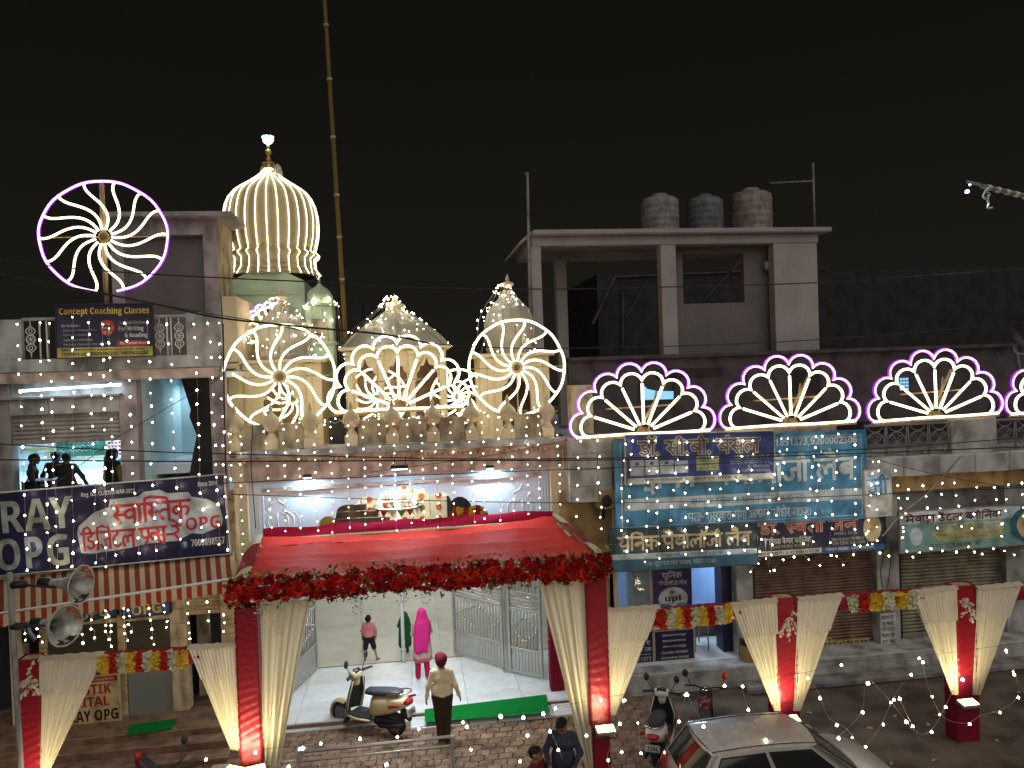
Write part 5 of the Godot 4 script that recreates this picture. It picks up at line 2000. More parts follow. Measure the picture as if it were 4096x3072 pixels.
	for i in n:
		var u := (i + rng.randf() * 0.9) / n
		var ang := rng.randf_range(-1.35, 1.0)
		var off := Vector3(0, sin(ang) * rng.randf_range(0.13, 0.215), cos(ang) * rng.randf_range(0.12, 0.18))
		var p := gl.lerp(gr, u) + off
		p.y += 0.03 * sin(u * 19) - 0.06 * exp(-pow((u - 0.0) * 20, 2.0))
		var o := add_mesh("rose", roses[rng.randi() % 3], t, p - t.position, M["rose%d" % (rng.randi() % 4)])
		o.transform = Transform3D(Basis.looking_at(-Vector3(off.x + rng.randf_range(-0.1, 0.1), off.y, off.z + 0.08).normalized(), Vector3(0.1, 1, 0.2)).rotated(off.normalized(), rng.randf() * 6).scaled(Vector3.ONE * rng.randf_range(1.1, 1.6)), o.position)
	var lm := leaf_mesh(0.02, 0.08)
	for grp in 3:
		var mm := MultiMesh.new()
		mm.transform_format = MultiMesh.TRANSFORM_3D
		mm.mesh = lm if grp < 2 else roses[1]
		mm.instance_count = 420 if grp < 2 else 420
		for i in mm.instance_count:
			var u := rng.randf_range(-0.01, 1.01)
			var ang := rng.randf_range(-1.7, 2.2)
			var off := Vector3(0, sin(ang) * rng.randf_range(0.12, 0.31 if grp < 2 else 0.2), cos(ang) * rng.randf_range(0.05, 0.2 if grp < 2 else 0.12))
			if grp < 2 and (u < 0.0 or u > 1.0): off *= 1.3
			var q := Basis.from_euler(Vector3(rng.randf() * 6, rng.randf() * 6, rng.randf() * 6)).scaled(Vector3.ONE * rng.randf_range(0.8, 1.4))
			mm.set_instance_transform(i, Transform3D(q, gl.lerp(gr, u) + off - t.position))
		var mi := MultiMeshInstance3D.new()
		mi.name = ["pale_leaves", "green_leaves", "inner_roses"][grp]
		mi.multimesh = mm
		mi.material_override = M[["leaf_pale", "leaf_green", "rose1"][grp]]
		mi.set_meta("kind", "stuff")
		t.add_child(mi)
	# white blossom tassels hanging inside the tent
	for e in [[Vector3(-2.36, 3.16, -13), 8], [Vector3(-2.63, 3.47, -12.9), 6], [Vector3(-1.69, 2.84, -12.95), 0], [Vector3(-1.04, 3.46, -12.9), 7], [Vector3(-0.3, 3.53, -12.9), 6], [Vector3(0.09, 3.53, -12.9), 4], [Vector3(1.13, 3.56, -12.9), 14], [Vector3(1.66, 3.55, -12.9), 9], [Vector3(1.81, 3.34, -12.9), 7], [Vector3(1.67, 2.52, -13), 8]]:
		st = S()
		for i in int(e[1]) * 5:
			var p: Vector3 = e[0] + Vector3(rng.randf_range(-0.1, 0.1), rng.randf_range(-0.12, 0.12), rng.randf_range(-0.03, 0.06))
			var q := Basis.from_euler(Vector3(rng.randf() * 6, rng.randf() * 6, rng.randf() * 6))
			sheet(st, [[p, p + q * Vector3(0.018, 0.02, 0)], [p + q * Vector3(-0.018, 0.02, 0), p + q * Vector3(0, 0.045, 0.01)]])
		if e[1]: objw("white_blossom_cluster", st, M.petal_white, t)
	# a lamp under the tent that lights the marble
	var lamp := thing("tent_tube_light", "white tube light fixed under the tent roof, hidden behind the garland", "light", Vector3(-0.2, 3.72, -15.4))
	st = S()
	tube(st, [Vector3(-1.2, 0, 0), Vector3(1.2, 0, 0)], 0.03, 8)
	obj("glowing_tube", st, M.tube_glow, lamp)
	st = S()
	bbox(st, Vector3(-1.25, 0.032, -0.04), Vector3(1.25, 0.08, 0.04), 0.01)
	obj("batten", st, M.white_paint, lamp)
	var la := AreaLight3D.new()
	la.name = "tent_light"
	la.area_size = Vector2(2.4, 0.12)
	la.light_energy = 9.0
	la.light_color = Color(0.9, 0.97, 1.0)
	la.shadow_enabled = true
	lamp.add_child(la)
	la.position = Vector3(0, -0.05, 0)
	la.rotation.x = deg_to_rad(-90)
	# flood lamps under the cornice
	var cl: Array = [[Vector3(-0.33, 5.3, -16.5), "small white floodlight hung under the cornice over the middle of the gate", 2.2], [Vector3(-2.34, 5.14, -17.04), "floodlight under the cornice that makes the left pool of light on the white wall", 2.2], [Vector3(1.67, 5.14, -17.04), "floodlight under the cornice that makes the right pool of light on the white wall", 2.2]]
	for e in cl:
		var f := thing("cornice_floodlight", e[1], "floodlight", e[0])
		st = S()
		var kk: float = 1.0 if e[0].z > -16.9 else 0.5
		bbox(st, Vector3(-0.19 * kk, -0.02, -0.08 * kk), Vector3(0.19 * kk, 0.05, 0.08 * kk), 0.012)
		obj("housing", st, M.iron_dark, f)
		st = S()
		bbox(st, Vector3(-0.17 * kk, -0.045, -0.07 * kk), Vector3(0.17 * kk, -0.021, 0.07 * kk), 0.008)
		obj("glowing_face", st, M.tube_glow, f)
		st = S()
		bar(st, Vector3(0.12 * kk, 0.05, 0), Vector3(0.14, 0.2, -0.2 * (2 * kk - 1)), 0.02)
		bar(st, Vector3(-0.12 * kk, 0.05, 0), Vector3(-0.1, 0.2, -0.2 * (2 * kk - 1)), 0.02)
		obj("bracket", st, M.iron_dark, f)
		var l := AreaLight3D.new()
		l.name = "cornice_light"
		l.area_size = Vector2(0.34 * kk, 0.14 * kk)
		l.light_energy = e[2]
		l.light_color = Color(0.72, 0.9, 1.0)
		l.shadow_enabled = true
		f.add_child(l)
		l.position = Vector3(0, -0.055, 0)
		l.rotation = Vector3(deg_to_rad(-78), PI, 0)
	var gm := thing("green_runner", "long green grass mat across the front of the marble forecourt", "mat", Vector3(1.26, 0.16, -15.92))
	st = S()
	hexa(st, [Vector3(0.01, 0.16, -15.59) - gm.position, Vector3(2.58, 0.16, -15.48) - gm.position, Vector3(2.68, 0.16, -16.38) - gm.position, Vector3(0.02, 0.16, -16.19) - gm.position, Vector3(0.01, 0.17, -15.55) - gm.position, Vector3(2.57, 0.17, -15.45) - gm.position, Vector3(2.68, 0.17, -16.35) - gm.position, Vector3(0.02, 0.17, -16.16) - gm.position])
	obj("mat_pile", st, M.green_mat, gm)
	# floods at the two tent posts
	flood("bright floodlight low on the left tent post, turned to the short drape on its left", Vector3(pl[0] - 0.03, 1.02, -12.58), PI - 0.5, -0.95, 1.1)
	flood("floodlight low on the left tent post, shining up the tall cream drape", Vector3(pl[1] - 0.05, 1.0, -12.58), PI + 0.3, -1.05, 1.1)
	flood("floodlight low on the right tent post, shining up the red satin", Vector3((pr[0] + pr[1]) / 2, 1.12, -12.55), PI, -1.05, 1.3)


func flower_beam(label: String, a: Vector3, b: Vector3, h: float, patches: Array) -> void:   # red cloth beam with blocks of flowers; patches: [from, to, [colours]]
	var t := thing("flower_beam", label, "garland beam", (a + b) / 2, 0.0, "red beams with flower blocks between the drapes")
	var st := S()
	var rows := []
	for j in 9:
		var row := []
		for i in 33:
			var u := i / 32.0
			var ang := PI * 2 * j / 8.0
			row.append(a.lerp(b, u) + Vector3(0, h / 2 * cos(ang) + 0.008 * sin(u * 60 + j), 0.11 * sin(ang) + 0.008 * sin(u * 43 + j * 2)))
		rows.append(row)
	sheet(st, rows)
	objw("cloth_beam", st, M.satin, t)
	st = S()
	tube(st, [a, b], 0.05, 6)
	objw("bamboo_pole", st, M.bamboo, t)
	for p in patches:
		var cols: Array = p[2]
		for c in cols.size():
			st = S()
			for i in 70:
				var u := lerpf(p[0], p[1], (c + rng.randf()) / cols.size())
				var q := a.lerp(b, u) + Vector3(0, rng.randf_range(-0.45, 0.4) * h, 0.12 + rng.randf() * 0.03)
				var e := Basis.from_euler(Vector3(rng.randf_range(-0.9, 0.9), rng.randf_range(-0.9, 0.9), rng.randf() * 6))
				var s := rng.randf_range(0.03, 0.05)
				sheet(st, [[q + e * Vector3(-s, -s, 0.01), q + e * Vector3(0, -s, 0.018), q + e * Vector3(s, -s, 0.0)], [q + e * Vector3(-s, 0, 0.0), q, q + e * Vector3(s, 0, 0.012)], [q + e * Vector3(-s * 0.8, s, 0.02), q + e * Vector3(0, s, 0.0), q + e * Vector3(s, s, 0.02)]])
			objw("flower_block", st, M[cols[c]], t)


func bouquet(label: String, at: Vector3, spread: float, seed_n: int) -> void:
	var r := RandomNumberGenerator.new()
	r.seed = seed_n
	var t := thing("leaf_bouquet", label, "bouquet", at, 0.0, "white leaf bouquets on the red pillars")
	var lm := leaf_mesh(0.02, 0.06)
	var st := S()
	for k in 9:
		var a := r.randf_range(0.2, 5.9)
		var tip := Vector3(sin(a) * spread * r.randf_range(0.7, 1.3), cos(a) * spread * r.randf_range(0.7, 1.6) - 0.05, 0.1 + r.randf() * 0.06)
		var line := smooth_line([Vector3.ZERO, tip * 0.55 + Vector3(0, 0.03, 0.06), tip], 3)
		tube(st, line, 0.005, 4)
		for i in 6:
			var p: Vector3 = line[mini(1 + i, line.size() - 1)]
			var o := add_mesh("leaf", lm, t, p, M.petal_white)
			o.transform = Transform3D(Basis.from_euler(Vector3(r.randf_range(-0.6, 0.6), r.randf_range(-0.8, 0.8), -a + r.randf_range(-1.2, 1.2))).scaled(Vector3.ONE * r.randf_range(0.8, 1.35)), p + Vector3(r.randf_range(-0.035, 0.035), r.randf_range(-0.035, 0.035), 0.02))
	obj("stems", st, M.wood_cream, t)


func pillar(label: String, x0: float, x1: float, z: float, top: float, lamp_y: float, seed_n: int) -> void:
	var t := thing("satin_pillar", label, "pillar", Vector3((x0 + x1) / 2, 0, z), 0.0, "red satin pillars along the road")
	ruched("satin_wrap", t, Vector3(x0, lamp_y + 0.06, z - 0.28), Vector3(x1, top, z + 0.02), M.satin, seed_n, 0.006)
	ruched("foot_wrap", t, Vector3(x0 - 0.03, 0, z - 0.32), Vector3(x1 + 0.03, lamp_y + 0.04, z + 0.0), M.maroon, seed_n + 1, 0.006)
	var st := S()
	bbox(st, Vector3(x0 + 0.02, 0.01, z - 0.25), Vector3(x1 - 0.02, top - 0.01, z - 0.03), 0.02)
	objw("post", st, M.bamboo, t)


func short_drape(label: String, tl: Vector3, tr: Vector3, bl: Vector3, br: Vector3, seed_n: int) -> void:
	var t := thing("gathered_drape", label, "drape", (bl + br) / 2, 0.0, "cream gathered drapes along the road")
	var k := 0.3
	drape("pleated_cloth", t, tl - Vector3(0, 0.02, 0), tr - Vector3(0, 0.02, 0), bl, br, 11, 0.022, M.chiffon, seed_n)
	# the turned-over head of the cloth, thicker and greyer
	drape("gathered_head", t, tl + Vector3(0, 0.03, 0.05), tr + Vector3(0, 0.03, 0.05), tl.lerp(bl, k) + Vector3(0, 0, 0.035), tr.lerp(br, k) + Vector3(0, 0, 0.035), 13, 0.014, M.chiffon_top, seed_n + 3)
	var st := S()
	var rows := []
	for j in 5:
		var row := []
		for i in 17: row.append(tl.lerp(tr, i / 16.0) + Vector3(0, 0.05 * sin(PI * j / 4.0) + 0.008 * sin(i * 1.7 + seed_n), 0.1 - 0.22 * j / 4.0))
		rows.append(row)
	rows.reverse()
	sheet(st, rows)
	objw("top_fold", st, M.cream_cloth, t)


func make_fences() -> void:
	var z := -13.0
	# left of the tent
	pillar("red satin pillar at the left end of the decoration, with a white leaf bouquet", -6.411, -6.094, z, 2.951, 0.85, 41)
	short_drape("leftmost cream drape, gathered down to the left beside the leftmost pillar", Vector3(-6.05, 2.94, -12.98), Vector3(-5.08, 2.94, -12.98), Vector3(-6.12, 1.09, -12.98), Vector3(-6.01, 1.08, -12.98), 3)
	short_drape("cream drape left of the tent post, gathered down to the right", Vector3(-3.79, 2.94, -12.98), Vector3(-3.01, 2.92, -12.98), Vector3(-3.18, 1.2, -12.98), Vector3(-3.02, 1.16, -12.98), 5)
	flower_beam("red beam with yellow, white and red flowers left of the tent", Vector3(-5.3, 2.81, -13.05), Vector3(-3.57, 2.79, -13.05), 0.3, [[0.1, 0.86, ["petal_yellow", "petal_red", "petal_cream", "petal_yellow", "petal_red", "petal_cream", "petal_yellow", "petal_red", "petal_cream", "petal_yellow"]]])
	bouquet("white leaf bouquet on the leftmost pillar", Vector3(-6.17, 2.7, -12.9), 0.22, 1)
	# right of the tent
	short_drape("cream drape right of the tent post, gathered down to the left", Vector3(3.26, 3.02, -12.98), Vector3(4.21, 3.01, -12.98), Vector3(3.2, 1.17, -12.98), Vector3(3.35, 1.16, -12.98), 7)
	flower_beam("red beam with red, cream and yellow flowers before the path lab", Vector3(4.02, 2.82, -13.05), Vector3(5.76, 2.82, -13.05), 0.34, [[0.08, 0.86, ["petal_red", "petal_cream", "petal_yellow", "petal_red", "petal_cream", "petal_yellow", "petal_red", "petal_cream", "petal_yellow"]]])
	short_drape("cream drape left of the pillar above the silver car", Vector3(5.52, 2.94, -12.98), Vector3(6.4, 2.98, -12.98), Vector3(6.31, 0.96, -12.98), Vector3(6.43, 0.95, -12.98), 11)
	pillar("red satin pillar above the silver car, lamp at its foot", 6.387, 6.788, z, 3.009, 1.05, 47)
	bouquet("white leaf bouquet on the pillar above the silver car", Vector3(6.58, 2.66, -12.9), 0.2, 2)
	short_drape("cream drape right of the pillar above the silver car", Vector3(6.81, 2.95, -12.98), Vector3(7.68, 2.97, -12.98), Vector3(6.68, 0.93, -12.98), Vector3(6.81, 0.92, -12.98), 13)
	flower_beam("red beam with cream and yellow flowers before the brown shutter", Vector3(7.63, 2.84, -13.05), Vector3(9.31, 2.82, -13.05), 0.32, [[0.08, 0.3, ["petal_cream", "petal_red"]], [0.34, 0.62, ["petal_yellow", "petal_cream"]], [0.66, 0.9, ["petal_yellow", "petal_cream"]]])
	short_drape("cream drape left of the rightmost pillar", Vector3(9.06, 2.92, -12.98), Vector3(9.96, 2.95, -12.98), Vector3(9.84, 0.94, -12.98), Vector3(9.97, 0.93, -12.98), 17)
	pillar("red satin pillar at the right end of the view, standing free on the road", 9.97, 10.38, z, 2.977, 1.2, 53)
	bouquet("white leaf bouquet on the rightmost pillar", Vector3(10.09, 2.68, -12.9), 0.19, 3)
	short_drape("cream drape right of the rightmost pillar", Vector3(10.38, 2.9, -12.98), Vector3(11.31, 2.92, -12.98), Vector3(10.27, 0.9, -12.98), Vector3(10.41, 0.89, -12.98), 19)
	flower_beam("red beam at the right edge of the view with yellow flowers", Vector3(11.23, 2.76, -13.05), Vector3(13.32, 2.76, -13.05), 0.34, [[0.1, 0.5, ["petal_yellow", "petal_cream", "petal_yellow"]]])
	var p1: Vector3 = Vector3(6.39, 0.95, -12.6)
	var p2: Vector3 = Vector3(9.87, 0.93, -12.6)
	flood("dazzling floodlight at the foot of the pillar above the silver car", p1, PI, -1.0, 1.5, 0.36)
	flood("floodlight on the rightmost pillar", p2, PI, -1.0, 1.3)
	flood("floodlight at the foot of the leftmost pillar, below the frame edge", Vector3(-6.021, 0.75, -12.58), PI, -1.0, 1.1)



# ---------- wheels and fans of light ----------
func wheel(label: String, c: Vector3, rx: float, ry: float, spokes: int, spin: float, rope: float, rim_purple: bool, gap: float, group := "wheels of light rope") -> Node3D:
	var t := thing("light_roundel", label, "light decoration", c, 0.0, group)
	var st := S()
	var a0 := -PI / 2 + gap
	var a1 := 1.5 * PI - gap
	var pts := []
	for i in 57:
		var a := lerpf(a0, a1, i / 56.0)
		var wob := 1.0 + 0.004 * sin(a * 5 + c.x) + 0.005 * sin(a * 11)
		pts.append(Vector3(rx * cos(a) * wob, ry * sin(a) * wob, 0))
	tube(st, pts, rope * (0.78 if rim_purple else 1.0), 6)
	obj("rim_light_rope", st, M.led_lilac if rim_purple else M.led_white, t)
	if rim_purple:
		st = S()
		var back := []
		for p in pts: back.append(p * 1.004 - Vector3(0, 0, rope * 0.9))
		tube(st, back, rope * 1.25, 6)
		obj("purple_rim_light", st, M.led_purple, t)
	for k in spokes:
		var a := TAU * k / spokes + 0.2
		var line := []
		var last := 1.0 if sin(a) > -0.97 else 0.97
		for j in 13:
			var v := lerpf(0.13, last, j / 12.0)
			var b := a + spin * 0.3 * sin((v - 0.55) * 4.2) + 0.03 * sin(k * 5.1)
			line.append(Vector3(rx * v * cos(b), ry * v * sin(b), 0.012))
		st = S()
		tube(st, line, rope * 0.92, 6)
		obj("spoke_light_rope", st, M.led_white, t)
	st = S()
	lathe(st, [Vector2(0, -0.03), Vector2(rx * 0.085, -0.03), Vector2(rx * 0.09, 0.0), Vector2(rx * 0.06, 0.02), Vector2(0, 0.025)], Vector3.ZERO, 12, Basis(Vector3.RIGHT, PI / 2))
	obj("hub", st, M.bamboo, t)
	st = S()
	bar(st, Vector3(-rx, 0, -0.04), Vector3(rx, 0, -0.04), 0.02)
	bar(st, Vector3(0, -ry * 1.02, -0.05), Vector3(0, ry, -0.05), 0.03)
	obj("frame_cane", st, M.bamboo, t)
	return t


func fan(label: String, c: Vector3, r: float, h: float, tilt: float, outer_purple: bool, rope: float, group := "fans of light rope") -> Node3D:
	var t := thing("light_fan", label, "light decoration", c, 0.0, group)
	t.rotation.z = tilt
	var petals := 8
	var edge := func(scale: float, z: float) -> Array:
		var pts := []
		for k in petals:
			var b0 := PI - PI * k / petals
			var b1 := PI - PI * (k + 1) / petals
			var p0 := Vector3(cos(b0) * r * 0.86, sin(b0) * h * 0.86, z)
			var p1 := Vector3(cos(b1) * r * 0.86, sin(b1) * h * 0.86, z)
			var mid := (p0 + p1) / 2
			var out := Vector3(cos((b0 + b1) / 2) * r, sin((b0 + b1) / 2) * h, 0).normalized()
			var chord := (p1 - p0) / 2
			for j in (8 if k < petals - 1 else 9):
				var q := PI - PI * j / 8.0
				var p := mid + chord * cos(PI - q) * -1.0 * -1.0
				p = mid - chord * cos(PI - q) + out * sin(q) * chord.length() * 0.88
				pts.append(Vector3(p.x, maxf(p.y, 0), p.z) * Vector3(scale, scale, 1))
		return pts
	var st := S()
	tube(st, edge.call(0.98, 0.0), rope, 6)
	obj("petal_light_rope", st, M.led_white, t)
	var o: Array = edge.call(1.14, 0.0)
	st = S()
	tube(st, o, rope * (0.78 if outer_purple else 0.95), 6)
	obj("outer_light_rope", st, M.led_lilac if outer_purple else M.led_white, t)
	if outer_purple:
		st = S()
		tube(st, edge.call(1.145, -rope * 0.9), rope * 1.25, 6)
		obj("purple_outer_light", st, M.led_purple, t)
	for k in range(1, petals):
		var b := PI - PI * k / petals
		st = S()
		tube(st, [Vector3(cos(b) * r * 0.16, sin(b) * h * 0.12 + 0.05, 0.01), Vector3(cos(b) * r * 0.8, sin(b) * h * 0.8, 0.012)], rope, 6)
		obj("ray_light_rope", st, M.led_white, t)
	st = S()
	tube(st, [Vector3(-r * 1.02, 0.0, 0.01), Vector3(-r * 0.3, 0.015, 0.01), Vector3(r * 0.4, 0.0, 0.01), Vector3(r * 1.02, 0.01, 0.01)], rope * 0.9, 6)
	obj("base_light_rope", st, M.led_white, t)
	st = S()
	var half := PackedVector2Array()
	for k in 13: half.append(Vector2(r * 0.12 * cos(PI * k / 12), h * 0.1 * sin(PI * k / 12) + 0.01))
	prism(st, half, -0.03, 0.0)
	obj("hub", st, M.bamboo, t)
	st = S()
	bar(st, Vector3(-r * 0.55, h * 0.42, -0.06), Vector3(r * 0.5, h * 0.44, -0.06), 0.03)
	bar(st, Vector3(-r * 0.1, 0, -0.08), Vector3(r * 0.42, h * 0.78, -0.3), 0.045)
	bar(st, Vector3(r * 0.08, 0, -0.1), Vector3(r * 0.28, h * 0.66, -0.3), 0.03)
	bar(st, Vector3(-r * 1.05, -0.05, -0.04), Vector3(r * 1.05, -0.05, -0.04), 0.045)
	obj("cane_brace", st, M.bamboo, t)
	return t


func make_neon() -> void:
	var s := 17.6 / 1640.0
	var w := wheel("big white light wheel with a purple rim high on the left, on a bamboo pole", Vector3(-6.09, 10.3, -16.4), 134 * 15.1 / 1640.0, 122 * 15.1 / 1640.0, 14, 1.0, 0.027, true, 0.17)
	var st := S()
	tube(st, [Vector3(-6.11, 11.4, -16.46), Vector3(-6.12, 8.63, -16.46)], 0.05, 7)
	objw("bamboo_pole", st, M.bamboo, w)
	wheel("big white light wheel on the left of the gurdwara roof edge", Vector3(-2.88, 7.34, -17.25), 117 * 16.75 / 1640.0, 113 * 16.75 / 1640.0, 12, -1.0, 0.028, false, 0.13)
	wheel("big white light wheel on the right of the gurdwara roof edge", Vector3(2.4, 7.37, -17.25), 103 * s, 102 * s, 13, -1.0, 0.028, false, 0.1)
	for e in [[Vector3(-2.98, 6.79, -19.6), 0.76, "small light wheel seen through the left roof pavilion"], [Vector3(-0.92, 6.7, -20.4), 0.78, "small light wheel seen through the middle roof pavilion"], [Vector3(1.17, 6.68, -19.6), 0.7, "small light wheel between the middle and right roof pavilions"]]:
		wheel(e[2], e[0], e[1], e[1], 12, -1.0, 0.028, false, 0.1, "small wheels of light rope on the roof")
	fan("large all-white light fan in the middle of the gurdwara roof edge", Vector3(-0.29, 6.52, -17.3), 131 * s, 140 * s, 0.01, false, 0.031)
	fan("white and purple light fan directly above the blue sign, first right of the gurdwara", Vector3(4.95, 5.83, -15.95), 148 * 16.3 / 1640.0, 138 * 16.3 / 1640.0, 0.008, true, 0.03)
	fan("white and purple light fan above the right end of the blue sign, second of three", Vector3(8.34, 5.88, -15.95), 147 * 16.8 / 1640.0, 134 * 16.8 / 1640.0, 0.012, true, 0.03)
	fan("white and purple light fan above the iron grille, third of three", Vector3(11.87, 5.9, -15.95), 146 * 17.2 / 1640.0, 130 * 17.2 / 1640.0, 0.02, true, 0.03)
	fan("light fan cut by the right edge of the view", Vector3(15.35, 5.93, -15.95), 146 * 17.6 / 1640.0, 130 * 17.6 / 1640.0, 0.02, true, 0.03)
	# small purple fan half hidden behind the left pavilion dome
	fan("small purple and white light fan behind the left pavilion dome", Vector3(-3.42, 8.4, -19.9), 0.62, 0.78, 0.3, true, 0.03, "")



# ---------- sign boards and their lettering ----------
# Devanagari letters as pen strokes: width, place of the upright bar (or -1), strokes of "x,y" points under a headline at y = 1
var letters := {
	"स": [0.85, 0.68, "0.1,1 0.3,0.86 0.32,0.68 0.1,0.5 0.28,0.3 0.46,0.04;0.2,0.5 0.45,0.5 0.68,0.5"], "व": [0.78, 0.62, "0.62,0.68 0.36,0.74 0.12,0.52 0.32,0.28 0.62,0.42"],
	"त": [0.78, 0.62, "0.62,0.55 0.32,0.58 0.12,0.34 0.3,0.06"], "क": [0.92, 0.45, "0.45,0.66 0.22,0.7 0.07,0.48 0.24,0.28 0.45,0.42;0.45,0.6 0.7,0.68 0.86,0.48 0.76,0.24"],
	"ड": [0.68, -1, "0.4,1 0.4,0.82 0.16,0.74 0.22,0.54 0.46,0.46 0.52,0.2 0.3,0.06 0.1,0.2"], "ज": [0.88, 0.72, "0.72,0.55 0.4,0.55 0.44,0.2 0.22,0.06 0.08,0.24"],
	"ट": [0.66, -1, "0.36,1 0.36,0.82 0.12,0.62 0.1,0.26 0.36,0.06 0.58,0.2"], "ल": [0.95, 0.8, "0.2,0.06 0.08,0.34 0.2,0.64 0.38,0.56 0.42,0.3;0.42,0.52 0.6,0.7 0.8,0.55"],
	"ए": [0.7, -1, "0.12,1 0.12,0.62 0.3,0.42 0.58,0.48;0.58,1 0.58,0.48 0.36,0.04"], "र": [0.55, -1, "0.1,1 0.34,0.86 0.34,0.62 0.1,0.52 0.26,0.3 0.46,0.02"],
	"य": [0.82, 0.66, "0.1,0.92 0.3,0.76 0.12,0.5 0.32,0.3 0.66,0.46"], "न": [0.8, 0.64, "0.64,0.52 0.26,0.52 0.1,0.42 0.22,0.3 0.32,0.42"],
	"थ": [0.84, 0.7, "0.28,0.8 0.12,0.86 0.16,0.98 0.3,0.92 0.26,0.72 0.12,0.52 0.32,0.3 0.7,0.46"], "प": [0.8, 0.64, "0.12,1 0.12,0.6 0.32,0.36 0.64,0.48"],
	"ब": [0.78, 0.62, "0.62,0.68 0.36,0.74 0.12,0.52 0.32,0.28 0.62,0.42;0.2,0.62 0.54,0.42"], "म": [0.82, 0.68, "0.2,1 0.2,0.34 0.08,0.3 0.1,0.46 0.4,0.46 0.68,0.46"],
	"ह": [0.66, -1, "0.36,1 0.36,0.84 0.14,0.76 0.18,0.58 0.46,0.54 0.3,0.34 0.18,0.2 0.4,0.04 0.58,0.14"], "ग": [0.76, 0.6, "0.24,1 0.24,0.36 0.1,0.3 0.08,0.44"],
	"द": [0.68, -1, "0.38,1 0.38,0.82 0.12,0.66 0.14,0.38 0.4,0.3 0.56,0.04"], "श": [0.85, 0.7, "0.14,0.84 0.34,0.94 0.34,0.72 0.12,0.62 0.46,0.06;0.18,0.62 0.4,0.5 0.7,0.5"],
	"अ": [0.95, 0.78, "0.1,0.86 0.36,0.92 0.4,0.66 0.22,0.55 0.44,0.46 0.42,0.16 0.12,0.16;0.36,0.54 0.78,0.54"],
}


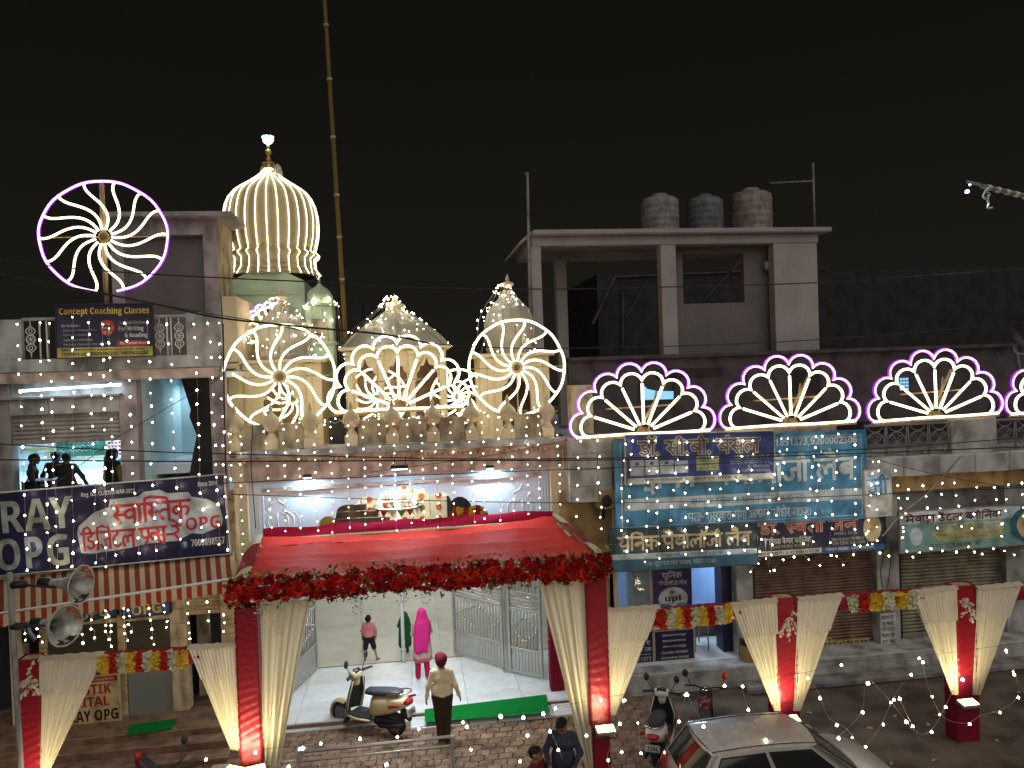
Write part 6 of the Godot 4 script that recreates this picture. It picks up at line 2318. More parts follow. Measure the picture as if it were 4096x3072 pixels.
func hindi_strokes(text: String) -> Dictionary:
	var out := []
	var heads := []
	var x := 0.0
	var head0 := 0.0
	var i := 0
	text = text.replace("ओ", "अो").replace("आ", "अा")
	while i <= text.length():
		var c := text[i] if i < text.length() else " "
		if not letters.has(c):
			if x > head0 + 0.05: heads.append([head0, x])
			if c in "0123456789.-,:()/":
				var d: Array = {"0": [0.55, "0.28,0.95 0.08,0.7 0.08,0.25 0.28,0.03 0.48,0.25 0.48,0.7 0.28,0.95"], "3": [0.55, "0.08,0.8 0.28,0.95 0.46,0.75 0.25,0.52 0.48,0.27 0.27,0.03 0.07,0.18"], "7": [0.5, "0.06,0.93 0.46,0.93 0.2,0.03"], "8": [0.55, "0.28,0.52 0.1,0.74 0.28,0.95 0.46,0.74 0.28,0.52 0.07,0.27 0.28,0.03 0.49,0.27 0.28,0.52"], ":": [0.3, "0.15,0.7 0.15,0.6;0.15,0.25 0.15,0.15"], ".": [0.3, "0.12,0.12 0.16,0.04"], "-": [0.5, "0.06,0.5 0.44,0.5"], ",": [0.3, "0.16,0.12 0.08,-0.12"]}.get(c, [0.3, ""])
				for s in str(d[1]).split(";", false): out.append(pen(s, x))
				x += d[0]
			else: x += 0.35
			head0 = x
			i += 1
			if i > text.length(): break
			continue
		# one syllable: half letters, base, signs
		var halves := []
		while i + 2 < text.length() and text[i + 1] == "्" and letters.has(text[i + 2]) and text[i + 2] != "र":
			halves.append(text[i])
			i += 2
		var base := text[i]
		var rakar := false
		if i + 2 < text.length() and text[i + 1] == "्" and text[i + 2] == "र":
			rakar = true
			i += 2
		i += 1
		var signs := ""
		while i < text.length() and text[i] in "ािीुूेैोॉंः़ॅ":
			signs += text[i]
			i += 1
		var start := x
		if "ि" in signs:
			out.append([Vector2(x + 0.12, 1), Vector2(x + 0.12, 0)])
			x += 0.26
		for hcons in halves:
			var g: Array = letters[hcons]
			var k := 0.72
			for s in str(g[2]).split(";"):
				var line := []
				for p in pen(s, 0): line.append(Vector2(x + p.x * k, p.y))
				out.append(line)
			x += (g[1] if g[1] > 0 else g[0] * 0.9) * k - 0.04
		var g: Array = letters[base]
		for s in str(g[2]).split(";"): out.append(pen(s, x))
		var bx: float = x + (g[1] if g[1] > 0 else 0.38)
		if g[1] > 0: out.append([Vector2(bx, 1), Vector2(bx, 0)])
		if rakar: out.append([Vector2(bx, 0.35), Vector2(bx - 0.36, 0.1)])
		x += g[0]
		var top := bx
		for s in signs:
			if s in "ाोॉी":
				top = x + 0.1
				out.append([Vector2(top, 1), Vector2(top, 0)])
				x += 0.26
		for s in signs:
			match s:
				"ि": out.append([Vector2(start + 0.12, 1), Vector2(start + 0.16, 1.3), Vector2(start + 0.45, 1.38), Vector2(bx - 0.08, 1.25), Vector2(bx, 1)])
				"ी": out.append([Vector2(bx - 0.05, 1.08), Vector2(bx + 0.05, 1.32), Vector2(top - 0.15, 1.36), Vector2(top, 1)])
				"े", "ो": out.append([Vector2(top, 1.0), Vector2(top - 0.1, 1.2), Vector2(top - 0.38, 1.36)])
				"ै":
					out.append([Vector2(top, 1.0), Vector2(top - 0.1, 1.2), Vector2(top - 0.4, 1.3)])
					out.append([Vector2(top, 1.0), Vector2(top + 0.0, 1.25), Vector2(top - 0.2, 1.45)])
				"ॉ": out.append([Vector2(top - 0.2, 1.36), Vector2(top - 0.14, 1.2), Vector2(top, 1.15), Vector2(top + 0.12, 1.2), Vector2(top + 0.18, 1.36)])
				"ं": out.append([Vector2(top - 0.04, 1.22), Vector2(top + 0.06, 1.26)])
				"ु": out.append([Vector2(bx, 0.0), Vector2(bx - 0.3, -0.1), Vector2(bx - 0.22, -0.3), Vector2(bx - 0.02, -0.24)])
				"ू": out.append([Vector2(bx - 0.3, -0.08), Vector2(bx - 0.05, -0.1), Vector2(bx + 0.0, -0.3)])
				"़": out.append([Vector2(bx - 0.2, -0.12), Vector2(bx - 0.12, -0.16)])
				"ः": out.append([Vector2(x + 0.06, 0.7), Vector2(x + 0.06, 0.6)])
	for h in heads: out.append([Vector2(h[0] - 0.04, 1), Vector2(h[1] + 0.02, 1)])
	return {"lines": out, "width": x - 0.35}


func pen(s: String, x: float) -> Array:
	var pts := []
	for p in s.split(" ", false):
		var q := p.split_floats(",")
		pts.append(Vector2(x + q[0], q[1]))
	return smooth_line(pts, 3) if pts.size() > 2 else pts


func hindi(parent: Node3D, text: String, box_uv: Array, size: Vector2, m: Material, layer: float, thick := 0.13, called := "lettering") -> void:   # box_uv: u0, v0 (headline), u1, v1 (foot) on the board
	var d := hindi_strokes(text)
	var x0: float = (box_uv[0] - 0.5) * size.x
	var x1: float = (box_uv[2] - 0.5) * size.x
	var y1: float = (0.5 - box_uv[1]) * size.y
	var y0: float = (0.5 - box_uv[3]) * size.y
	var sx: float = (x1 - x0) / d.width
	var sy: float = y1 - y0
	var st := S()
	var n := 0
	for line in d.lines:
		var z: float = 0.031 + 0.004 * layer + 0.00012 * (n % 25)
		n += 1
		var t: float = thick * sy * 0.5
		var left := []
		var right := []
		for i in line.size():
			var p := Vector2(x0 + line[i].x * sx, y0 + line[i].y * sy)
			var a: Vector2 = line[maxi(i - 1, 0)]
			var b: Vector2 = line[mini(i + 1, line.size() - 1)]
			var dir := Vector2((b.x - a.x) * sx, (b.y - a.y) * sy).normalized()
			if i == 0: p -= dir * t * 0.8
			if i == line.size() - 1: p += dir * t * 0.8
			var nn := Vector2(-dir.y, dir.x) * t
			left.append(Vector3(p.x + nn.x, p.y + nn.y, z)); right.append(Vector3(p.x - nn.x, p.y - nn.y, z))
		for i in left.size() - 1: quad(st, right[i], right[i + 1], left[i + 1], left[i])
	obj(called, st, m, parent)


func latin(parent: Node3D, text: String, box_uv: Array, size: Vector2, m: Material, layer: float, heavy := true, called := "lettering") -> void:
	var f := SystemFont.new()
	f.font_names = PackedStringArray(["Droid Sans"])
	f.font_weight = 700 if heavy else 400
	var t := TextMesh.new()
	t.font = f
	t.font_size = 48
	t.pixel_size = 0.01
	t.depth = 0.004
	t.curve_step = 1.5
	t.text = text
	var a := t.get_aabb()
	var o := MeshInstance3D.new()
	o.name = called
	o.mesh = t
	o.material_override = m
	parent.add_child(o, true)
	var w: float = (box_uv[2] - box_uv[0]) * size.x
	var h: float = (box_uv[3] - box_uv[1]) * size.y
	var k := Vector3(w / a.size.x, h / a.size.y, 1)
	o.scale = k
	var c := a.get_center()
	o.position = Vector3(((box_uv[0] + box_uv[2]) / 2 - 0.5) * size.x - c.x * k.x, (0.5 - (box_uv[1] + box_uv[3]) / 2) * size.y - c.y * k.y, 0.034 + 0.004 * layer)


func band(parent: Node3D, box_uv: Array, size: Vector2, m: Material, layer: float, called := "printed_band", oval := false) -> void:
	var st := S()
	var a := Vector3((box_uv[0] - 0.5) * size.x, (0.5 - box_uv[3]) * size.y, 0)
	var b := Vector3((box_uv[2] - 0.5) * size.x, (0.5 - box_uv[1]) * size.y, 0)
	var z := 0.0305 + 0.004 * layer
	if oval:
		var poly := PackedVector2Array()
		for k in 32: poly.append(Vector2((a.x + b.x) / 2 + (b.x - a.x) / 2 * cos(TAU * k / 32), (a.y + b.y) / 2 + (b.y - a.y) / 2 * sin(TAU * k / 32)))
		prism(st, poly, z - 0.002, z)
	else: box(st, Vector3(a.x, a.y, z - 0.002), Vector3(b.x, b.y, z))
	obj(called, st, m, parent)


func board(called: String, label: String, at: Vector3, w: float, h: float, roll: float, m: Material, frame: Material, category := "sign") -> Node3D:
	var t := thing(called, label, category, at)
	t.rotation.z = roll
	var st := S()
	# a flex sheet that is not quite flat
	var rows := []
	for j in 7:
		var row := []
		for i in 17: row.append(Vector3((i / 16.0 - 0.5) * w, (0.5 - j / 6.0) * h, 0.026 + 0.0025 * sin(i * 1.3 + j * 0.8)))
		rows.append(row)
	rows.reverse()
	for r in rows: r.reverse()
	sheet(st, rows)
	box(st, Vector3(-w / 2, -h / 2, -0.04), Vector3(w / 2, h / 2, 0.02))
	obj("panel", st, m, t)
	st = S()
	var e := 0.022
	bbox(st, Vector3(-w / 2 - e, h / 2, -0.05), Vector3(w / 2 + e, h / 2 + e, 0.05), 0.005)
	bbox(st, Vector3(-w / 2 - e, -h / 2 - e, -0.05), Vector3(w / 2 + e, -h / 2, 0.05), 0.005)
	bbox(st, Vector3(-w / 2 - e, -h / 2 + 0.001, -0.05), Vector3(-w / 2, h / 2 - 0.001, 0.05), 0.005)
	bbox(st, Vector3(w / 2, -h / 2 + 0.001, -0.05), Vector3(w / 2 + e, h / 2 - 0.001, 0.05), 0.005)
	obj("frame", st, frame, t)
	return t


func make_signs() -> void:
	var q: Array
	var s: Vector2
	var t: Node3D
	# X-ray clinic board
	q = [Vector3(-6.159, 4.578, -15.6), 4.882, 1.559, 0.035]
	s = Vector2(q[1], q[2])
	t = board("clinic_sign", "dark blue clinic sign with big grey letters and a white cloud of red Hindi words", q[0], q[1], q[2], q[3], M.ink_blue, M.old_white)
	latin(t, "X RAY", [0.02, 0.1, 0.42, 0.49], s, M.ink_letter_grey, 1)
	latin(t, "OPG", [0.13, 0.56, 0.395, 0.95], s, M.ink_letter_grey, 1)
	latin(t, "Reg. No. CL/2780/MAR-2021", [0.457, 0.075, 0.655, 0.145], s, M.ink_white, 1)
	latin(t, "Since 2014", [0.898, 0.06, 0.973, 0.12], s, M.ink_white, 1)
	var cloud := PackedVector2Array()
	for e in [[0.435, 0.7], [0.43, 0.56], [0.44, 0.48], [0.5, 0.33], [0.555, 0.28], [0.56, 0.19], [0.67, 0.18], [0.69, 0.13], [0.75, 0.12], [0.78, 0.17], [0.86, 0.18], [0.87, 0.24], [0.93, 0.29], [0.975, 0.38], [0.98, 0.48], [0.985, 0.56], [0.975, 0.65], [0.9, 0.72], [0.86, 0.7], [0.8, 0.78], [0.7, 0.78], [0.6, 0.82], [0.48, 0.84], [0.44, 0.82]]: cloud.append(Vector2((e[0] - 0.5) * s.x, (0.5 - e[1]) * s.y))
	var st := S()
	prism(st, cloud, 0.03, 0.036)
	obj("white_cloud", st, M.ink_photo, t)
	hindi(t, "स्वास्तिक", [0.57, 0.28, 0.86, 0.5], s, M.ink_red, 2.5, 0.17)
	hindi(t, "डिजिटल एक्स-रे", [0.447, 0.585, 0.82, 0.79], s, M.ink_red, 2.5, 0.15)
	latin(t, "OPG", [0.84, 0.5, 0.975, 0.66], s, M.ink_red, 2.5)
	latin(t, "7000898557", [0.855, 0.78, 0.985, 0.87], s, M.ink_white, 1)
	band(t, [0.818, 0.79, 0.843, 0.885], s, M.ink_sky, 1, "phone_disc", true)
	hindi(t, "7", [0.826, 0.81, 0.836, 0.86], s, M.ink_white, 2, 0.25, "phone_mark")
	# coaching class board
	q = [Vector3(-5.969, 8.363, -15.95), 1.776, 1.026, -0.007]
	s = Vector2(q[1], q[2])
	t = board("coaching_sign", "dark blue coaching sign with a yellow title and red disc on the iron railing", q[0], q[1], q[2], q[3], M.ink_navy, M.iron_dark)
	latin(t, "Concept Coaching Classes", [0.035, 0.05, 0.975, 0.22], s, M.ink_yellow, 1)
	latin(t, "Our features :-", [0.05, 0.36, 0.25, 0.42], s, M.ink_letter_grey, 1)
	for i in 4: latin(t, ["Improve Writing Skills", "Concept Building", "Individual Attention", "Revision Classes & Weekly Test"][i], [0.07, 0.46 + 0.09 * i, [0.42, 0.34, 0.37, 0.56][i], 0.51 + 0.09 * i], s, M.ink_letter_grey, 1, false)
	band(t, [0.455, 0.29, 0.61, 0.6], s, M.ink_red, 1, "red_disc", true)
	latin(t, "Class", [0.5, 0.34, 0.56, 0.39], s, M.ink_white, 2)
	latin(t, "Nursery", [0.475, 0.42, 0.59, 0.48], s, M.ink_white, 2)
	latin(t, "to VIII", [0.49, 0.5, 0.575, 0.56], s, M.ink_white, 2)
	latin(t, "Special Batches", [0.66, 0.31, 0.94, 0.4], s, M.ink_letter_grey, 1, false)
	latin(t, "For Writing", [0.65, 0.42, 0.91, 0.53], s, M.ink_white, 1)
	latin(t, "& Reading", [0.71, 0.55, 0.95, 0.66], s, M.ink_white, 1)
	band(t, [0.63, 0.7, 0.97, 0.8], s, M.ink_red, 1)
	latin(t, "By ( Harleen Kaur )", [0.66, 0.715, 0.95, 0.785], s, M.ink_white, 2)
	band(t, [0.0, 0.815, 1.0, 1.0], s, M.ink_yellow_band, 1)
	latin(t, "Address:-Main Road Near Gurudwara, Ganga Ashram, Sehore", [0.04, 0.835, 0.92, 0.885], s, M.ink_navy, 2)
	latin(t, "Contact us - 8529292315, 9907432222", [0.04, 0.905, 0.95, 0.975], s, M.ink_navy, 2)
	# small clinic boards under the awning
	q = [Vector3(-6.557, 2.653, -16.45), 0.776, 0.237, 0.122]
	t = board("opg_sign", "small blue sign with yellow capitals under the awning, half behind the horn loudspeaker", q[0], q[1], q[2], q[3], M.ink_deep_blue, M.iron_dark)
	latin(t, "OPG", [0.06, 0.15, 0.8, 0.9], Vector2(q[1], q[2]), M.ink_yellow, 1)
	q = [Vector3(-5.59, 2.661, -16.45), 0.919, 0.277, 0.062]
	t = board("opg_sign", "small blue sign with yellow capitals under the awning, the right one, in full view", q[0], q[1], q[2], q[3], M.ink_deep_blue, M.iron_dark)
	latin(t, "OPG", [0.2, 0.12, 0.82, 0.88], Vector2(q[1], q[2]), M.ink_yellow, 1)
	q = [Vector3(-6.831, 0.873, -16.4), 1.313, 0.962, 0.014]
	s = Vector2(q[1], q[2])
	t = board("clinic_board", "cream clinic board with big red and black capitals standing behind the leftmost drape", q[0], q[1], q[2], q[3], M.ink_board_cream, M.wood_cream)
	band(t, [0, 0, 1, 0.11], s, M.ink_red, 1)
	latin(t, "Mo. 8989269700", [0.5, 0.03, 0.95, 0.085], s, M.ink_board_cream, 2)
	latin(t, "SWASTIK", [0.1, 0.16, 0.9, 0.36], s, M.ink_red, 1)
	latin(t, "DIGITAL", [0.12, 0.42, 0.86, 0.62], s, M.ink_red, 1)
	latin(t, "X-RAY OPG", [0.08, 0.7, 0.98, 0.93], s, M.ink_black, 1)
	# path lab boards
	q = [Vector3(7.226, 4.707, -16.05), 5.818, 1.97, -0.008]
	s = Vector2(q[1], q[2])
	t = board("lab_sign", "large blue path lab sign with a white band, partly covered by a smaller banner", q[0], q[1], q[2], q[3], M.ink_sky, M.ink_sky)
	hindi(t, "यूनिक पैथोलॉजी लैब", [0.08, 0.31, 0.955, 0.535], s, M.ink_sky_text, 1, 0.2)
	latin(t, "9861851373,9200002306", [0.57, 0.05, 0.965, 0.15], s, M.ink_sky_text, 1)
	band(t, [0.03, 0.655, 0.985, 0.785], s, M.ink_sky_pale, 1)
	hindi(t, "समय प्रातः सुबह 8:30 बजे से रात्री 8:30 तक", [0.285, 0.69, 0.745, 0.755], s, M.ink_sky, 2, 0.12)
	hindi(t, "पताः- गुरूद्वारा गंगा आश्रम, सीहोर म0प्र0", [0.275, 0.85, 0.77, 0.94], s, M.ink_sky_text, 1, 0.12)
	for e in [[0.02, 0.035, 0.985, 0.042], [0.02, 0.965, 0.985, 0.972], [0.018, 0.035, 0.0215, 0.97], [0.982, 0.035, 0.985, 0.97]]: band(t, e, s, M.ink_sky_pale, 0.5, "border_line")
	q = [Vector3(6.199, 5.27, -15.93), 3.372, 1.044, -0.014]
	s = Vector2(q[1], q[2])
	t = board("doctor_banner", "dark blue doctor's banner with photos hung over the left half of the blue lab sign", q[0], q[1], q[2], q[3], M.ink_banner, M.old_white, "banner")
	hindi(t, "डॉ. सी.बी. बंसल", [0.09, 0.15, 0.9, 0.42], s, M.ink_white, 1, 0.3, "letter_outline")
	hindi(t, "डॉ. सी.बी. बंसल", [0.09, 0.15, 0.9, 0.42], s, M.ink_brown, 2.4, 0.15)
	for i in 4: band(t, [0.03 + 0.098 * i, 0.5 + 0.02 * i, 0.12 + 0.098 * i, 0.84 - 0.01 * i], s, M.ink_photo, 1, "printed_photo")
	for i in 3: band(t, [0.06 + 0.098 * i, 0.56, 0.085 + 0.098 * i, 0.62], s, M.ink_banner, 2, "photo_print")
	band(t, [0.47, 0.46, 0.62, 0.78], s, M.ink_box, 1, "yellow_box")
	for i in 4: hindi(t, ["पता हमीद", "समय", "दस से पांच", "सात से नव"][i], [0.49, 0.49 + 0.075 * i, 0.6, 0.53 + 0.075 * i], s, M.ink_banner, 2, 0.16)
	hindi(t, "एम.बी.बी. एस, एस. टी", [0.73, 0.5, 0.97, 0.56], s, M.ink_box, 1, 0.16)
	for i in 3: hindi(t, ["पूर्व जिला एवं मेडिकल अधिकारी", "गांधी मेडिकल कालेज", "हमीदिया अस्पताल"][i], [[0.7, 0.82, 0.78][i], 0.62 + 0.09 * i, 0.97, 0.67 + 0.09 * i], s, M.ink_sky_text, 1, 0.14)
	band(t, [0.01, 0.89, 1.0, 1.0], s, M.ink_white, 1)
	hindi(t, "पताः जिला मेडिकल स्टोर नेहरू पार्क के पास, सीहोर म. प्र.", [0.1, 0.925, 0.75, 0.965], s, M.ink_black, 2, 0.15)
	q = [Vector3(5.785, 3.314, -15.95), 3.309, 0.889, -0.018]
	s = Vector2(q[1], q[2])
	t = board("lab_sign", "dark teal lab sign with cream Hindi letters hung below the large blue one", q[0], q[1], q[2], q[3], M.ink_teal_dark, M.ink_teal_dark)
	hindi(t, "यूनिक पैथोलॉजी लैब", [0.05, 0.2, 0.955, 0.5], s, M.ink_cream, 1, 0.2)
	band(t, [0.0, 0.6, 1.0, 0.735], s, M.ink_sky_pale, 1)
	hindi(t, "समय प्रातः सुबह 8:30 बजे से रात्री 8:30 तक", [0.3, 0.64, 0.76, 0.71], s, M.ink_teal, 2, 0.13)
	band(t, [0.0, 0.737, 1.0, 1.0], s, M.ink_teal, 1)
	hindi(t, "पताः- गुरूद्वारा गंगा आश्रम, सीहोर म0प्र0", [0.22, 0.82, 0.71, 0.91], s, M.ink_sky_text, 2, 0.13)
	q = [Vector3(9.049, 3.392, -16.1), 3.108, 0.917, -0.001]
	s = Vector2(q[1], q[2])
	t = board("kids_clinic_sign", "dark purple children's clinic sign with cut-off red Hindi letters above the brown shutter", q[0], q[1], q[2], q[3], M.ink_navy, M.iron_dark)
	hindi(t, "डॉ. श्वेता जैन", [0.03, 0.2, 0.78, 0.44], s, M.ink_white, 1, 0.3, "letter_outline")
	hindi(t, "डॉ. श्वेता जैन", [0.03, 0.2, 0.78, 0.44], s, M.ink_orange, 2.4, 0.19)
	hindi(t, "किड्स केयर क्लीनिक", [0.1, 0.58, 0.42, 0.7], s, M.ink_white, 1, 0.18)
	hindi(t, "नवजात एवं शिशु रोग विशेषज्ञ", [0.1, 0.75, 0.42, 0.81], s, M.ink_box, 1, 0.16)
	band(t, [0.0, 0.86, 0.5, 0.98], s, M.ink_white, 1)
	hindi(t, "मिलने का समयः दोप. 03 बजे से शाम 07 बजे तक", [0.01, 0.9, 0.48, 0.96], s, M.ink_black, 2, 0.17)
	latin(t, "(MBBS, DCH)", [0.6, 0.5, 0.78, 0.58], s, M.ink_letter_grey, 1, false)
	for i in 2: hindi(t, ["शिशु एवं नवजात रोग विशेषज्ञ", "पूर्व जिला अस्पताल"][i], [0.58, 0.66 + 0.1 * i, 0.84, 0.72 + 0.1 * i], s, M.ink_letter_grey, 1, 0.14)
	band(t, [0.5, 0.86, 1.0, 1.0], s, M.ink_deep_blue, 0.6)
	latin(t, "79090 90382, 6109418500", [0.53, 0.88, 0.9, 0.96], s, M.ink_sky_text, 2)
	band(t, [0.83, 0.1, 0.97, 0.8], s, M.ink_cream, 1, "printed_portrait", true)
	band(t, [0.86, 0.2, 0.95, 0.6], s, M.ink_board_cream, 2, "printed_portrait", true)
	st = S()
	for e in [[0.0, 0.1], [0.3, 0.0], [0.0, -0.14], [-0.12, 0.0]]: pass
	prism(st, PackedVector2Array([Vector2(-0.43, -0.03) * s, Vector2(-0.47, -0.08) * s, Vector2(-0.435, -0.1) * s, Vector2(-0.43, -0.36) * s, Vector2(-0.42, -0.1) * s, Vector2(-0.395, -0.08) * s]), 0.03, 0.034)
	obj("clinic_mark", st, M.ink_sky_text, t)
	q = [Vector3(10.398, 4.239, -16), 0.624, 1.033, 0.017]
	s = Vector2(q[1], q[2])
	t = board("faded_banner", "narrow white and pale blue faded banner at the right end of the lab sign", q[0], q[1], q[2], q[3], M.ink_white, M.old_white, "banner")
	band(t, [0.05, 0.06, 0.97, 0.55], s, M.ink_sky_pale, 1)
	hindi(t, "जी", [0.1, 0.2, 0.9, 0.5], s, M.ink_sky, 2, 0.16)
	q = [Vector3(13.293, 3.28, -16.1), 4.623, 0.919, -0.001]
	s = Vector2(q[1], q[2])
	t = board("dental_sign", "pale green dental clinic sign with dark red Hindi letters and a yellow name plate", q[0], q[1], q[2], q[3], M.ink_mint, M.iron_grey)
	band(t, [0.0, 0.0, 0.66, 0.3], s, M.ink_sky_pale, 0.6)
	hindi(t, "मेवाड़ा डेंटल क्लीनिक", [0.03, 0.11, 0.555, 0.27], s, M.ink_red, 1.6, 0.26, "letter_outline")
	hindi(t, "मेवाड़ा डेंटल क्लीनिक", [0.03, 0.11, 0.555, 0.27], s, M.ink_black, 3, 0.17)
	band(t, [0.17, 0.34, 0.57, 0.8], s, M.ink_box, 1, "name_plate", true)
	band(t, [0.2, 0.36, 0.56, 0.78], s, M.ink_box, 1.3, "name_plate")
	hindi(t, "डॉ. ओ.पी. मेवाड़ा", [0.21, 0.42, 0.54, 0.54], s, M.ink_white, 2.2, 0.24, "letter_outline")
	hindi(t, "डॉ. ओ.पी. मेवाड़ा", [0.21, 0.42, 0.54, 0.54], s, M.ink_teal, 3.4, 0.14)
	hindi(t, "बी.डी.एस (इन्दौर), पूर्व सहायक सर्जन एवं दन्त सीहोर", [0.19, 0.61, 0.54, 0.65], s, M.ink_red, 2.2, 0.16)
	hindi(t, "दन्त एवं मुख रोग विशेषज्ञ", [0.26, 0.7, 0.52, 0.76], s, M.ink_teal, 2.2, 0.15)
	hindi(t, "मेवाड़ा दाँतों का दवाखाना", [0.16, 0.86, 0.43, 0.94], s, M.ink_black, 1, 0.16)
	band(t, [0.05, 0.4, 0.12, 0.85], s, M.ink_sky_pale, 1, "printed_tooth", true)
	band(t, [0.6, 0.02, 0.86, 0.98], s, M.ink_teal, 1, "printed_picture", true)
	band(t, [0.64, 0.1, 0.84, 0.92], s, M.ink_board_cream, 2, "printed_picture", true)
	# boards in the lab front
	q = [Vector3(5.781, 2.173, -16.84), 0.854, 0.868, -0.005]
	s = Vector2(q[1], q[2])
	t = board("lab_poster", "purple lab poster with a white disc logo and two blue hands between lab windows", q[0], q[1], q[2], q[3], M.ink_purple, M.ink_purple, "poster")
	hindi(t, "यूनिक", [0.22, 0.1, 0.76, 0.24], s, M.ink_white, 1, 0.2)
	hindi(t, "पैथोलॉजी लैब", [0.12, 0.33, 0.9, 0.42], s, M.ink_white, 1, 0.17)
	band(t, [0.1, 0.48, 0.92, 1.12], s, M.ink_white, 1, "white_disc", true)
	latin(t, "upl", [0.28, 0.68, 0.72, 0.9], s, M.ink_black, 2)
	band(t, [0.42, 0.57, 0.56, 0.65], s, M.ink_teal, 2, "logo_leaf", true)
	band(t, [0.1, 0.9, 0.44, 1.1], s, M.ink_sky, 2, "logo_hand", true)
	band(t, [0.58, 0.9, 0.9, 1.1], s, M.ink_sky, 2, "logo_hand", true)
	q = [Vector3(5.773, 0.773, -16.8), 0.92, 0.965, 0.003]
	s = Vector2(q[1], q[2])
	t = board("test_list_board", "dark blue board listing six lab tests in white, below the red beam", q[0], q[1], q[2], q[3], M.ink_navy, M.wood_cream)
	band(t, [0, 0, 1, 0.06], s, M.ink_white, 1)
	latin(t, "Fully Automated Pathology", [0.05, 0.005, 0.95, 0.055], s, M.ink_red, 2)
	for i in 6: latin(t, ["Haematology", "Biochemistry", "Microbiology", "Cardiac Marker", "Hormone Assay", "Clinical Pathology"][i], [[0.2, 0.2, 0.2, 0.17, 0.15, 0.09][i], 0.13 + 0.135 * i, [0.8, 0.8, 0.8, 0.84, 0.86, 0.92][i], 0.2 + 0.135 * i], s, M.ink_white, 1)
	q = [Vector3(4.787, 0.763, -16.8), 0.94, 0.926, 0]
	s = Vector2(q[1], q[2])
	t = board("hours_board", "dark blue opening hours board half behind the cream drape at the lab", q[0], q[1], q[2], q[3], M.ink_navy, M.wood_cream)
	hindi(t, "सुबह 8:30 बजे से", [0.1, 0.24, 0.93, 0.33], s, M.ink_white, 1, 0.14)
	hindi(t, "रात्री 8:30 बजे तक", [0.1, 0.4, 0.96, 0.49], s, M.ink_white, 1, 0.14)
	band(t, [0.3, 0.56, 0.95, 0.57], s, M.ink_white, 1, "line")
	latin(t, "9861851373", [0.25, 0.63, 0.95, 0.72], s, M.ink_white, 1, false)
	latin(t, "9200002306", [0.25, 0.79, 0.95, 0.88], s, M.ink_white, 1, false)
	# writing on the shop pier
	var pn := thing("pier_notice", "white whitewashed notice with black Hindi words painted low on the pier between two shutters", "notice", Vector3(11.01, 0.83, -16.68))
	s = Vector2(0.42, 0.9)
	st = S()
	box(st, Vector3(-0.2, -0.42, 0), Vector3(0.2, 0.4, 0.03))
	obj("panel", st, M.ink_white, pn)
	for i in 5: hindi(pn, ["समय डॉ", "सुबह", "दोपहर", "शाम से", "रात तक"][i], [0.12, 0.12 + 0.16 * i, 0.85, 0.2 + 0.16 * i], s, M.ink_black, 0.5, 0.14)
	band(pn, [0.05, 0.93, 0.95, 0.97], s, M.ink_sky, 0.5)
	# painted marks on the brown shutter
	var wm := thing("shutter_lettering", "faded yellow painted words low on the brown shutter", "lettering", Vector3(10.12, 0.43, -16.92))
	s = Vector2(1.4, 0.5)
	hindi(wm, "किड्स केयर", [0.1, 0.2, 0.9, 0.75], s, M.ink_yellow_band, 0.2, 0.12, "painted_letters")



# ---------- vehicles ----------
func loft(st: SurfaceTool, secs: Array, power := 2.6, n := 18) -> void:   # sections along x: [x, y, half width z, half height y]; ends closed
	st.set_smooth_group(0)
	var rings := []
	for s in secs:
		var ring := []
		for k in n:
			var a := TAU * k / n
			var ca := cos(a)
			var sa := sin(a)
			ring.append(Vector3(s[0], s[1] + s[3] * signf(sa) * pow(absf(sa), 2.0 / power), s[2] * signf(ca) * pow(absf(ca), 2.0 / power)))
		rings.append(ring)
	for i in rings.size() - 1:
		for k in n:
			var l := (k + 1) % n
			quad(st, rings[i][k], rings[i][l], rings[i + 1][l], rings[i + 1][k])
	for e in [[0, 1], [rings.size() - 1, -1]]:
		var c := Vector3(secs[e[0]][0], secs[e[0]][1], 0)
		for k in n:
			var l := (k + 1) % n
			if e[1] > 0: tri(st, c, rings[e[0]][l], rings[e[0]][k])
			else: tri(st, c, rings[e[0]][k], rings[e[0]][l])
	st.set_smooth_group(-1)


func wheel_part(t: Node3D, at: Vector3, r: float, w: float, hub: Material) -> void:
	var st := S()
	var b := Basis(Vector3.RIGHT, PI / 2)
	lathe(st, [Vector2(r * 0.66, -w / 2), Vector2(r * 0.9, -w / 2), Vector2(r * 0.98, -w * 0.3), Vector2(r, 0), Vector2(r * 0.98, w * 0.3), Vector2(r * 0.9, w / 2), Vector2(r * 0.66, w / 2)], at, 24, b)
	var tyre := obj("tyre", st, M.rubber, t)
	st = S()
	lathe(st, [Vector2(0, -w * 0.35), Vector2(r * 0.2, -w * 0.4), Vector2(r * 0.25, -w * 0.15), Vector2(r * 0.58, -w * 0.2), Vector2(r * 0.67, -w * 0.45), Vector2(r * 0.67, w * 0.45), Vector2(r * 0.58, w * 0.2), Vector2(r * 0.25, w * 0.15), Vector2(r * 0.2, w * 0.4), Vector2(0, w * 0.35)], at, 20, b)
	obj("rim", st, hub, tyre)


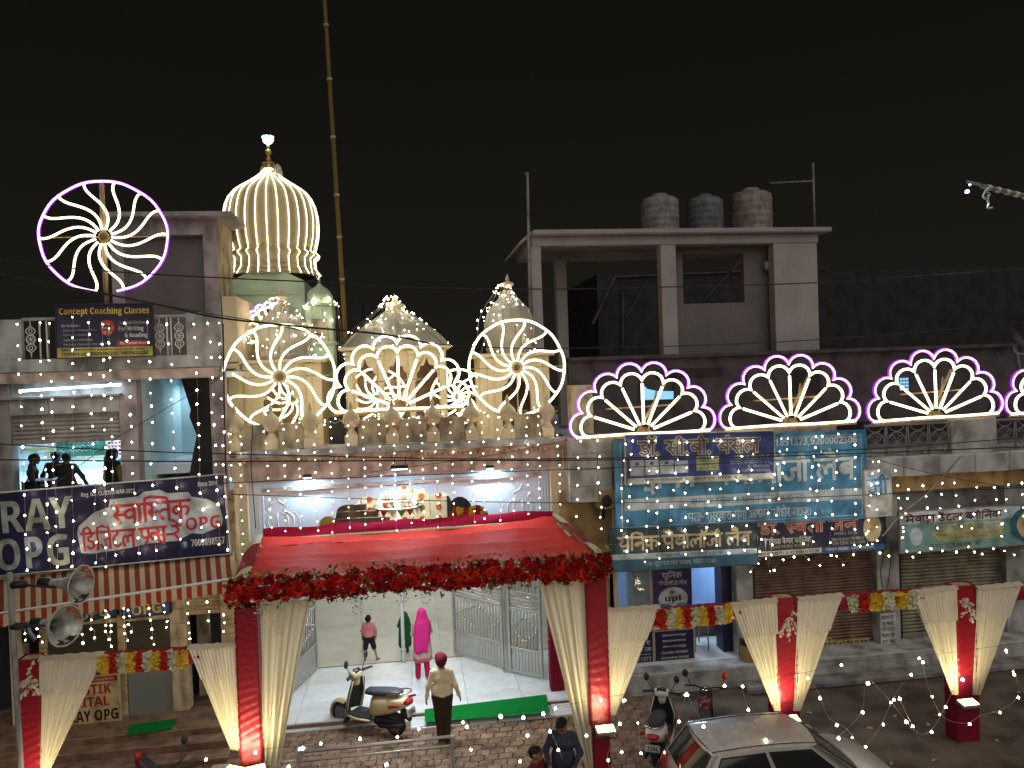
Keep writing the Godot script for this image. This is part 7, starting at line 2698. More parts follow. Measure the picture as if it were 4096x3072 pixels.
func scooter(label: String, at: Vector3, turn: float, paint: Material, seat_m: Material, plate := true) -> Node3D:   # front towards +x
	var t := thing("scooter", label, "scooter", at, turn)
	wheel_part(t, Vector3(0.62, 0.215, 0), 0.215, 0.1, M.iron_grey)
	wheel_part(t, Vector3(-0.62, 0.215, 0), 0.215, 0.1, M.iron_grey)
	var st := S()
	# front mudguard
	var rows := []
	for j in 9:
		var a := lerpf(-0.5, 2.1, j / 8.0)
		var row := []
		for i in 7:
			var u := (i - 3) / 3.0
			row.append(Vector3(0.62 + cos(a) * (0.27 - 0.05 * u * u), 0.225 + sin(a) * (0.27 - 0.05 * u * u), u * 0.085))
		rows.append(row)
	sheet(st, rows)
	obj("mudguard", st, paint, t)
	# leg shield: painted outside, black inside
	for k in 2:
		st = S()
		rows = []
		for j in 9:
			var v := j / 8.0
			var y := lerpf(0.3, 0.92, v)
			var w := lerpf(0.235, 0.185, v) * (1.0 + 0.2 * sin(PI * v))
			var row := []
			for i in 9:
				var u := (i - 4) / 4.0
				row.append(Vector3(0.43 - 0.13 * v - 0.09 * u * u - 0.03 * k + 0.06 * (1 - v) * (1 - u * u), y, u * (w - 0.012 * k)))
			rows.append(row)
		sheet(st, rows)
		if k == 0:
			tube(st, [Vector3(0.34, 0.3, 0.2), Vector3(0.25, 0.62, 0.23), Vector3(0.2, 0.92, 0.15)], 0.014, 6)
			tube(st, [Vector3(0.34, 0.3, -0.2), Vector3(0.25, 0.62, -0.23), Vector3(0.2, 0.92, -0.15)], 0.014, 6)
		obj("leg_shield" if k == 0 else "inner_panel", st, paint if k == 0 else M.rubber, t)
	st = S()
	bbox(st, Vector3(-0.16, 0.27, -0.2), Vector3(0.36, 0.31, 0.2), 0.02)
	obj("floorboard", st, M.rubber, t)
	for z in [-0.21, 0.21]:
		st = S()
		tube(st, [Vector3(0.36, 0.29, z * 0.95), Vector3(0.1, 0.26, z), Vector3(-0.2, 0.28, z)], 0.022, 6)
		obj("side_rail", st, paint, t)
	# body under the seat, with a swept tail
	st = S()
	loft(st, [[-0.12, 0.44, 0.1, 0.14], [-0.17, 0.48, 0.15, 0.2], [-0.35, 0.53, 0.19, 0.19], [-0.6, 0.58, 0.195, 0.16], [-0.8, 0.63, 0.16, 0.11], [-0.94, 0.66, 0.09, 0.06], [-0.98, 0.67, 0.03, 0.02]])
	obj("body", st, paint, t)
	st = S()
	for z in [-1, 1]:
		prism(st, PackedVector2Array([Vector2(-0.62, 0.56), Vector2(-0.92, 0.67), Vector2(-0.9, 0.7), Vector2(-0.6, 0.62)]), -0.008, 0.008, Transform3D(Basis(Vector3.UP, z * 0.3), Vector3(-0.03, 0, z * 0.01 + z * 0.0)))
	obj("trim_stripe", st, M.red_lens, t)
	st = S()
	loft(st, [[0.0, 0.74, 0.05, 0.02], [-0.03, 0.74, 0.11, 0.05], [-0.2, 0.75, 0.14, 0.055], [-0.4, 0.775, 0.15, 0.06], [-0.62, 0.8, 0.14, 0.055], [-0.76, 0.81, 0.1, 0.04], [-0.8, 0.81, 0.03, 0.01]], 3.0)
	obj("seat", st, seat_m, t)
	st = S()
	tube(st, smooth_line([Vector3(-0.55, 0.78, 0.16), Vector3(-0.85, 0.84, 0.15), Vector3(-0.96, 0.85, 0), Vector3(-0.85, 0.84, -0.15), Vector3(-0.55, 0.78, -0.16)], 4), 0.015, 6)
	obj("grab_rail", st, M.chrome, t)
	st = S()
	loft(st, [[-0.9, 0.68, 0.12, 0.05], [-0.97, 0.68, 0.1, 0.045], [-1.0, 0.68, 0.05, 0.03]])
	obj("tail_lamp", st, M.red_lens, t)
	# handlebar housing, lamp, grips, mirrors
	st = S()
	loft(st, [[0.36, 0.98, 0.06, 0.05], [0.34, 0.99, 0.11, 0.09], [0.26, 1.0, 0.15, 0.1], [0.18, 1.0, 0.12, 0.07], [0.15, 1.0, 0.06, 0.04]])
	loft(st, [[0.3, 0.9, 0.07, 0.1], [0.26, 0.9, 0.08, 0.12], [0.2, 0.9, 0.06, 0.1]])
	obj("handlebar_cover", st, paint, t)
	st = S()
	loft(st, [[0.345, 0.99, 0.08, 0.06], [0.368, 0.985, 0.06, 0.045], [0.372, 0.985, 0.02, 0.02]])
	obj("headlight", st, M.chrome, t)
	st = S()
	loft(st, [[0.17, 1.05, 0.09, 0.015], [0.25, 1.09, 0.09, 0.02], [0.3, 1.08, 0.05, 0.01]])
	obj("dial", st, M.dark_glass, t)
	for s in [-1, 1]:
		st = S()
		tube(st, [Vector3(0.24, 1.0, s * 0.12), Vector3(0.2, 1.03, s * 0.2), Vector3(0.15, 1.03, s * 0.36)], 0.02, 7)
		tube(st, [Vector3(0.25, 1.03, s * 0.18), Vector3(0.2, 1.03, s * 0.34)], 0.009, 5)
		obj("grip", st, M.rubber, t)
		st = S()
		tube(st, [Vector3(0.23, 1.04, s * 0.17), Vector3(0.24, 1.16, s * 0.24), Vector3(0.23, 1.22, s * 0.27)], 0.008, 5)
		lathe(st, [Vector2(0, -0.01), Vector2(0.05, -0.008), Vector2(0.055, 0.01), Vector2(0.0, 0.025)], Vector3(0.23, 1.28, s * 0.29), 12, Basis(Vector3.FORWARD, PI / 2).scaled(Vector3(1, 1.4, 1)))
		obj("mirror", st, M.rubber, t)
	st = S()
	loft(st, [[-0.2, 0.24, 0.09, 0.09], [-0.3, 0.24, 0.12, 0.1], [-0.55, 0.23, 0.11, 0.09], [-0.68, 0.22, 0.06, 0.06]])
	obj("engine", st, M.iron_dark, t)
	st = S()
	tube(st, [Vector3(-0.35, 0.2, -0.13), Vector3(-0.55, 0.22, -0.15), Vector3(-0.92, 0.3, -0.16)], 0.045, 8)
	obj("exhaust", st, M.iron_dark, t)
	st = S()
	tube(st, [Vector3(-0.1, 0.26, 0.1), Vector3(-0.16, 0.02, 0.24)], 0.012, 5)
	obj("side_stand", st, M.iron_dark, t)
	st = S()
	loft(st, [[-0.78, 0.46, 0.06, 0.09], [-0.9, 0.42, 0.07, 0.07], [-0.96, 0.36, 0.05, 0.04]])
	obj("rear_guard", st, M.rubber, t)
	if plate:
		var pl := Node3D.new()
		pl.name = "number_plate"
		t.add_child(pl)
		pl.transform = Transform3D(Basis(Vector3.UP, -PI / 2) * Basis(Vector3.RIGHT, -0.25), Vector3(-0.985, 0.5, 0))
		st = S()
		bbox(st, Vector3(-0.13, -0.06, -0.006), Vector3(0.13, 0.06, 0.006), 0.003)
		obj("plate", st, M.ink_white, pl)
		latin(pl, "1384", [0.15, 0.2, 0.85, 0.8], Vector2(0.26, 0.12), M.ink_black, -6.5)
	return t


func motorcycle(label: String, at: Vector3, turn: float) -> Node3D:
	var t := thing("motorcycle", label, "motorcycle", at, turn)
	wheel_part(t, Vector3(0.64, 0.29, 0), 0.29, 0.09, M.iron_grey)
	wheel_part(t, Vector3(-0.6, 0.29, 0), 0.29, 0.1, M.iron_grey)
	var st := S()
	loft(st, [[0.36, 0.78, 0.05, 0.05], [0.3, 0.8, 0.12, 0.1], [0.1, 0.82, 0.14, 0.11], [-0.1, 0.78, 0.1, 0.08], [-0.14, 0.77, 0.05, 0.04]])
	obj("tank", st, M.maroon_paint, t)
	st = S()
	loft(st, [[-0.08, 0.76, 0.07, 0.03], [-0.2, 0.77, 0.12, 0.045], [-0.55, 0.8, 0.13, 0.05], [-0.82, 0.84, 0.08, 0.035]], 3.0)
	obj("seat", st, M.rubber, t)
	st = S()
	loft(st, [[0.28, 0.42, 0.1, 0.12], [0.1, 0.4, 0.15, 0.17], [-0.18, 0.4, 0.13, 0.14], [-0.26, 0.42, 0.06, 0.08]])
	obj("engine", st, M.iron_grey, t)
	st = S()
	for z in [-0.1, 0.1]:
		tube(st, [Vector3(0.64, 0.29, z), Vector3(0.4, 0.96, z)], 0.022, 6)
		tube(st, [Vector3(-0.6, 0.29, z), Vector3(-0.5, 0.72, z * 1.3)], 0.02, 6)
	tube(st, [Vector3(0.4, 0.9, 0), Vector3(0.25, 0.45, 0), Vector3(-0.25, 0.4, 0), Vector3(-0.5, 0.7, 0)], 0.025, 6)
	obj("frame", st, M.iron_dark, t)
	st = S()
	lathe(st, [Vector2(0, -0.08), Vector2(0.08, -0.05), Vector2(0.09, 0.03), Vector2(0.07, 0.05), Vector2(0, 0.06)], Vector3(0.5, 0.9, 0), 14, Basis(Vector3.FORWARD, PI / 2))
	obj("headlight", st, M.chrome, t)
	st = S()
	tube(st, smooth_line([Vector3(0.22, 1.08, -0.38), Vector3(0.34, 1.04, -0.2), Vector3(0.38, 0.98, 0), Vector3(0.34, 1.04, 0.2), Vector3(0.22, 1.08, 0.38)], 4), 0.016, 7)
	obj("handlebar", st, M.iron_dark, t)
	for s in [-1, 1]:
		st = S()
		tube(st, [Vector3(0.28, 1.07, s * 0.26), Vector3(0.26, 1.2, s * 0.32), Vector3(0.22, 1.26, s * 0.36)], 0.008, 5)
		lathe(st, [Vector2(0, -0.012), Vector2(0.055, -0.008), Vector2(0.06, 0.012), Vector2(0, 0.03)], Vector3(0.2, 1.33, s * 0.37), 12, Basis(Vector3.FORWARD, PI / 2).scaled(Vector3(1, 1.3, 1)))
		obj("mirror", st, M.rubber if s < 0 else M.red_lens, t)
	st = S()
	tube(st, [Vector3(0.2, 0.3, -0.14), Vector3(-0.2, 0.24, -0.16), Vector3(-0.8, 0.32, -0.17)], 0.04, 8)
	obj("exhaust", st, M.chrome, t)
	st = S()
	loft(st, [[-0.82, 0.74, 0.07, 0.05], [-0.9, 0.74, 0.06, 0.045]])
	obj("tail_lamp", st, M.red_lens, t)
	return t


func make_vehicles() -> void:
	var gold := worn("scooter_gold", lin(0.62, 0.5, 0.29), 0.3, "soft", Vector3.ONE, "")
	gold.clearcoat_enabled = true
	gold.clearcoat = 0.7
	var white := worn("scooter_white", lin(0.62, 0.6, 0.58), 0.3, "soft", Vector3.ONE, "")
	white.clearcoat_enabled = true
	mat("maroon_paint", lin(0.08, 0.012, 0.02), 0.25)
	mat("seat_blue", lin(0.035, 0.04, 0.055), 0.45)
	var s1 := scooter("cream and gold scooter parked side-on before the marble forecourt", Vector3(-1.14, 0.035, -15.78), PI - 0.6, gold, M.seat_blue)
	s1.scale = Vector3.ONE * 1.1
	scooter("white scooter seen from behind, parked by the lab step beside the right tent post", Vector3(4.45, 0, -13.85), 1.1, white, M.rubber)
	motorcycle("dark motorcycle with one red-backed mirror, parked by the lab step", Vector3(5.3, 0, -13.75), 1.15)
	motorcycle("dark motorcycle cut by the lower edge of the view, left of the left tent post", Vector3(-4.4, 0, -13.15), -0.9)
	make_car()


func make_car() -> void:
	var t := thing("silver_car", "silver hatchback car parked along the road, seen from above its rear corner", "car", Vector3(5.62, 0, -11.38))
	var paint := worn("car_silver", lin(0.36, 0.345, 0.33), 0.42, "soft", Vector3.ONE, "", Vector3.ONE, 0.35)
	paint.clearcoat_enabled = true
	paint.clearcoat = 0.5
	paint.clearcoat_roughness = 0.08
	var st := S()
	loft(st, [[-1.74, 0.62, 0.5, 0.22], [-1.7, 0.63, 0.66, 0.3], [-1.5, 0.63, 0.74, 0.35], [-0.8, 0.6, 0.76, 0.36], [0.2, 0.59, 0.76, 0.36], [0.9, 0.58, 0.75, 0.35], [1.3, 0.55, 0.72, 0.3], [1.62, 0.5, 0.66, 0.24], [1.76, 0.47, 0.5, 0.18]], 4.5, 28)
	obj("body", st, paint, t)
	# bonnet
	st = S()
	var rows := []
	for j in 7:
		var row := []
		for i in 9:
			var u := (i - 4) / 4.0
			var v := j / 6.0
			row.append(Vector3(lerpf(0.98, 1.72, v), lerpf(0.975, 0.74, v * v) + 0.035 * (1 - u * u), u * lerpf(0.64, 0.56, v)))
		rows.append(row)
	sheet(st, rows)
	obj("bonnet", st, paint, t)
	# cabin: four corner lines from belt to roof; glass lies 6 mm proud of the painted shell
	var shell := func(face: int, u: float, v: float, out: float) -> Vector3:   # v: belt to roof
		var bow := 0.05 * sin(PI * clampf(v, 0, 1) * 0.5)
		var xr := lerpf(-1.66, -1.32, v)
		var xf := lerpf(1.02, 0.3, v)
		var y := lerpf(0.93, 1.43, v) + 0.0
		var hw := lerpf(0.72, 0.56, v) + bow * 0.3
		match face:
			0: return Vector3(lerpf(xr, xf, u), y + 0.03 * sin(PI * u) * v, hw + out)
			1: return Vector3(lerpf(xr, xf, u), y + 0.03 * sin(PI * u) * v, -hw - out)
			2: return Vector3(xr - 0.06 * sin(PI * u) - out, y, lerpf(-hw, hw, u))
			_: return Vector3(xf + 0.1 * sin(PI * u) + out, y + out, lerpf(-hw, hw, u))
	st = S()
	for f in 4:
		rows = []
		for j in 7:
			var row := []
			for i in 13: row.append(shell.call(f, i / 12.0, j / 6.0, 0.0))
			rows.append(row)
		sheet(st, rows)
	obj("cabin", st, paint, t)
	st = S()
	rows = []
	for j in 13:
		var row := []
		for i in 11:
			var u := j / 12.0
			var w := (i - 5) / 5.0
			var xa := lerpf(-1.32 - 0.06 * (1 - w * w), 0.3 + 0.1 * (1 - w * w), u)
			row.append(Vector3(xa, 1.43 + 0.03 * sin(PI * u) + 0.05 * (1 - w * w) * (0.6 + 0.4 * sin(PI * u)) - 0.0, w * 0.575))
		rows.append(row)
	sheet(st, rows)
	obj("roof", st, paint, t)
	st = S()
	for w in [-0.86, 0.86]:
		var line := []
		for j in 13:
			var u := j / 12.0
			line.append(Vector3(lerpf(-1.32 - 0.06 * (1 - w * w), 0.3 + 0.1 * (1 - w * w), u), 1.434 + 0.03 * sin(PI * u) + 0.05 * (1 - w * w) * (0.6 + 0.4 * sin(PI * u)), w * 0.575))
		tube(st, line, 0.007, 4)
	obj("roof_seam", st, M.rubber, t)
	var panes := [[0, 0.07, 0.47, 0.08, 0.9, "side_window"], [0, 0.51, 0.9, 0.06, 0.9, "side_window"], [1, 0.07, 0.47, 0.08, 0.9, "side_window"], [1, 0.51, 0.9, 0.06, 0.9, "side_window"], [2, 0.07, 0.93, 0.1, 0.93, "rear_window"], [3, 0.05, 0.95, 0.04, 0.94, "windscreen"]]
	for p in panes:
		st = S()
		rows = []
		for j in 7:
			var row := []
			for i in 11:
				var u := i / 10.0
				var v := j / 6.0
				var uu := lerpf(p[1], p[2], u)
				row.append(shell.call(p[0], uu, lerpf(p[3], p[4], v), 0.008))
			rows.append(row)
		sheet(st, rows)
		obj(p[5], st, M.dark_glass, t)
		st = S()
		var edge := []
		for e in [[0, 0], [1, 0], [1, 1], [0, 1]]: edge.append(shell.call(p[0], lerpf(p[1], p[2], e[0]), lerpf(p[3], p[4], e[1]), 0.01))
		tube(st, edge, 0.012, 5, true)
		obj("window_seal", st, M.rubber, t)
	st = S()
	for z in [-0.735, 0.735]: bar(st, Vector3(-1.5, 0.93, z), Vector3(1.0, 0.93, z), 0.02, 0.03)
	obj("belt_trim", st, M.rubber, t)
	for x in [-1.08, 1.14]:
		for z in [-0.68, 0.68]: wheel_part(t, Vector3(x, 0.28, z), 0.28, 0.17, M.iron_grey)
	for z in [-0.6, 0.6]:
		st = S()
		loft(st, [[-1.76, 0.78, 0.07, 0.16], [-1.72, 0.78, 0.1, 0.2]], 3.0)
		var o := obj("tail_lamp", st, M.red_lens, t)
		o.position.z = z
		st = S()
		loft(st, [[1.56, 0.66, 0.13, 0.08], [1.72, 0.6, 0.1, 0.06]], 3.0)
		o = obj("headlight", st, M.chrome, t)
		o.position.z = z * 0.85
		st = S()
		loft(st, [[0.86, 0.98, 0.07, 0.055], [0.92, 0.98, 0.08, 0.06], [0.96, 0.98, 0.05, 0.04]])
		o = obj("wing_mirror", st, paint, t)
		o.position.z = z * 1.38
	st = S()
	for x in [-0.15, 0.95]:
		for z in [-0.768, 0.768]: tube(st, [Vector3(x - 0.25, 0.78, z), Vector3(x - 0.1, 0.78, z)], 0.013, 5)
	obj("door_handle", st, M.rubber, t)
	st = S()
	bar(st, Vector3(-1.3, 1.4, 0.1), Vector3(-1.55, 1.1, -0.25), 0.012)
	obj("rear_wiper", st, M.rubber, t)



# ---------- people: one smooth skin over a skeleton of tapered limbs ----------
func skin_over(bones: Array, cell: float, sharp: float, out: Dictionary) -> void:   # bones: [a, b, radius a, radius b, colour]; adds a closed surface to the arrays in out
	var lo := Vector3.INF
	var hi := -Vector3.INF
	for b in bones:
		for e in [[b[0], b[2]], [b[1], b[3]]]:
			lo = lo.min(e[0] - Vector3.ONE * e[1])
			hi = hi.max(e[0] + Vector3.ONE * e[1])
	var pad := cell * 3.0
	lo -= Vector3.ONE * pad
	hi += Vector3.ONE * pad
	var nx := int((hi.x - lo.x) / cell) + 2
	var ny := int((hi.y - lo.y) / cell) + 2
	var nz := int((hi.z - lo.z) / cell) + 2
	var total := nx * ny * nz
	var sum := PackedFloat32Array()
	sum.resize(total)
	var best := PackedFloat32Array()
	best.resize(total)
	best.fill(9.0)
	var who := PackedInt32Array()
	who.resize(total)
	var reach := 3.2 / sharp
	for bi in bones.size():
		var b: Array = bones[bi]
		var a: Vector3 = b[0]
		var d: Vector3 = b[1] - a
		var dd := maxf(d.length_squared(), 1e-9)
		var ra: float = b[2]
		var rb: float = b[3]
		var m := maxf(ra, rb) + reach
		var p0: Vector3 = (a.min(b[1]) - Vector3.ONE * m - lo) / cell
		var p1: Vector3 = (a.max(b[1]) + Vector3.ONE * m - lo) / cell
		for k in range(maxi(int(p0.z), 0), mini(int(p1.z) + 1, nz)):
			for j in range(maxi(int(p0.y), 0), mini(int(p1.y) + 1, ny)):
				var row := (k * ny + j) * nx
				var py := lo.y + j * cell - a.y
				var pz := lo.z + k * cell - a.z
				for i in range(maxi(int(p0.x), 0), mini(int(p1.x) + 1, nx)):
					var px := lo.x + i * cell - a.x
					var t := clampf((px * d.x + py * d.y + pz * d.z) / dd, 0.0, 1.0)
					var qx := px - d.x * t
					var qy := py - d.y * t
					var qz := pz - d.z * t
					var dist := sqrt(qx * qx + qy * qy + qz * qz) - ra - (rb - ra) * t
					if dist < reach:
						sum[row + i] += exp(-sharp * dist)
						if dist < best[row + i]:
							best[row + i] = dist
							who[row + i] = bi
	# surface nets
	var index := {}
	var verts: PackedVector3Array = out.verts
	var cols: PackedColorArray = out.cols
	var idx: PackedInt32Array = out.idx
	var corner := [0, 1, nx, nx + 1, nx * ny, nx * ny + 1, nx * ny + nx, nx * ny + nx + 1]
	var edges := [[0, 1], [2, 3], [4, 5], [6, 7], [0, 2], [1, 3], [4, 6], [5, 7], [0, 4], [1, 5], [2, 6], [3, 7]]
	for k in nz - 1:
		for j in ny - 1:
			var base := (k * ny + j) * nx
			for i in nx - 1:
				var c := base + i
				var s0 := sum[c] > 1.0
				if s0 == (sum[c + 1] > 1.0) and s0 == (sum[c + corner[2]] > 1.0) and s0 == (sum[c + corner[3]] > 1.0) and s0 == (sum[c + corner[4]] > 1.0) and s0 == (sum[c + corner[5]] > 1.0) and s0 == (sum[c + corner[6]] > 1.0) and s0 == (sum[c + corner[7]] > 1.0): continue
				var p := Vector3.ZERO
				var n := 0
				for e in edges:
					var fa: float = sum[c + corner[e[0]]]
					var fb: float = sum[c + corner[e[1]]]
					if (fa > 1.0) == (fb > 1.0): continue
					var la := -log(maxf(fa, 1e-3)) / sharp
					var lb := -log(maxf(fb, 1e-3)) / sharp
					var t := la / (la - lb)
					var ca := Vector3(e[0] & 1, (e[0] >> 1) & 1, e[0] >> 2)
					var cb := Vector3(e[1] & 1, (e[1] >> 1) & 1, e[1] >> 2)
					p += ca.lerp(cb, t)
					n += 1
				index[c] = verts.size()
				verts.append(lo + (Vector3(i, j, k) + p / n) * cell)
				cols.append(bones[who[c] if best[c] < best[c + corner[7]] else who[c + corner[7]]][4])
	for c in index:
		var i: int = c % nx
		var j: int = (c / nx) % ny
		var k: int = c / (nx * ny)
		var a := sum[c] > 1.0
		for e in [[1, nx, nx * ny, j > 0 and k > 0], [nx, nx * ny, 1, i > 0 and k > 0], [nx * ny, 1, nx, i > 0 and j > 0]]:
			if not e[3]: continue
			var b := sum[c + e[0]] > 1.0
			if a == b: continue
			var q := [c, c - e[1], c - e[1] - e[2], c - e[2]]
			if not (index.has(q[1]) and index.has(q[2]) and index.has(q[3])): continue
			var o := [index[q[0]], index[q[1]], index[q[2]], index[q[3]]]
			if a: idx.append_array(PackedInt32Array([o[0], o[2], o[1], o[0], o[3], o[2]]))
			else: idx.append_array(PackedInt32Array([o[0], o[1], o[2], o[0], o[2], o[3]]))
	out.verts = verts
	out.cols = cols
	out.idx = idx


func skinned(called: String, parent: Node, sets: Array, m: Material) -> MeshInstance3D:   # sets: [bones, cell, sharpness]
	var out := {"verts": PackedVector3Array(), "cols": PackedColorArray(), "idx": PackedInt32Array()}
	for s in sets: skin_over(s[0], s[1], s[2], out)
	var v: PackedVector3Array = out.verts
	var id: PackedInt32Array = out.idx
	var nor := PackedVector3Array()
	nor.resize(v.size())
	for i in range(0, id.size(), 3):
		var n := (v[id[i + 2]] - v[id[i]]).cross(v[id[i + 1]] - v[id[i]])
		for q in 3: nor[id[i + q]] += n
	for i in nor.size(): nor[i] = nor[i].normalized()
	var a := []
	a.resize(Mesh.ARRAY_MAX)
	a[Mesh.ARRAY_VERTEX] = v
	a[Mesh.ARRAY_NORMAL] = nor
	a[Mesh.ARRAY_COLOR] = out.cols
	a[Mesh.ARRAY_INDEX] = id
	var me := ArrayMesh.new()
	me.add_surface_from_arrays(Mesh.PRIMITIVE_TRIANGLES, a)
	me.surface_set_material(0, m)
	return add_mesh(called, me, parent)


func hand_bones(w: Vector3, dir: Vector3, palm_side: Vector3, thumb: Vector3, s: float, c: Color, curl := 0.5) -> Array:   # five fingers from a palm; all in metres
	dir = dir.normalized()
	thumb = (thumb - dir * thumb.dot(dir)).normalized()
	var across := thumb
	palm_side = palm_side.normalized()
	var out := []
	var k := w + dir * 0.085 * s
	for i in 3: out.append([w + dir * 0.02 * s + across * (i - 1) * 0.014 * s, k + across * (i - 1) * 0.024 * s, 0.016 * s, 0.014 * s, c])
	for i in 4:
		var r := k + across * (1.5 - i) * 0.021 * s
		var l: float = [0.068, 0.078, 0.072, 0.056][i] * s
		var d1 := (dir + palm_side * curl * 0.4).normalized()
		var d2 := (dir + palm_side * curl * 1.3).normalized()
		out.append([r, r + d1 * l * 0.5, 0.0092 * s, 0.0085 * s, c])
		out.append([r + d1 * l * 0.5, r + d1 * l * 0.5 + d2 * l * 0.5, 0.0085 * s, 0.0075 * s, c])
	var tb := w + dir * 0.03 * s + across * 0.024 * s
	var t1 := tb + (dir * 0.6 + thumb * 0.7 + palm_side * 0.25).normalized() * 0.04 * s
	out.append([tb, t1, 0.012 * s, 0.0105 * s, c])
	out.append([t1, t1 + (dir * 0.9 + thumb * 0.2 + palm_side * 0.3).normalized() * 0.03 * s, 0.0105 * s, 0.009 * s, c])
	return out


func person(label: String, at: Vector3, turn: float, h: float, joints: Dictionary, col: Dictionary, cell := 0.018, fine := true) -> Node3D:   # faces +z before the turn
	var t := thing("person", label, "person", at, turn)
	var s := h / 1.7
	var J := {"pelvis": Vector3(0, 0.93, 0), "waist": Vector3(0, 1.08, 0.0), "chest": Vector3(0, 1.27, 0.0), "neck": Vector3(0, 1.43, -0.01), "head": Vector3(0, 1.58, 0.01)}
	for q in [["l", 1], ["r", -1]]:
		J["shoulder_" + q[0]] = Vector3(0.175 * q[1], 1.385, -0.01); J["elbow_" + q[0]] = Vector3(0.235 * q[1], 1.12, -0.03); J["wrist_" + q[0]] = Vector3(0.25 * q[1], 0.88, 0.03)
		J["hip_" + q[0]] = Vector3(0.085 * q[1], 0.9, 0); J["knee_" + q[0]] = Vector3(0.1 * q[1], 0.5, 0.02); J["ankle_" + q[0]] = Vector3(0.1 * q[1], 0.09, -0.02); J["toe_" + q[0]] = Vector3(0.12 * q[1], 0.035, 0.14)
	for k in joints: J[k] = joints[k]
	for k in J: J[k] *= s
	var skin: Color = col.get("skin", Color(0.3, 0.17, 0.1))
	var top: Color = col.top
	var leg: Color = col.leg
	var shoe: Color = col.get("shoe", Color(0.03, 0.025, 0.02))
	var full: float = col.get("full", 1.0)
	var sleeve: bool = col.get("long_sleeve", true)
	var B := []
	var W := Vector3(0.062 * s, 0, 0)
	var lf: float = s * col.get("leg_full", 1.0)
	B.append([J.pelvis - W, J.pelvis + W, 0.115 * s * full, 0.115 * s * full, leg])
	B.append([J.waist - W * 1.1, J.waist + W * 1.1, 0.12 * s * full, 0.12 * s * full, top])
	B.append([J.pelvis + Vector3(0, 0.05, 0) * s - W, J.pelvis + Vector3(0, 0.05, 0) * s + W, 0.12 * s * full, 0.12 * s * full, top])
	B.append([J.chest - W * 1.1, J.chest + W * 1.1, 0.115 * s * full, 0.115 * s * full, top])
	B.append([J.shoulder_l * 0.85 + J.neck * 0.15, J.shoulder_r * 0.85 + J.neck * 0.15, 0.06 * s, 0.06 * s, top])
	B.append([J.chest.lerp(J.neck, 0.5), J.neck, 0.08 * s, 0.055 * s, top])
	B.append([J.neck, J.head - Vector3(0, 0.04, 0.01) * s, 0.05 * s, 0.05 * s, skin])
	for q in ["l", "r"]:
		B.append([J["shoulder_" + q], J["elbow_" + q], 0.058 * s, 0.046 * s, top])
		B.append([J["elbow_" + q], J["elbow_" + q].lerp(J["wrist_" + q], 0.9), 0.044 * s if sleeve else 0.036 * s, 0.034 * s if sleeve else 0.026 * s, top if sleeve else skin])
		B.append([J["elbow_" + q].lerp(J["wrist_" + q], 0.85), J["wrist_" + q], 0.026 * s, 0.024 * s, skin])
		B.append([J["hip_" + q], J["knee_" + q], 0.092 * lf, 0.066 * lf, leg])
		var bare: bool = col.get("bare_calf", false)
		B.append([J["knee_" + q], J["ankle_" + q], 0.062 * lf if not bare else 0.05 * s, 0.05 * lf if not bare else 0.034 * s, leg if not bare else skin])
		B.append([J["ankle_" + q] - Vector3(0, 0.045, 0) * s, J["toe_" + q], 0.04 * s, 0.032 * s, shoe])
	var sets := [[B, cell * s, 55.0]]
	# head with a face
	var c: Vector3 = J.head
	var f: Vector3 = col.get("look", Vector3(0, 0, 1)).normalized()
	var rt := Vector3.UP.cross(f).normalized()
	var up := f.cross(rt)
	var k: float = s * col.get("head_scale", 1.0)
	var at_head := func(x: float, y: float, z: float) -> Vector3: return c + (rt * x + up * y + f * z) * k
	var H := []
	H.append([at_head.call(0, 0.03, -0.025), at_head.call(0, 0.035, 0.015), 0.083 * k, 0.078 * k, skin])
	H.append([at_head.call(0, -0.03, 0.03), at_head.call(0, -0.075, 0.045), 0.062 * k, 0.036 * k, skin])
	H.append([at_head.call(0, 0.01, 0.088), at_head.call(0, -0.025, 0.104), 0.011 * k, 0.015 * k, skin])
	for x in [-1, 1]:
		H.append([at_head.call(x * 0.078, 0.01, -0.005), at_head.call(x * 0.076, -0.03, 0.0), 0.017 * k, 0.012 * k, skin])
		H.append([at_head.call(x * 0.032, 0.03, 0.083), at_head.call(x * 0.032, 0.03, 0.083), 0.012 * k, 0.012 * k, Color(0.02, 0.015, 0.012)])
		H.append([at_head.call(x * 0.045, 0.048, 0.078), at_head.call(x * 0.018, 0.05, 0.088), 0.006 * k, 0.007 * k, Color(0.03, 0.02, 0.015)])
	H.append([at_head.call(-0.022, -0.055, 0.078), at_head.call(0.022, -0.055, 0.078), 0.009 * k, 0.009 * k, Color(0.3, 0.1, 0.08)])
	sets.append([H, (0.009 if fine else 0.014) * k, 95.0])
	for q in [["l", 1.0], ["r", -1.0]]:
		var d: Vector3 = J["wrist_" + q[0]] - J["elbow_" + q[0]]
		var fwd := Vector3(0, 0, 1) if absf(d.normalized().z) < 0.7 else Vector3.UP
		sets.append([hand_bones(J["wrist_" + q[0]], d, Vector3(-q[1], 0, 0.2), fwd, s * 1.0, skin), 0.0075 * s, 170.0])
	skinned("figure", t, sets, M.figure)
	if col.has("hair"):
		var hb := [[at_head.call(0, 0.045, -0.035), at_head.call(0, 0.06, 0.012), 0.085 * k, 0.08 * k, col.hair], [at_head.call(0, -0.02, -0.06), at_head.call(0, 0.03, -0.06), 0.05 * k, 0.06 * k, col.hair]]
		skinned("hair", t, [[hb, 0.014 * k, 70.0]], M.figure)
	return t


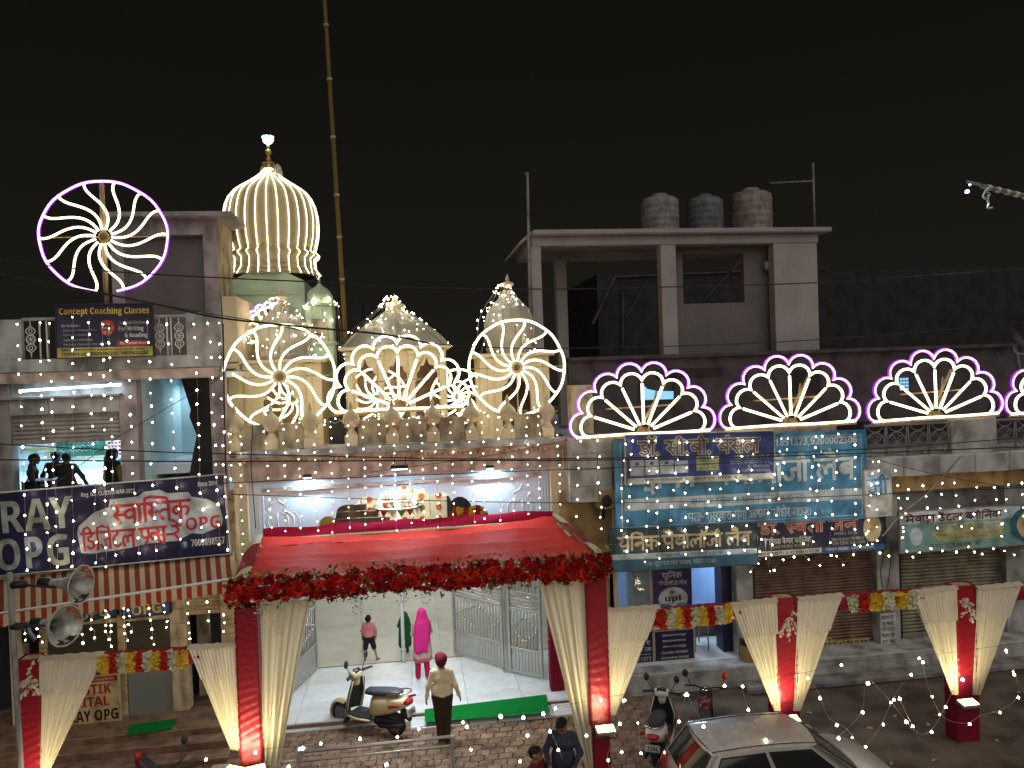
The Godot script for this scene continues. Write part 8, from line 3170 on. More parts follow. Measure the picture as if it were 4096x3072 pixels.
func make_people() -> void:
	var fm := mat("figure", Color(1, 1, 1), 0.75)
	fm.vertex_color_use_as_albedo = true
	fm.metallic_specular = 0.25
	fm.uv1_triplanar = true
	fm.uv1_scale = Vector3(1.6, 1.6, 1.6)
	fm.normal_enabled = true
	fm.normal_texture = M.crease
	fm.normal_scale = 0.5
	var v := func(x: float, y: float, z: float) -> Vector3: return Vector3(x, y, z)
	# man with a dark red turban, walking in, seen from behind
	var p := person("man from behind in a cream shirt, dark trousers and dark red turban, before the forecourt", Vector3(0.37, 0.03, -14.95), PI - 0.1, 1.7, {"elbow_l": v.call(0.27, 1.12, -0.02), "wrist_l": v.call(0.31, 0.88, 0.02), "elbow_r": v.call(-0.27, 1.13, -0.06), "wrist_r": v.call(-0.33, 0.9, 0.02), "knee_l": v.call(0.07, 0.5, 0.03), "knee_r": v.call(-0.07, 0.5, 0.02), "ankle_l": v.call(0.06, 0.09, 0.03), "ankle_r": v.call(-0.07, 0.09, -0.06), "toe_l": v.call(0.08, 0.035, 0.18), "toe_r": v.call(-0.09, 0.035, 0.1)}, {"top": Color(0.7, 0.6, 0.4), "leg": Color(0.045, 0.03, 0.022), "full": 0.98, "leg_full": 1.4}, 0.016)
	var s := 1.0
	skinned("shirt_hem", p, [[[[v.call(-0.09, 1.0, 0), v.call(0.09, 1.0, 0), 0.12, 0.12, Color(0.7, 0.6, 0.4)], [v.call(-0.09, 1.08, 0), v.call(0.09, 1.08, 0), 0.12, 0.12, Color(0.7, 0.6, 0.4)]], 0.02, 40.0]], M.figure)
	var tr := Color(0.14, 0.012, 0.025)
	skinned("turban", p, [[[[v.call(0, 1.63, -0.035), v.call(0, 1.66, 0.02), 0.105, 0.1, tr], [v.call(-0.05, 1.68, -0.03), v.call(0.05, 1.7, 0.0), 0.072, 0.068, tr], [v.call(0, 1.58, -0.05), v.call(0, 1.62, -0.04), 0.085, 0.1, tr]], 0.013, 60.0]], M.figure)
	# woman in pink
	p = person("woman from behind in a bright pink head scarf and dress on the marble", Vector3(0.02, 0.16, -17.85), PI + 0.25, 1.6, {"elbow_r": v.call(-0.24, 1.13, 0.04), "wrist_r": v.call(-0.12, 1.05, 0.26), "elbow_l": v.call(0.24, 1.13, 0.04), "wrist_l": v.call(0.16, 1.04, 0.24), "knee_l": v.call(0.11, 0.5, 0.05), "ankle_l": v.call(0.13, 0.09, 0.02), "knee_r": v.call(-0.09, 0.5, 0.02), "ankle_r": v.call(-0.1, 0.09, -0.06)}, {"top": Color(0.4, 0.3, 0.24), "leg": Color(0.36, 0.01, 0.07), "hair": Color(0.02, 0.015, 0.012), "full": 1.0, "leg_full": 1.3})
	var kc := Color(0.42, 0.32, 0.24)
	var tunic := []
	for i in 9:
		var w := 0.055 + 0.006 * i
		tunic.append([v.call(-w, 1.05 - 0.07 * i, 0), v.call(w, 1.05 - 0.07 * i, 0), 0.12, 0.12, kc if i < 8 else Color(0.5, 0.1, 0.12)])
	skinned("long_tunic", p, [[tunic, 0.02, 45.0]], M.figure)
	var pc := Color(0.58, 0.025, 0.19)
	var scarf := [[v.call(0, 1.57, -0.03), v.call(0, 1.54, 0.0), 0.1, 0.094, pc]]
	for i in 14:
		var y := 1.5 - 0.062 * i
		var w := 0.015 + 0.09 * smoothstep(0.0, 4.0, i) - 0.03 * smoothstep(9.0, 13.0, i)
		var x := 0.05 * smoothstep(4.0, 13.0, i)
		scarf.append([v.call(x - w, y, -0.045 - 0.035 * smoothstep(0.0, 6.0, i)), v.call(x + w, y, -0.045 - 0.035 * smoothstep(0.0, 6.0, i)), 0.088 - 0.0015 * i, 0.085, pc])
	for k in 5: scarf.append([v.call(-0.1 + 0.055 * k, 1.34 + 0.02 * (k % 2), -0.17), v.call(-0.06 + 0.062 * k, 0.68 + 0.06 * (k % 3), -0.175), 0.006, 0.016, pc])
	skinned("head_scarf", p, [[scarf, 0.016, 45.0]], M.figure)
	# boy in a salmon shirt
	person("small boy from behind in a salmon shirt and black shorts standing inside the gate", Vector3(-1.3, 0.16, -19.25), PI - 0.1, 1.12, {"knee_l": v.call(0.14, 0.5, 0.02), "ankle_l": v.call(0.17, 0.09, 0.0), "toe_l": v.call(0.2, 0.035, 0.14), "knee_r": v.call(-0.17, 0.5, 0.05), "ankle_r": v.call(-0.28, 0.1, 0.0), "toe_r": v.call(-0.36, 0.035, 0.1), "elbow_l": v.call(0.26, 1.14, 0.0), "wrist_l": v.call(0.24, 0.9, 0.03), "elbow_r": v.call(-0.28, 1.16, -0.02), "wrist_r": v.call(-0.27, 0.93, 0.0), "head": v.call(0, 1.58, 0.0)}, {"top": Color(0.5, 0.17, 0.17), "leg": Color(0.02, 0.018, 0.02), "hair": Color(0.012, 0.01, 0.01), "long_sleeve": false, "bare_calf": true, "leg_full": 1.35, "head_scale": 1.25, "shoe": Color(0.3, 0.17, 0.1)})
	# child in a green dress and scarf behind the post
	p = person("child in a dark green dress and scarf standing behind the white post inside the gate", Vector3(-0.42, 0.16, -19.6), PI + 0.4, 1.05, {"wrist_l": v.call(0.12, 1.1, 0.3), "elbow_l": v.call(0.24, 1.14, 0.06)}, {"top": Color(0.02, 0.1, 0.04), "leg": Color(0.02, 0.08, 0.035), "head_scale": 1.2}, 0.022, false)
	var gc := Color(0.015, 0.085, 0.03)
	var gown := [[v.call(0, 0.99, -0.03), v.call(0, 0.97, 0.0), 0.085, 0.075, gc]]
	for i in 12: gown.append([v.call(-0.03 - 0.004 * i, 0.88 - 0.06 * i, -0.02), v.call(0.03 + 0.004 * i, 0.88 - 0.06 * i, -0.02), 0.09, 0.09, gc])
	skinned("green_scarf", p, [[gown, 0.02, 45.0]], M.figure)
	# two men at the lower edge, talking
	person("man with black hair in a dark blue shirt by the right tent post, looking down", Vector3(2.2, 0, -11.95), -0.35, 1.72, {"elbow_l": v.call(0.28, 1.14, 0.02), "wrist_l": v.call(0.2, 1.0, 0.24), "elbow_r": v.call(-0.28, 1.14, 0.02), "wrist_r": v.call(-0.18, 1.0, 0.26), "head": v.call(0, 1.56, 0.06), "neck": v.call(0, 1.43, 0.0)}, {"top": Color(0.025, 0.03, 0.05), "leg": Color(0.03, 0.025, 0.025), "hair": Color(0.01, 0.008, 0.008), "look": Vector3(-0.25, -0.55, 0.8), "skin": Color(0.16, 0.08, 0.045)}, 0.018)
	person("man in a dark maroon shirt sitting low beside the man in blue", Vector3(1.72, -0.32, -11.75), 0.9, 1.68, {"knee_l": v.call(0.12, 0.86, 0.4), "ankle_l": v.call(0.12, 0.42, 0.42), "toe_l": v.call(0.13, 0.36, 0.55), "knee_r": v.call(-0.12, 0.86, 0.4), "ankle_r": v.call(-0.12, 0.42, 0.42), "toe_r": v.call(-0.13, 0.36, 0.55), "elbow_l": v.call(0.26, 1.14, 0.1), "wrist_l": v.call(0.15, 1.08, 0.32), "elbow_r": v.call(-0.26, 1.14, 0.1), "wrist_r": v.call(-0.12, 1.06, 0.34)}, {"top": Color(0.075, 0.01, 0.012), "leg": Color(0.03, 0.025, 0.025), "hair": Color(0.01, 0.008, 0.008), "look": Vector3(0.2, 0.0, 1), "skin": Color(0.16, 0.08, 0.045)}, 0.018)
	var st := S()
	bbox(st, Vector3(-0.2, 0, -0.2), Vector3(0.2, 0.46, 0.2), 0.02)
	tag(obj("low_stool", st, M.wood_cream), "plain low wooden stool under the sitting man in maroon", "stool")
	get_node("low_stool").position = Vector3(1.72, 0, -11.75)
	# figures in the lit classroom, dark against the wall
	var dk := {"top": Color(0.015, 0.014, 0.015), "leg": Color(0.015, 0.014, 0.015), "hair": Color(0.008, 0.007, 0.007), "skin": Color(0.1, 0.055, 0.035)}
	var fy: float = 5.15
	p = person("woman with long dark hair and a mustard bag standing in the lit classroom", Vector3(-6.428, fy - 0.9, -17.3), 2.5, 1.66, {"elbow_r": v.call(-0.3, 1.14, 0.02), "wrist_r": v.call(-0.15, 1.12, 0.2)}, dk, 0.024, false)
	skinned("long_hair", p, [[[[v.call(0, 1.58, -0.05), v.call(0, 1.5, -0.06), 0.1, 0.1, dk.hair], [v.call(0, 1.45, -0.1), v.call(0.02, 1.05, -0.12), 0.09, 0.1, dk.hair]], 0.022, 45.0]], M.figure)
	skinned("mustard_bag", p, [[[[v.call(-0.25, 1.25, 0.0), v.call(-0.3, 0.9, 0.06), 0.09, 0.11, Color(0.12, 0.08, 0.02)]], 0.025, 45.0]], M.figure)
	for e in [["boy in black at the left of the lit classroom, bent over a desk", -7.957, 1.9, 0.4], ["man in a black shirt with spread arms, front of the pair in the lit classroom", -7.234, PI, 0.0], ["person half hidden behind the man in black in the lit classroom", -7.617, PI - 0.2, 0.0]]:
		person(e[0], Vector3(e[1], fy - 0.86, -17.1 if e[3] > 0.1 else (-16.95 if e[2] > 3.1 else -17.35)), e[2], 1.62, {"elbow_l": v.call(0.32, 1.16, 0.02), "elbow_r": v.call(-0.32, 1.16, 0.02), "wrist_l": v.call(0.4, 0.94, 0.12), "wrist_r": v.call(-0.36, 0.96, 0.14), "head": v.call(0.0, 1.56, 0.05), "knee_l": v.call(0.1, 0.88, 0.4), "knee_r": v.call(-0.1, 0.88, 0.4), "ankle_l": v.call(0.1, 0.55, 0.42), "ankle_r": v.call(-0.1, 0.55, 0.42), "toe_l": v.call(0.1, 0.53, 0.55), "toe_r": v.call(-0.1, 0.53, 0.55)}, dk, 0.026, false)
	var dsk := thing("class_desk", "small white-topped desk before the boy in the lit classroom", "desk", Vector3(-7.769, fy, -17.0))
	st = S()
	bbox(st, Vector3(-0.3, 0.2, -0.2), Vector3(0.3, 0.23, 0.2), 0.008)
	obj("desk_top", st, M.ink_sky_pale, dsk)
	for x in [-0.27, 0.27]:
		st = S()
		bbox(st, Vector3(x - 0.02, 0.0, -0.18), Vector3(x + 0.02, 0.2, 0.18), 0.006)
		obj("leg", st, M.iron_dark, dsk)



# ---------- street things, wires, strings of bulbs ----------
func make_street_things() -> void:
	# pole with two horn loudspeakers at the left
	var p := thing("speaker_pole", "rusty pipe pole at the left edge that carries the two horn loudspeakers", "pole", Vector3(-6.16, 0, -12.5))
	var st := S()
	tube(st, [Vector3(0, 0, 0), Vector3(-0.05, 4.471, 0)], 0.045, 8)
	obj("pipe", st, M.tank, p)
	for e in [[Vector3(-6.09, 4.28, -12.5), Vector3(-5.53, 4.22, -12.42)], [Vector3(-6.12, 3.64, -12.5), Vector3(-5.69, 3.66, -12.35)]]:
		st = S()
		tube(st, [e[0], e[1]], 0.02, 6)
		tube(st, [e[0] - Vector3(0.1, 0, 0), e[0] + Vector3(0.12, 0, 0.0)], 0.06, 7)
		objw("speaker_arm", st, M.iron_dark, p)
	var h1 := horn("horn_loudspeaker", "upper of two aluminium horn loudspeakers on the pole at the left edge", Vector3(-5.15, 4.24, -12.4), Vector3(0.96, -0.05, 0.26), 0.29, 0.5, true)
	var h2 := horn("horn_loudspeaker", "lower of two aluminium horn loudspeakers on the left pole, turned more to the viewer", Vector3(-5.36, 3.65, -12.3), Vector3(0.88, 0.0, 0.47), 0.3, 0.48, true)
	for e in [[h1, Vector3(0.96, -0.05, 0.26), 0.29, 0.5], [h2, Vector3(0.88, 0.0, 0.47), 0.3, 0.48]]:
		horn_letters(e[0], e[1], e[2], e[3], "हंगा", 2.3, M.ink_orange)
		horn_letters(e[0], e[1], e[2], e[3], "हर", 0.1, M.ink_black)
	# flag pole of the gurdwara
	var f := thing("flag_pole", "very tall cloth-wrapped yellow flag pole that leaves the top of the view", "pole", Vector3(-1.64, 7.81, -20))
	st = S()
	var a: Vector3 = Vector3(-1.64, 7.81, -20)
	var b: Vector3 = Vector3(-1.88, 17.64, -20)
	tube(st, [a, a.lerp(b, 0.35), a.lerp(b, 0.7), b], 0.066, 9, false, 0.05)
	objw("wrapped_pole", st, M.flag_cloth, f)
	for u in [0.2, 0.31, 0.42, 0.57, 0.72, 0.86]:
		st = S()
		tube(st, [a.lerp(b, u), a.lerp(b, u + 0.006)], 0.072, 9)
		objw("binding", st, M.cream_dark, f)
	# street lamp at the upper right
	var l := thing("street_lamp", "street lamp on a tinsel-wrapped arm at the upper right edge", "street lamp", Vector3(10.44, 10.49, -13))
	st = S()
	tube(st, [Vector3(10.71, 10.46, -13), Vector3(11.62, 10.27, -13), Vector3(12.74, 10.01, -13)], 0.045, 7)
	objw("arm", st, M.tank, l)
	for i in 9:
		st = S()
		tube(st, [Vector3(10.82, 10.44, -13).lerp(Vector3(12.34, 10.1, -13), i / 8.0), Vector3(10.82, 10.44, -13).lerp(Vector3(12.34, 10.1, -13), i / 8.0 + 0.05)], 0.056, 7)
		objw("arm_wrap", st, M.white_iron, l)
	st = S()
	hexa(st, [Vector3(10.31, 10.49, -12.9), Vector3(10.64, 10.42, -12.9), Vector3(10.81, 10.47, -13.1), Vector3(10.47, 10.54, -13.1), Vector3(10.33, 10.55, -12.9), Vector3(10.61, 10.49, -12.9), Vector3(10.77, 10.54, -13.1), Vector3(10.49, 10.6, -13.1)])
	objw("lamp_head", st, M.iron_grey, l)
	st = S()
	lathe(st, [Vector2(0, -0.05), Vector2(0.04, -0.03), Vector2(0.03, 0.01), Vector2(0, 0.02)], Vector3(10.41, 10.37, -13), 10)
	lathe(st, [Vector2(0, -0.03), Vector2(0.025, 0.0), Vector2(0, 0.02)], Vector3(10.47, 10.49, -13), 8)
	objw("glowing_led", st, M.cool_glow, l)
	var so := SpotLight3D.new()
	so.name = "street_lamp_beam"
	so.light_energy = 1.3
	so.light_color = Color(0.75, 0.88, 1.0)
	so.spot_angle = 70
	so.spot_range = 40
	so.light_size = 0.1
	so.shadow_enabled = true
	l.add_child(so)
	so.position = Vector3(10.41, 10.35, -13) - l.position
	so.rotation.x = deg_to_rad(-90)
	var tin := thing("tinsel_tangle", "tangle of pale tinsel and wire hanging from the street lamp arm", "tinsel", Vector3(10.82, 10.43, -13))
	st = S()
	tube(st, smooth_line([Vector3(10.82, 10.44, -12.98), Vector3(10.75, 10.34, -12.98), Vector3(10.72, 10.26, -12.98), Vector3(10.8, 10.21, -12.98), Vector3(10.84, 10.29, -12.98), Vector3(10.81, 10.19, -12.98), Vector3(10.83, 10.13, -12.98), Vector3(10.81, 10.05, -12.98), Vector3(10.91, 10.05, -12.98)], 4), 0.022, 5)
	tube(st, smooth_line([Vector3(10.83, 10.43, -12.96), Vector3(10.77, 10.36, -12.96), Vector3(10.84, 10.29, -12.96), Vector3(10.77, 10.26, -12.96)], 4), 0.018, 5)
	objw("tinsel_strand", st, M.tinsel, tin)
	# satellite dish at the right
	var d := thing("satellite_dish", "dark satellite dish on a bent arm at the right, above the third light fan", "satellite dish", Vector3(15.22, 7.64, -17.5))
	st = S()
	var prof := []
	for i in 7: prof.append(Vector2(0.06 * i, 0.014 * i * i * 0.25))
	lathe(st, prof, Vector3.ZERO, 22, Basis(Vector3(0, 0, 1), -1.0) * Basis(Vector3(1, 0, 0), 0.5))
	obj("reflector", st, M.iron_grey, d)
	st = S()
	tube(st, smooth_line([Vector3(-0.05, -0.05, 0.05), Vector3(-0.1, -0.3, 0.15), Vector3(0.15, -0.35, 0.2), Vector3(0.3, -0.2, 0.2)], 4), 0.02, 5)
	tube(st, [Vector3(0, 0, 0), Vector3(0.2, -0.9, 0)], 0.03, 6)
	obj("feed_arm", st, M.iron_grey, d)
	# steel railing in front of the scooter
	var r := thing("steel_railing", "low steel tube railing on the paving in front of the scooter", "railing", Vector3(-0.8, 0, -13.15))
	var x0 := -2.12
	var x1 := 0.47
	for x in [x0, x1]:
		st = S()
		bbox(st, Vector3(x - 0.03, 0, -13.19), Vector3(x + 0.03, 1.0, -13.11), 0.01)
		objw("post", st, M.steel, r)
	for e in [[0.96, 0.028], [0.8, 0.02], [0.25, 0.02]]:
		st = S()
		tube(st, [Vector3(x0, e[0], -13.15), Vector3(x1, e[0] + 0.02, -13.15)], e[1], 8)
		objw("rail", st, M.steel, r)
	for i in 7:
		st = S()
		var x := lerpf(x0, x1, (i + 1) / 8.0)
		tube(st, [Vector3(x, 0.25, -13.15), Vector3(x, 0.8, -13.15)], 0.012, 6)
		objw("upright", st, M.steel, r)
	st = S()
	tube(st, [Vector3(x0 - 0.6, 0.82, -13.2), Vector3(x0, 0.82, -13.15)], 0.016, 6)
	objw("rail_end", st, M.steel, r)
	var bx := thing("white_box", "pale metal box on the ground beside the floodlight left of the tent post", "box", Vector3(-3.434, 0, -13.15))
	st = S()
	bbox(st, Vector3(-0.14, 0, -0.15), Vector3(0.16, 0.82, 0.12), 0.015)
	obj("case", st, M.wood_cream, bx)
	st = S()
	bbox(st, Vector3(-0.12, 0.05, 0.121), Vector3(0.14, 0.77, 0.13), 0.004)
	obj("door", st, M.wood_cream, bx)
	# litter on the road
	for i in 14:
		var at := Vector3(7.5 + 0.4 * i, 0.012, -15.4 + 3.0 * rng.randf())
		var li := thing("paper_scrap", "%s pale scrap of litter from the left on the dark road at the right" % ordinal(i), "litter", at, rng.randf() * 6, "scraps of litter on the road")
		st = S()
		sheet(st, [[Vector3(-0.05, 0, -0.03), Vector3(0, 0.02, -0.03), Vector3(0.06, 0.005, -0.025)], [Vector3(-0.05, 0.004, 0.03), Vector3(0, 0.012, 0.035), Vector3(0.055, 0.0, 0.02)]])
		obj("scrap", st, M.ink_letter_grey, li)


func horn_letters(t: Node3D, dir: Vector3, r: float, length: float, text: String, mid: float, m: Material) -> void:   # letters painted round the inside of a bell
	dir = dir.normalized()
	var bx := Vector3.UP.cross(dir).normalized()
	var b := Basis(bx, dir, bx.cross(dir))
	var d := hindi_strokes(text)
	var st := S()
	var cone := func(p: Vector2, lift: float) -> Vector3:
		var ang: float = mid - (p.x / d.width - 0.5) * 1.25
		var v := lerpf(0.86, 0.985, clampf(p.y * 0.8 + 0.1, -0.2, 1.2))
		var rad := r * (0.2 + 0.16 * v + 0.64 * pow(v, 3.2)) - 0.011 - lift
		return b * Vector3(rad * sin(ang), -length * (1 - v) + 0.006, rad * cos(ang) * 1.0)
	for line in d.lines:
		var pts := []
		for i in line.size():
			for k in (4 if i < line.size() - 1 else 1):
				pts.append(cone.call(line[i].lerp(line[mini(i + 1, line.size() - 1)], k / 4.0), 0.0))
		tube(st, pts, 0.012, 5)
	obj("painted_letters", st, m, t)


func cable(label: String, pts: Array, r: float, m: Material = null) -> void:
	var t := thing("cable", label, "cable", pts[0])
	var st := S()
	tube(st, pts, r, 5)
	objw("strand", st, m if m else M.wire, t)


func make_wires() -> void:
	var z := -11.0
	cable("thick black cable bundle that crosses from the left edge down over the gurdwara roof", smooth_line([Vector3(-6.54, 9.11, -12.5), Vector3(-5.17, 8.82, -12.5), Vector3(-3.96, 8.54, -12.5), Vector3(-3, 8.3, -12.5), Vector3(-1.8, 8.13, -12.5), Vector3(-0.42, 7.96, -12.5), Vector3(0.32, 7.79, -12.5)], 5), 0.017)
	cable("second thin black cable close under the thick bundle at the left", smooth_line([Vector3(-6.44, 8.96, -12.3), Vector3(-4.76, 8.7, -12.3), Vector3(-3.29, 8.39, -12.3), Vector3(-2.33, 8.2, -12.3), Vector3(-1.35, 7.96, -12.3)], 5), 0.008)
	cable("long black cable across the whole view at the foot of the big dome", smooth_line([Vector3(-6.53, 9.3, -12.5), Vector3(-4.96, 9.09, -12.5), Vector3(-3.19, 8.94, -12.5), Vector3(-1.34, 8.82, -12.5), Vector3(0.13, 8.71, -12.5), Vector3(2.43, 8.64, -12.5), Vector3(4.85, 8.64, -12.5), Vector3(7.39, 8.67, -12.5), Vector3(11.75, 8.87, -12.5)], 5), 0.011)
	cable("thin cable rising to the right across the roof frame, below the long one", smooth_line([Vector3(0.33, 7.79, -12.6), Vector3(1.87, 7.67, -12.6), Vector3(4.28, 7.63, -12.6), Vector3(6.55, 7.65, -12.6), Vector3(9.21, 7.75, -12.6), Vector3(11.82, 7.91, -12.6)], 5), 0.009)
	cable("upper of two black parallel cables low across the signs at cornice height", smooth_line([Vector3(-6.49, 6.51, -12.2), Vector3(-4.16, 6.27, -12.2), Vector3(-1.41, 6.06, -12.2), Vector3(1.52, 5.87, -12.2), Vector3(4.65, 5.77, -12.2), Vector3(7.99, 5.74, -12.2), Vector3(11.39, 5.82, -12.2)], 5), 0.009)
	cable("lower of two black parallel cables low across the signs at cornice height", smooth_line([Vector3(-6.5, 6.26, -12.2), Vector3(-3.49, 6.08, -12.2), Vector3(0.03, 5.92, -12.2), Vector3(3.06, 5.78, -12.2), Vector3(6.29, 5.69, -12.2), Vector3(11.39, 5.63, -12.2)], 5), 0.011)
	cable("thin cable across the white wall from the clinic sign to the lab sign", smooth_line([Vector3(-3.01, 5.69, -12.4), Vector3(-0.72, 5.67, -12.4), Vector3(1.54, 5.64, -12.4), Vector3(4.72, 5.6, -12.4), Vector3(7.77, 5.6, -12.4)], 5), 0.007)
	cable("thin cable from the gurdwara cornice to the blue sign, lowest of all", smooth_line([Vector3(-2.88, 5.51, -12.4), Vector3(0.01, 5.25, -12.4), Vector3(3.16, 5.03, -12.4), Vector3(6.37, 4.93, -12.4), Vector3(11.56, 4.86, -12.4)], 5), 0.007)
	cable("thin wire that climbs from the classroom pillar to the stair bay", [Vector3(-6.94, 5.33, -15.4), Vector3(-5.58, 6.32, -15.4), Vector3(-4.49, 7.01, -16), Vector3(-3.8, 7.39, -16.2)], 0.007)
	cable("black lead hanging from the parapet down the left of the white wall to the tent", smooth_line([Vector3(-3.38, 6.37, -16.7), Vector3(-3.45, 5.53, -16.7), Vector3(-3.44, 5.04, -16.7), Vector3(-3.41, 4.24, -16.7), Vector3(-3.41, 4.13, -16.7)], 5), 0.01)
	cable("loose brown cable run under the cornice lamp", smooth_line([Vector3(-0.96, 5.22, -16.6), Vector3(0.34, 5.33, -16.6), Vector3(1.87, 5.48, -16.6), Vector3(3.54, 5.73, -16.6)], 5), 0.01, M.shutter_brown)
	cable("black downpipe cable along the left edge of the gurdwara", smooth_line([Vector3(-3.72, 8.44, -15.9), Vector3(-3.74, 7.51, -15.9), Vector3(-3.77, 6.11, -15.9), Vector3(-3.79, 4.7, -15.9), Vector3(-3.79, 3.39, -15.9)], 5), 0.016)
	cable("drooping wires over the cracked roof edge at the right", smooth_line([Vector3(10.01, 5.12, -15.8), Vector3(11.01, 4.81, -15.8), Vector3(12.61, 4.41, -15.8), Vector3(14.72, 4.06, -15.8)], 5), 0.008)
	cable("thick service cable rising from the shop pier to the right over the dental sign", smooth_line([Vector3(10.29, 3.3, -15.7), Vector3(10.8, 3.79, -15.7), Vector3(11.5, 4.28, -15.7), Vector3(12.26, 5.02, -15.7)], 5), 0.02, M.tank)
	cable("tangled dark wires down the shop pier between the shutters", smooth_line([Vector3(10.68, 3.26, -16.3), Vector3(10.7, 2.72, -16.3), Vector3(10.62, 2.29, -16.3), Vector3(10.73, 1.85, -16.3), Vector3(10.86, 2.38, -16.3), Vector3(10.92, 2.92, -16.3)], 5), 0.01)


func ordinal(i: int) -> String:
	return ["first", "second", "third", "fourth", "fifth", "sixth", "seventh", "eighth", "ninth", "tenth", "eleventh", "twelfth", "thirteenth", "fourteenth", "fifteenth", "sixteenth", "seventeenth", "eighteenth", "nineteenth", "twentieth", "twenty-first", "twenty-second", "twenty-third", "twenty-fourth"][i]


var bulb_mesh: ArrayMesh


func bulb(parent: Node3D, at: Vector3, size := 1.0) -> void:
	if bulb_mesh == null:
		var st := S()
		lathe(st, [Vector2(0, -0.024), Vector2(0.018, -0.014), Vector2(0.022, 0.002), Vector2(0.012, 0.018), Vector2(0, 0.026)], Vector3.ZERO, 7)
		bulb_mesh = mesh_of(st, M.bulb_glow)
	var o := add_mesh("bulb", bulb_mesh, parent, at - parent.position)
	var q := rng.randf()
	if q < 0.45: o.material_override = M.bulb_glow_dim if q < 0.28 else M.bulb_glow_pale
	o.scale = Vector3.ONE * size * rng.randf_range(0.5, 0.8)


func strand(label: String, pts: Array, spacing: float, group: String, size := 1.0, jitter := 0.012, cord := "white_cord", first := 0.05) -> void:   # a cord with bulbs on it
	var t := thing("light_string", label, "fairy lights", pts[0], 0.0, group)
	var line := []
	for p in pts: line.append(p + Vector3(rng.randf_range(-1, 1), 0, rng.randf_range(-1, 1)) * jitter)
	var st := S()
	tube(st, line, 0.0035, 4)
	objw("cord", st, M[cord], t)
	var left := first
	for i in line.size() - 1:
		var l: float = line[i].distance_to(line[i + 1])
		while left < l:
			bulb(t, line[i].lerp(line[i + 1], left / l) - Vector3(rng.randf_range(-0.015, 0.015), 0.025, -0.01), size * rng.randf_range(0.85, 1.15))
			left += spacing * rng.randf_range(0.7, 1.3)
		left -= l


func hang(a: Vector3, b: Vector3, n := 10) -> Array:
	var out := []
	for i in n + 1: out.append(a.lerp(b, float(i) / n))
	return out


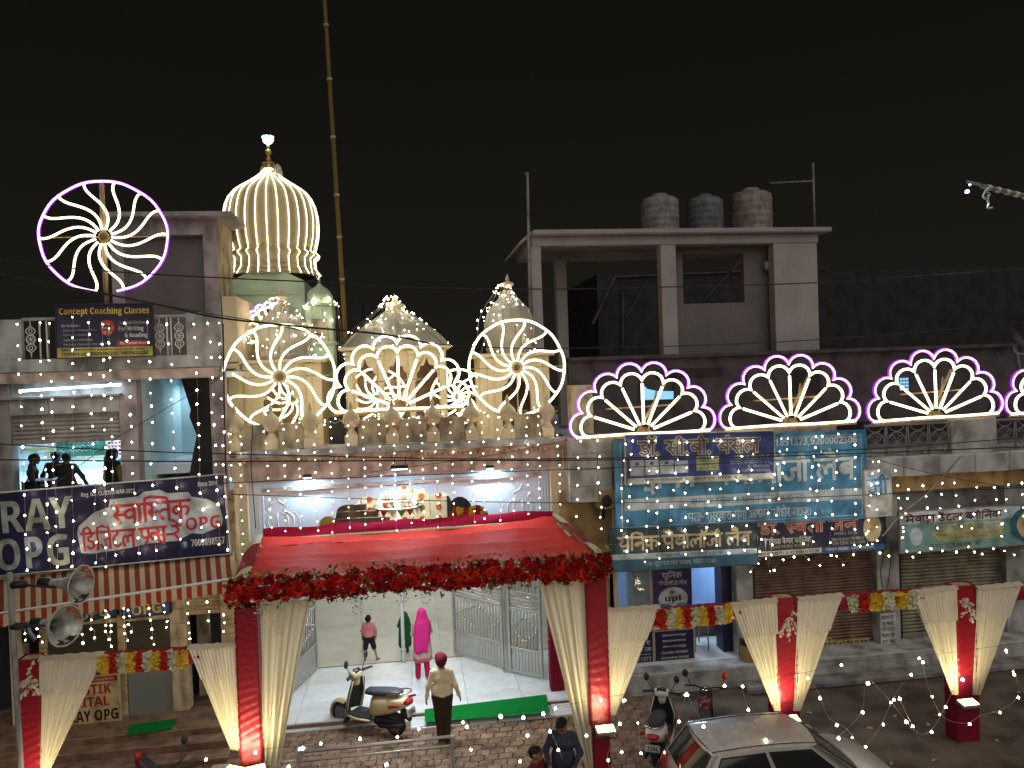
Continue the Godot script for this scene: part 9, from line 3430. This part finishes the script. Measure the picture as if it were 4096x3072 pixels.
func make_fairy_lights() -> void:
	# strands down the left house
	var tops: Array = [Vector3(-7.35, 8.57, -15.45), Vector3(-6.95, 8.59, -15.45), Vector3(-6.78, 8.57, -15.45), Vector3(-6.35, 8.68, -15.45), Vector3(-6.07, 8.57, -15.45), Vector3(-5.82, 8.53, -15.45), Vector3(-5.71, 8.44, -15.45), Vector3(-5.4, 8.54, -15.45), Vector3(-5.01, 8.55, -15.45), Vector3(-4.64, 8.5, -15.45), Vector3(-4.14, 8.49, -15.45), Vector3(-3.87, 8.5, -15.45), Vector3(-3.7, 8.5, -15.45)]
	var feet: Array = [Vector3(-7.33, 3.8, -15.4), Vector3(-6.94, 3.81, -15.4), Vector3(-6.81, 3.8, -15.4), Vector3(-6.53, 3.71, -15.4), Vector3(-6.11, 3.81, -15.4), Vector3(-5.93, 3.83, -15.4), Vector3(-5.76, 3.82, -15.4), Vector3(-5.34, 3.84, -15.4), Vector3(-5.03, 3.86, -15.4), Vector3(-4.55, 3.94, -15.4), Vector3(-4.14, 3.98, -15.4), Vector3(-3.83, 3.98, -15.4), Vector3(-3.68, 4.01, -15.4)]
	for i in tops.size():
		strand("%s strand of fairy lights from the left down the coaching house and clinic sign" % ordinal(i), hang(tops[i], feet[i]), 0.32, "fairy lights down the left house", 1.05, 0.02)
	# strands down the gurdwara front
	tops = [Vector3(-3.85, 6.24, -16.7), Vector3(-3.64, 6.18, -16.7), Vector3(-3.15, 6.26, -16.7), Vector3(-2.76, 6.29, -16.7), Vector3(-2.46, 6.33, -16.7), Vector3(-2.12, 6.21, -16.7), Vector3(-1.77, 6.3, -16.7), Vector3(-1.43, 6.31, -16.7), Vector3(-1.09, 6.27, -16.7), Vector3(-0.74, 6.3, -16.7), Vector3(-0.43, 6.31, -16.7), Vector3(-0.13, 6.28, -16.7), Vector3(0.17, 6.31, -16.7), Vector3(0.45, 6.27, -16.7), Vector3(0.82, 6.29, -16.7), Vector3(1.21, 6.32, -16.7), Vector3(1.51, 6.26, -16.7), Vector3(1.84, 6.35, -16.7), Vector3(2.15, 6.28, -16.7), Vector3(2.51, 6.32, -16.7), Vector3(2.78, 6.34, -16.7), Vector3(3.16, 6.19, -16.7), Vector3(3.42, 5.81, -16.7)]
	feet = [Vector3(-3.91, 3.63, -16.7), Vector3(-3.68, 3.62, -16.7), Vector3(-3.09, 4.01, -16.7), Vector3(-2.79, 3.99, -16.7), Vector3(-2.46, 4.01, -16.7), Vector3(-2.13, 4.01, -16.7), Vector3(-1.8, 3.97, -16.7), Vector3(-1.43, 3.94, -16.7), Vector3(-1.1, 3.96, -16.7), Vector3(-0.76, 3.98, -16.7), Vector3(-0.45, 3.92, -16.7), Vector3(-0.12, 3.95, -16.7), Vector3(0.16, 3.95, -16.7), Vector3(0.47, 3.93, -16.7), Vector3(0.81, 3.97, -16.7), Vector3(1.25, 3.98, -16.7), Vector3(1.49, 3.97, -16.7), Vector3(1.83, 4.01, -16.7), Vector3(2.14, 4.03, -16.7), Vector3(2.48, 4.08, -16.7), Vector3(2.73, 4.12, -16.7), Vector3(3.21, 4.2, -16.7), Vector3(3.41, 4.25, -16.7)]
	for i in tops.size():
		strand("%s strand of fairy lights from the left down the white gurdwara front" % ordinal(i), hang(tops[i], feet[i]), 0.23, "fairy lights down the gurdwara front", 0.72, 0.02)
	# strands down the lab signs
	tops = [Vector3(3.49, 5.83, -15.8), Vector3(3.89, 5.82, -15.8), Vector3(4.48, 5.72, -15.8), Vector3(4.64, 5.78, -15.8), Vector3(5.01, 5.76, -15.8), Vector3(5.16, 5.76, -15.8), Vector3(5.68, 5.7, -15.8), Vector3(5.86, 5.7, -15.8), Vector3(6.5, 5.7, -15.8), Vector3(6.62, 5.69, -15.8), Vector3(7.13, 5.67, -15.8), Vector3(7.38, 5.66, -15.8), Vector3(8.07, 5.68, -15.8), Vector3(8.19, 5.67, -15.8), Vector3(8.83, 5.69, -15.8), Vector3(8.99, 5.69, -15.8), Vector3(9.36, 5.72, -15.8), Vector3(9.76, 5.7, -15.8), Vector3(10.17, 5.06, -15.8), Vector3(10.32, 5.06, -15.8)]
	feet = [Vector3(3.35, 4.01, -15.8), Vector3(3.9, 3.68, -15.8), Vector3(4.31, 3.76, -15.8), Vector3(4.42, 3.25, -15.8), Vector3(4.85, 3.12, -15.8), Vector3(5.16, 3.06, -15.8), Vector3(5.33, 3.24, -15.8), Vector3(5.74, 3.16, -15.8), Vector3(6.1, 2.99, -15.8), Vector3(6.46, 3.22, -15.8), Vector3(6.7, 2.95, -15.8), Vector3(7.07, 3.08, -15.8), Vector3(7.38, 2.9, -15.8), Vector3(7.62, 2.77, -15.8), Vector3(8.46, 3.07, -15.8), Vector3(8.65, 3.08, -15.8), Vector3(9.06, 2.89, -15.8), Vector3(9.68, 2.9, -15.8), Vector3(9.97, 2.94, -15.8), Vector3(10.2, 3.03, -15.8)]
	for i in tops.size():
		strand("%s strand of fairy lights from the left down the blue lab signs" % ordinal(i), hang(tops[i], feet[i]), 0.3, "fairy lights down the lab signs", 0.95, 0.025)
	# zigzag over the shutters
	var zig: Array = [Vector3(7.19, 2.71, -15.75), Vector3(7.54, 3.1, -15.75), Vector3(7.66, 2.64, -15.75), Vector3(7.94, 2.95, -15.75), Vector3(8.4, 3.04, -15.75), Vector3(8.79, 2.75, -15.75), Vector3(9.15, 3.05, -15.75), Vector3(9.38, 2.75, -15.75), Vector3(9.7, 3.02, -15.75), Vector3(9.95, 3.42, -15.75), Vector3(10.17, 2.99, -15.75), Vector3(10.54, 2.86, -15.75)]
	strand("zigzag string of fairy lights over the brown shutter", zig, 0.3, "zigzag fairy lights over the shutters")
	var ta: Array = [Vector3(11.37, 4.46, -15.8), Vector3(11.87, 4.49, -15.8), Vector3(12.15, 4.48, -15.8), Vector3(12.72, 4.35, -15.8), Vector3(13.14, 4.32, -15.8), Vector3(13.54, 4.36, -15.8), Vector3(13.85, 4.39, -15.8), Vector3(11.03, 4.39, -15.8), Vector3(10.7, 4.83, -15.8)]
	var tb: Array = [Vector3(11.53, 3.43, -15.75), Vector3(11.64, 3.31, -15.75), Vector3(12.27, 3.38, -15.75), Vector3(12.52, 3.26, -15.75), Vector3(13.31, 3.21, -15.75), Vector3(13.23, 3, -15.75), Vector3(13.87, 3.28, -15.75), Vector3(10.76, 3.05, -15.75), Vector3(10.88, 3.15, -15.75)]
	for i in ta.size():
		strand("%s fairy light drop of the group over the dental sign" % ordinal(i), hang(ta[i], tb[i], 5), 0.26, "fairy light drops over the dental sign")
	strand("low zigzag string of fairy lights across the dental sign and grey shutter", [Vector3(10.87, 2.99, -15.75), Vector3(11.06, 2.8, -15.75), Vector3(11.38, 3.01, -15.75), Vector3(12.07, 2.84, -15.75), Vector3(12.42, 2.97, -15.75), Vector3(12.67, 2.74, -15.75), Vector3(13.11, 2.9, -15.75), Vector3(13.58, 2.7, -15.75), Vector3(14.05, 2.82, -15.75)], 0.28, "zigzag fairy lights over the shutters")
	# drops over the clinic windows
	var ic: Array = [Vector3(-6.38, 2.84, -15.3), Vector3(-6.2, 2.92, -15.3), Vector3(-5.95, 3.08, -15.3), Vector3(-5.9, 3.16, -15.3), Vector3(-5.61, 3.1, -15.3), Vector3(-5.53, 3.05, -15.3), Vector3(-5.14, 3.06, -15.3), Vector3(-4.88, 3.09, -15.3), Vector3(-4.47, 3.1, -15.3), Vector3(-4.09, 3.1, -15.3), Vector3(-3.81, 2.83, -15.3), Vector3(-7.42, 2.84, -15.3), Vector3(-7.15, 2.82, -15.3)]
	for i in ic.size():
		var ln := [0.45, 0.5, 0.7, 0.95, 0.75, 0.55, 0.8, 0.6, 0.9, 0.6, 0.5, 0.3, 0.3]
		strand("%s short fairy light drop under the striped awning" % ordinal(i), hang(ic[i], ic[i] - Vector3(-0.04, ln[i], 0), 5), 0.16, "fairy light drops under the awning", 0.95, 0.03)
	# large bulbs on the festoon nearest the viewer, right
	var main: Array = [Vector3(2.17, 2.23, -11.2), Vector3(2.76, 2.29, -11.2), Vector3(3.01, 2.31, -11.2), Vector3(4.01, 2.29, -11.2), Vector3(4.91, 2.34, -11.2), Vector3(5.98, 2.39, -11.2), Vector3(6.69, 2.5, -11.2), Vector3(7.97, 2.48, -11.2), Vector3(9.37, 2.54, -11.2), Vector3(10.38, 2.6, -11.2)]
	strand("main cord of the near festoon of large bulbs, rising rightwards over the car", main, 1.9, "near festoon of large bulbs", 1.5, 0.0, "wire", 0.5)
	var vs := [[Vector3(2.96, 2.38, -11), Vector3(3.19, 1.92, -11), Vector3(3.2, 1.53, -11), Vector3(3.53, 1.01, -11)], [Vector3(2.99, 2.38, -11), Vector3(2.87, 1.92, -11), Vector3(2.69, 1.44, -11), Vector3(2.88, 1, -11)], [Vector3(3.93, 2.38, -11), Vector3(4.07, 2.08, -11), Vector3(4.28, 1.71, -11), Vector3(4.58, 1.43, -11), Vector3(5.08, 1.13, -11), Vector3(5.84, 1.16, -11), Vector3(6.14, 1.06, -11)], [Vector3(3.96, 2.38, -11), Vector3(3.85, 2.03, -11), Vector3(3.62, 1.56, -11), Vector3(3.31, 1.03, -11)], [Vector3(4.82, 2.43, -11), Vector3(4.95, 1.93, -11), Vector3(5.24, 1.47, -11), Vector3(5.43, 1.35, -11), Vector3(5.84, 1.15, -11), Vector3(6.3, 1.37, -11), Vector3(6.78, 1.76, -11), Vector3(6.95, 2.26, -11), Vector3(7.79, 1.22, -11)], [Vector3(5.88, 2.46, -11), Vector3(6.09, 2.12, -11), Vector3(6.24, 1.74, -11), Vector3(6.54, 1.53, -11), Vector3(6.78, 1.23, -11), Vector3(7.09, 1.51, -11), Vector3(7.37, 2, -11), Vector3(7.82, 2.55, -11)], [Vector3(7.82, 2.55, -11), Vector3(7.97, 1.95, -11), Vector3(8.2, 1.55, -11), Vector3(8.57, 1.43, -11), Vector3(8.84, 1.53, -11), Vector3(9.26, 1.61, -11), Vector3(9.51, 1.88, -11), Vector3(9.28, 2.59, -11)], [Vector3(7.41, 2, -11), Vector3(7.56, 1.65, -11), Vector3(7.75, 1.34, -11), Vector3(8.03, 1.44, -11), Vector3(8.41, 2.05, -11), Vector3(8.7, 2.33, -11)], [Vector3(9.28, 2.59, -11), Vector3(9.43, 2.19, -11), Vector3(9.75, 1.56, -11)], [Vector3(2.35, 1.83, -11), Vector3(2.63, 2.01, -11), Vector3(2.83, 1.78, -11), Vector3(2.93, 1.42, -11)]]
	for i in vs.size():
		strand("%s looped drop of the near festoon of large bulbs from the left" % ordinal(i), smooth_line(vs[i], 4), 0.46, "near festoon drops", 1.3, 0.0)
	# near festoon, lower middle
	var lm: Array = [Vector3(-4.07, 1.74, -11.4), Vector3(-3.31, 1.85, -11.4), Vector3(-1.87, 1.92, -11.4), Vector3(-0.87, 1.95, -11.4), Vector3(0.09, 2.02, -11.4), Vector3(1.07, 2.08, -11.4), Vector3(2.21, 2.14, -11.4)]
	strand("dark festoon cord low across the scooter with a few large bulbs", lm, 0.75, "near festoon of large bulbs", 1.5, 0.0, "wire")
	var lv := [[Vector3(-1.81, 1.92, -11.4), Vector3(-1.49, 1.6, -11.4), Vector3(-1.39, 1.31, -11.4)], [Vector3(-1.81, 1.92, -11.4), Vector3(-2.02, 1.58, -11.4)], [Vector3(-0.39, 1.97, -11.4), Vector3(-0.46, 1.74, -11.4), Vector3(-0.62, 1.44, -11.4)], [Vector3(0.63, 2.02, -11.4), Vector3(0.71, 1.73, -11.4), Vector3(0.56, 1.39, -11.4)], [Vector3(1.5, 2.08, -11.4), Vector3(1.56, 1.71, -11.4), Vector3(1.4, 1.3, -11.4)], [Vector3(1.79, 2.11, -11.4), Vector3(1.95, 1.67, -11.4), Vector3(2.09, 1.3, -11.4)]]
	for i in lv.size():
		strand("%s short drop of the dark festoon from the left" % ordinal(i), smooth_line(lv[i], 4), 0.4, "short drops of the dark festoon", 1.5, 0.0)
	# nets of bulbs over the roof domes
	dome_net("net of fairy lights over the dome of the left roof pavilion", Vector3(-3.288, 0, -19.55), [[9.291, 0.1], [9.062, 0.42], [8.774, 0.62], [8.43, 0.78], [8.085, 0.74], [7.74, 0.98]], 64)
	dome_net("net of fairy lights over the hut roof of the middle roof pavilion", Vector3(-0.45, 0, -19.8), [[9.313, 0.1], [9.055, 0.3], [8.704, 0.72], [8.352, 1.16], [7.977, 1.5]], 84)
	dome_net("net of fairy lights over the dome of the right roof pavilion", Vector3(2.403, 0, -19.45), [[9.516, 0.12], [9.22, 0.3], [8.923, 0.52], [8.566, 0.68], [8.15, 0.72], [7.734, 0.9]], 60)
	dome_net("net of fairy lights over the mint turret", Vector3(-2.322, 0, -20.6), [[9.562, 0.1], [9.318, 0.36], [9.135, 0.46], [8.462, 0.52], [7.727, 0.56]], 64)
	# tangle along the terrace parapet
	var t := thing("light_tangle", "tangle of fairy lights heaped along the terrace behind the parapet posts", "fairy lights", Vector3(-0.44, 6.3, -17.4))
	for i in 110:
		var px := rng.randf()
		var p: Vector3 = Vector3(-3.56, 6.3, -17.3).lerp(Vector3(3.16, 6.34, -17.3), px) + Vector3(0, rng.randf_range(-0.12, 0.1) + 0.14 * exp(-pow((px - 0.62) * 9, 2)), rng.randf_range(-0.5, 0.15))
		bulb(t, p, rng.randf_range(0.6, 1.0))
	var st := S()
	var line := []
	for i in 60: line.append(Vector3(-3.56, 6.3, -17.3).lerp(Vector3(3.16, 6.34, -17.3), i / 59.0) + Vector3(0, rng.randf_range(-0.05, 0.05), rng.randf_range(-0.05, 0.05)))
	tube(st, line, 0.006, 4)
	objw("cord", st, M.white_cord, t)


func dome_net(label: String, c: Vector3, rings: Array, n: int) -> void:   # rings: [height, radius] from the top; bulbs on the side that shows and round it
	var t := thing("light_net", label, "fairy lights", Vector3(c.x, rings[-1][0], c.z), 0.0, "nets of fairy lights over the roof domes")
	for k in 12:
		var a := TAU * k / 12 + 0.2
		var line := []
		for r in rings: line.append(Vector3(c.x + r[1] * sin(a), r[0], c.z + r[1] * cos(a)))
		var st := S()
		tube(st, smooth_line(line, 3), 0.005, 4)
		objw("cord", st, M.white_cord, t)
	for i in n:
		var k := rng.randi() % 12
		var a := TAU * k / 12 + 0.2 + rng.randf_range(-0.2, 0.2)
		if cos(a) < -0.35: a += PI
		var u := pow(rng.randf(), 1.15) * (rings.size() - 1)
		var j := mini(int(u), rings.size() - 2)
		var f := u - j
		var r := lerpf(rings[j][1], rings[j + 1][1], f) + 0.03
		bulb(t, Vector3(c.x + r * sin(a), lerpf(rings[j][0], rings[j + 1][0], f), c.z + r * cos(a)), rng.randf_range(0.6, 1.1))
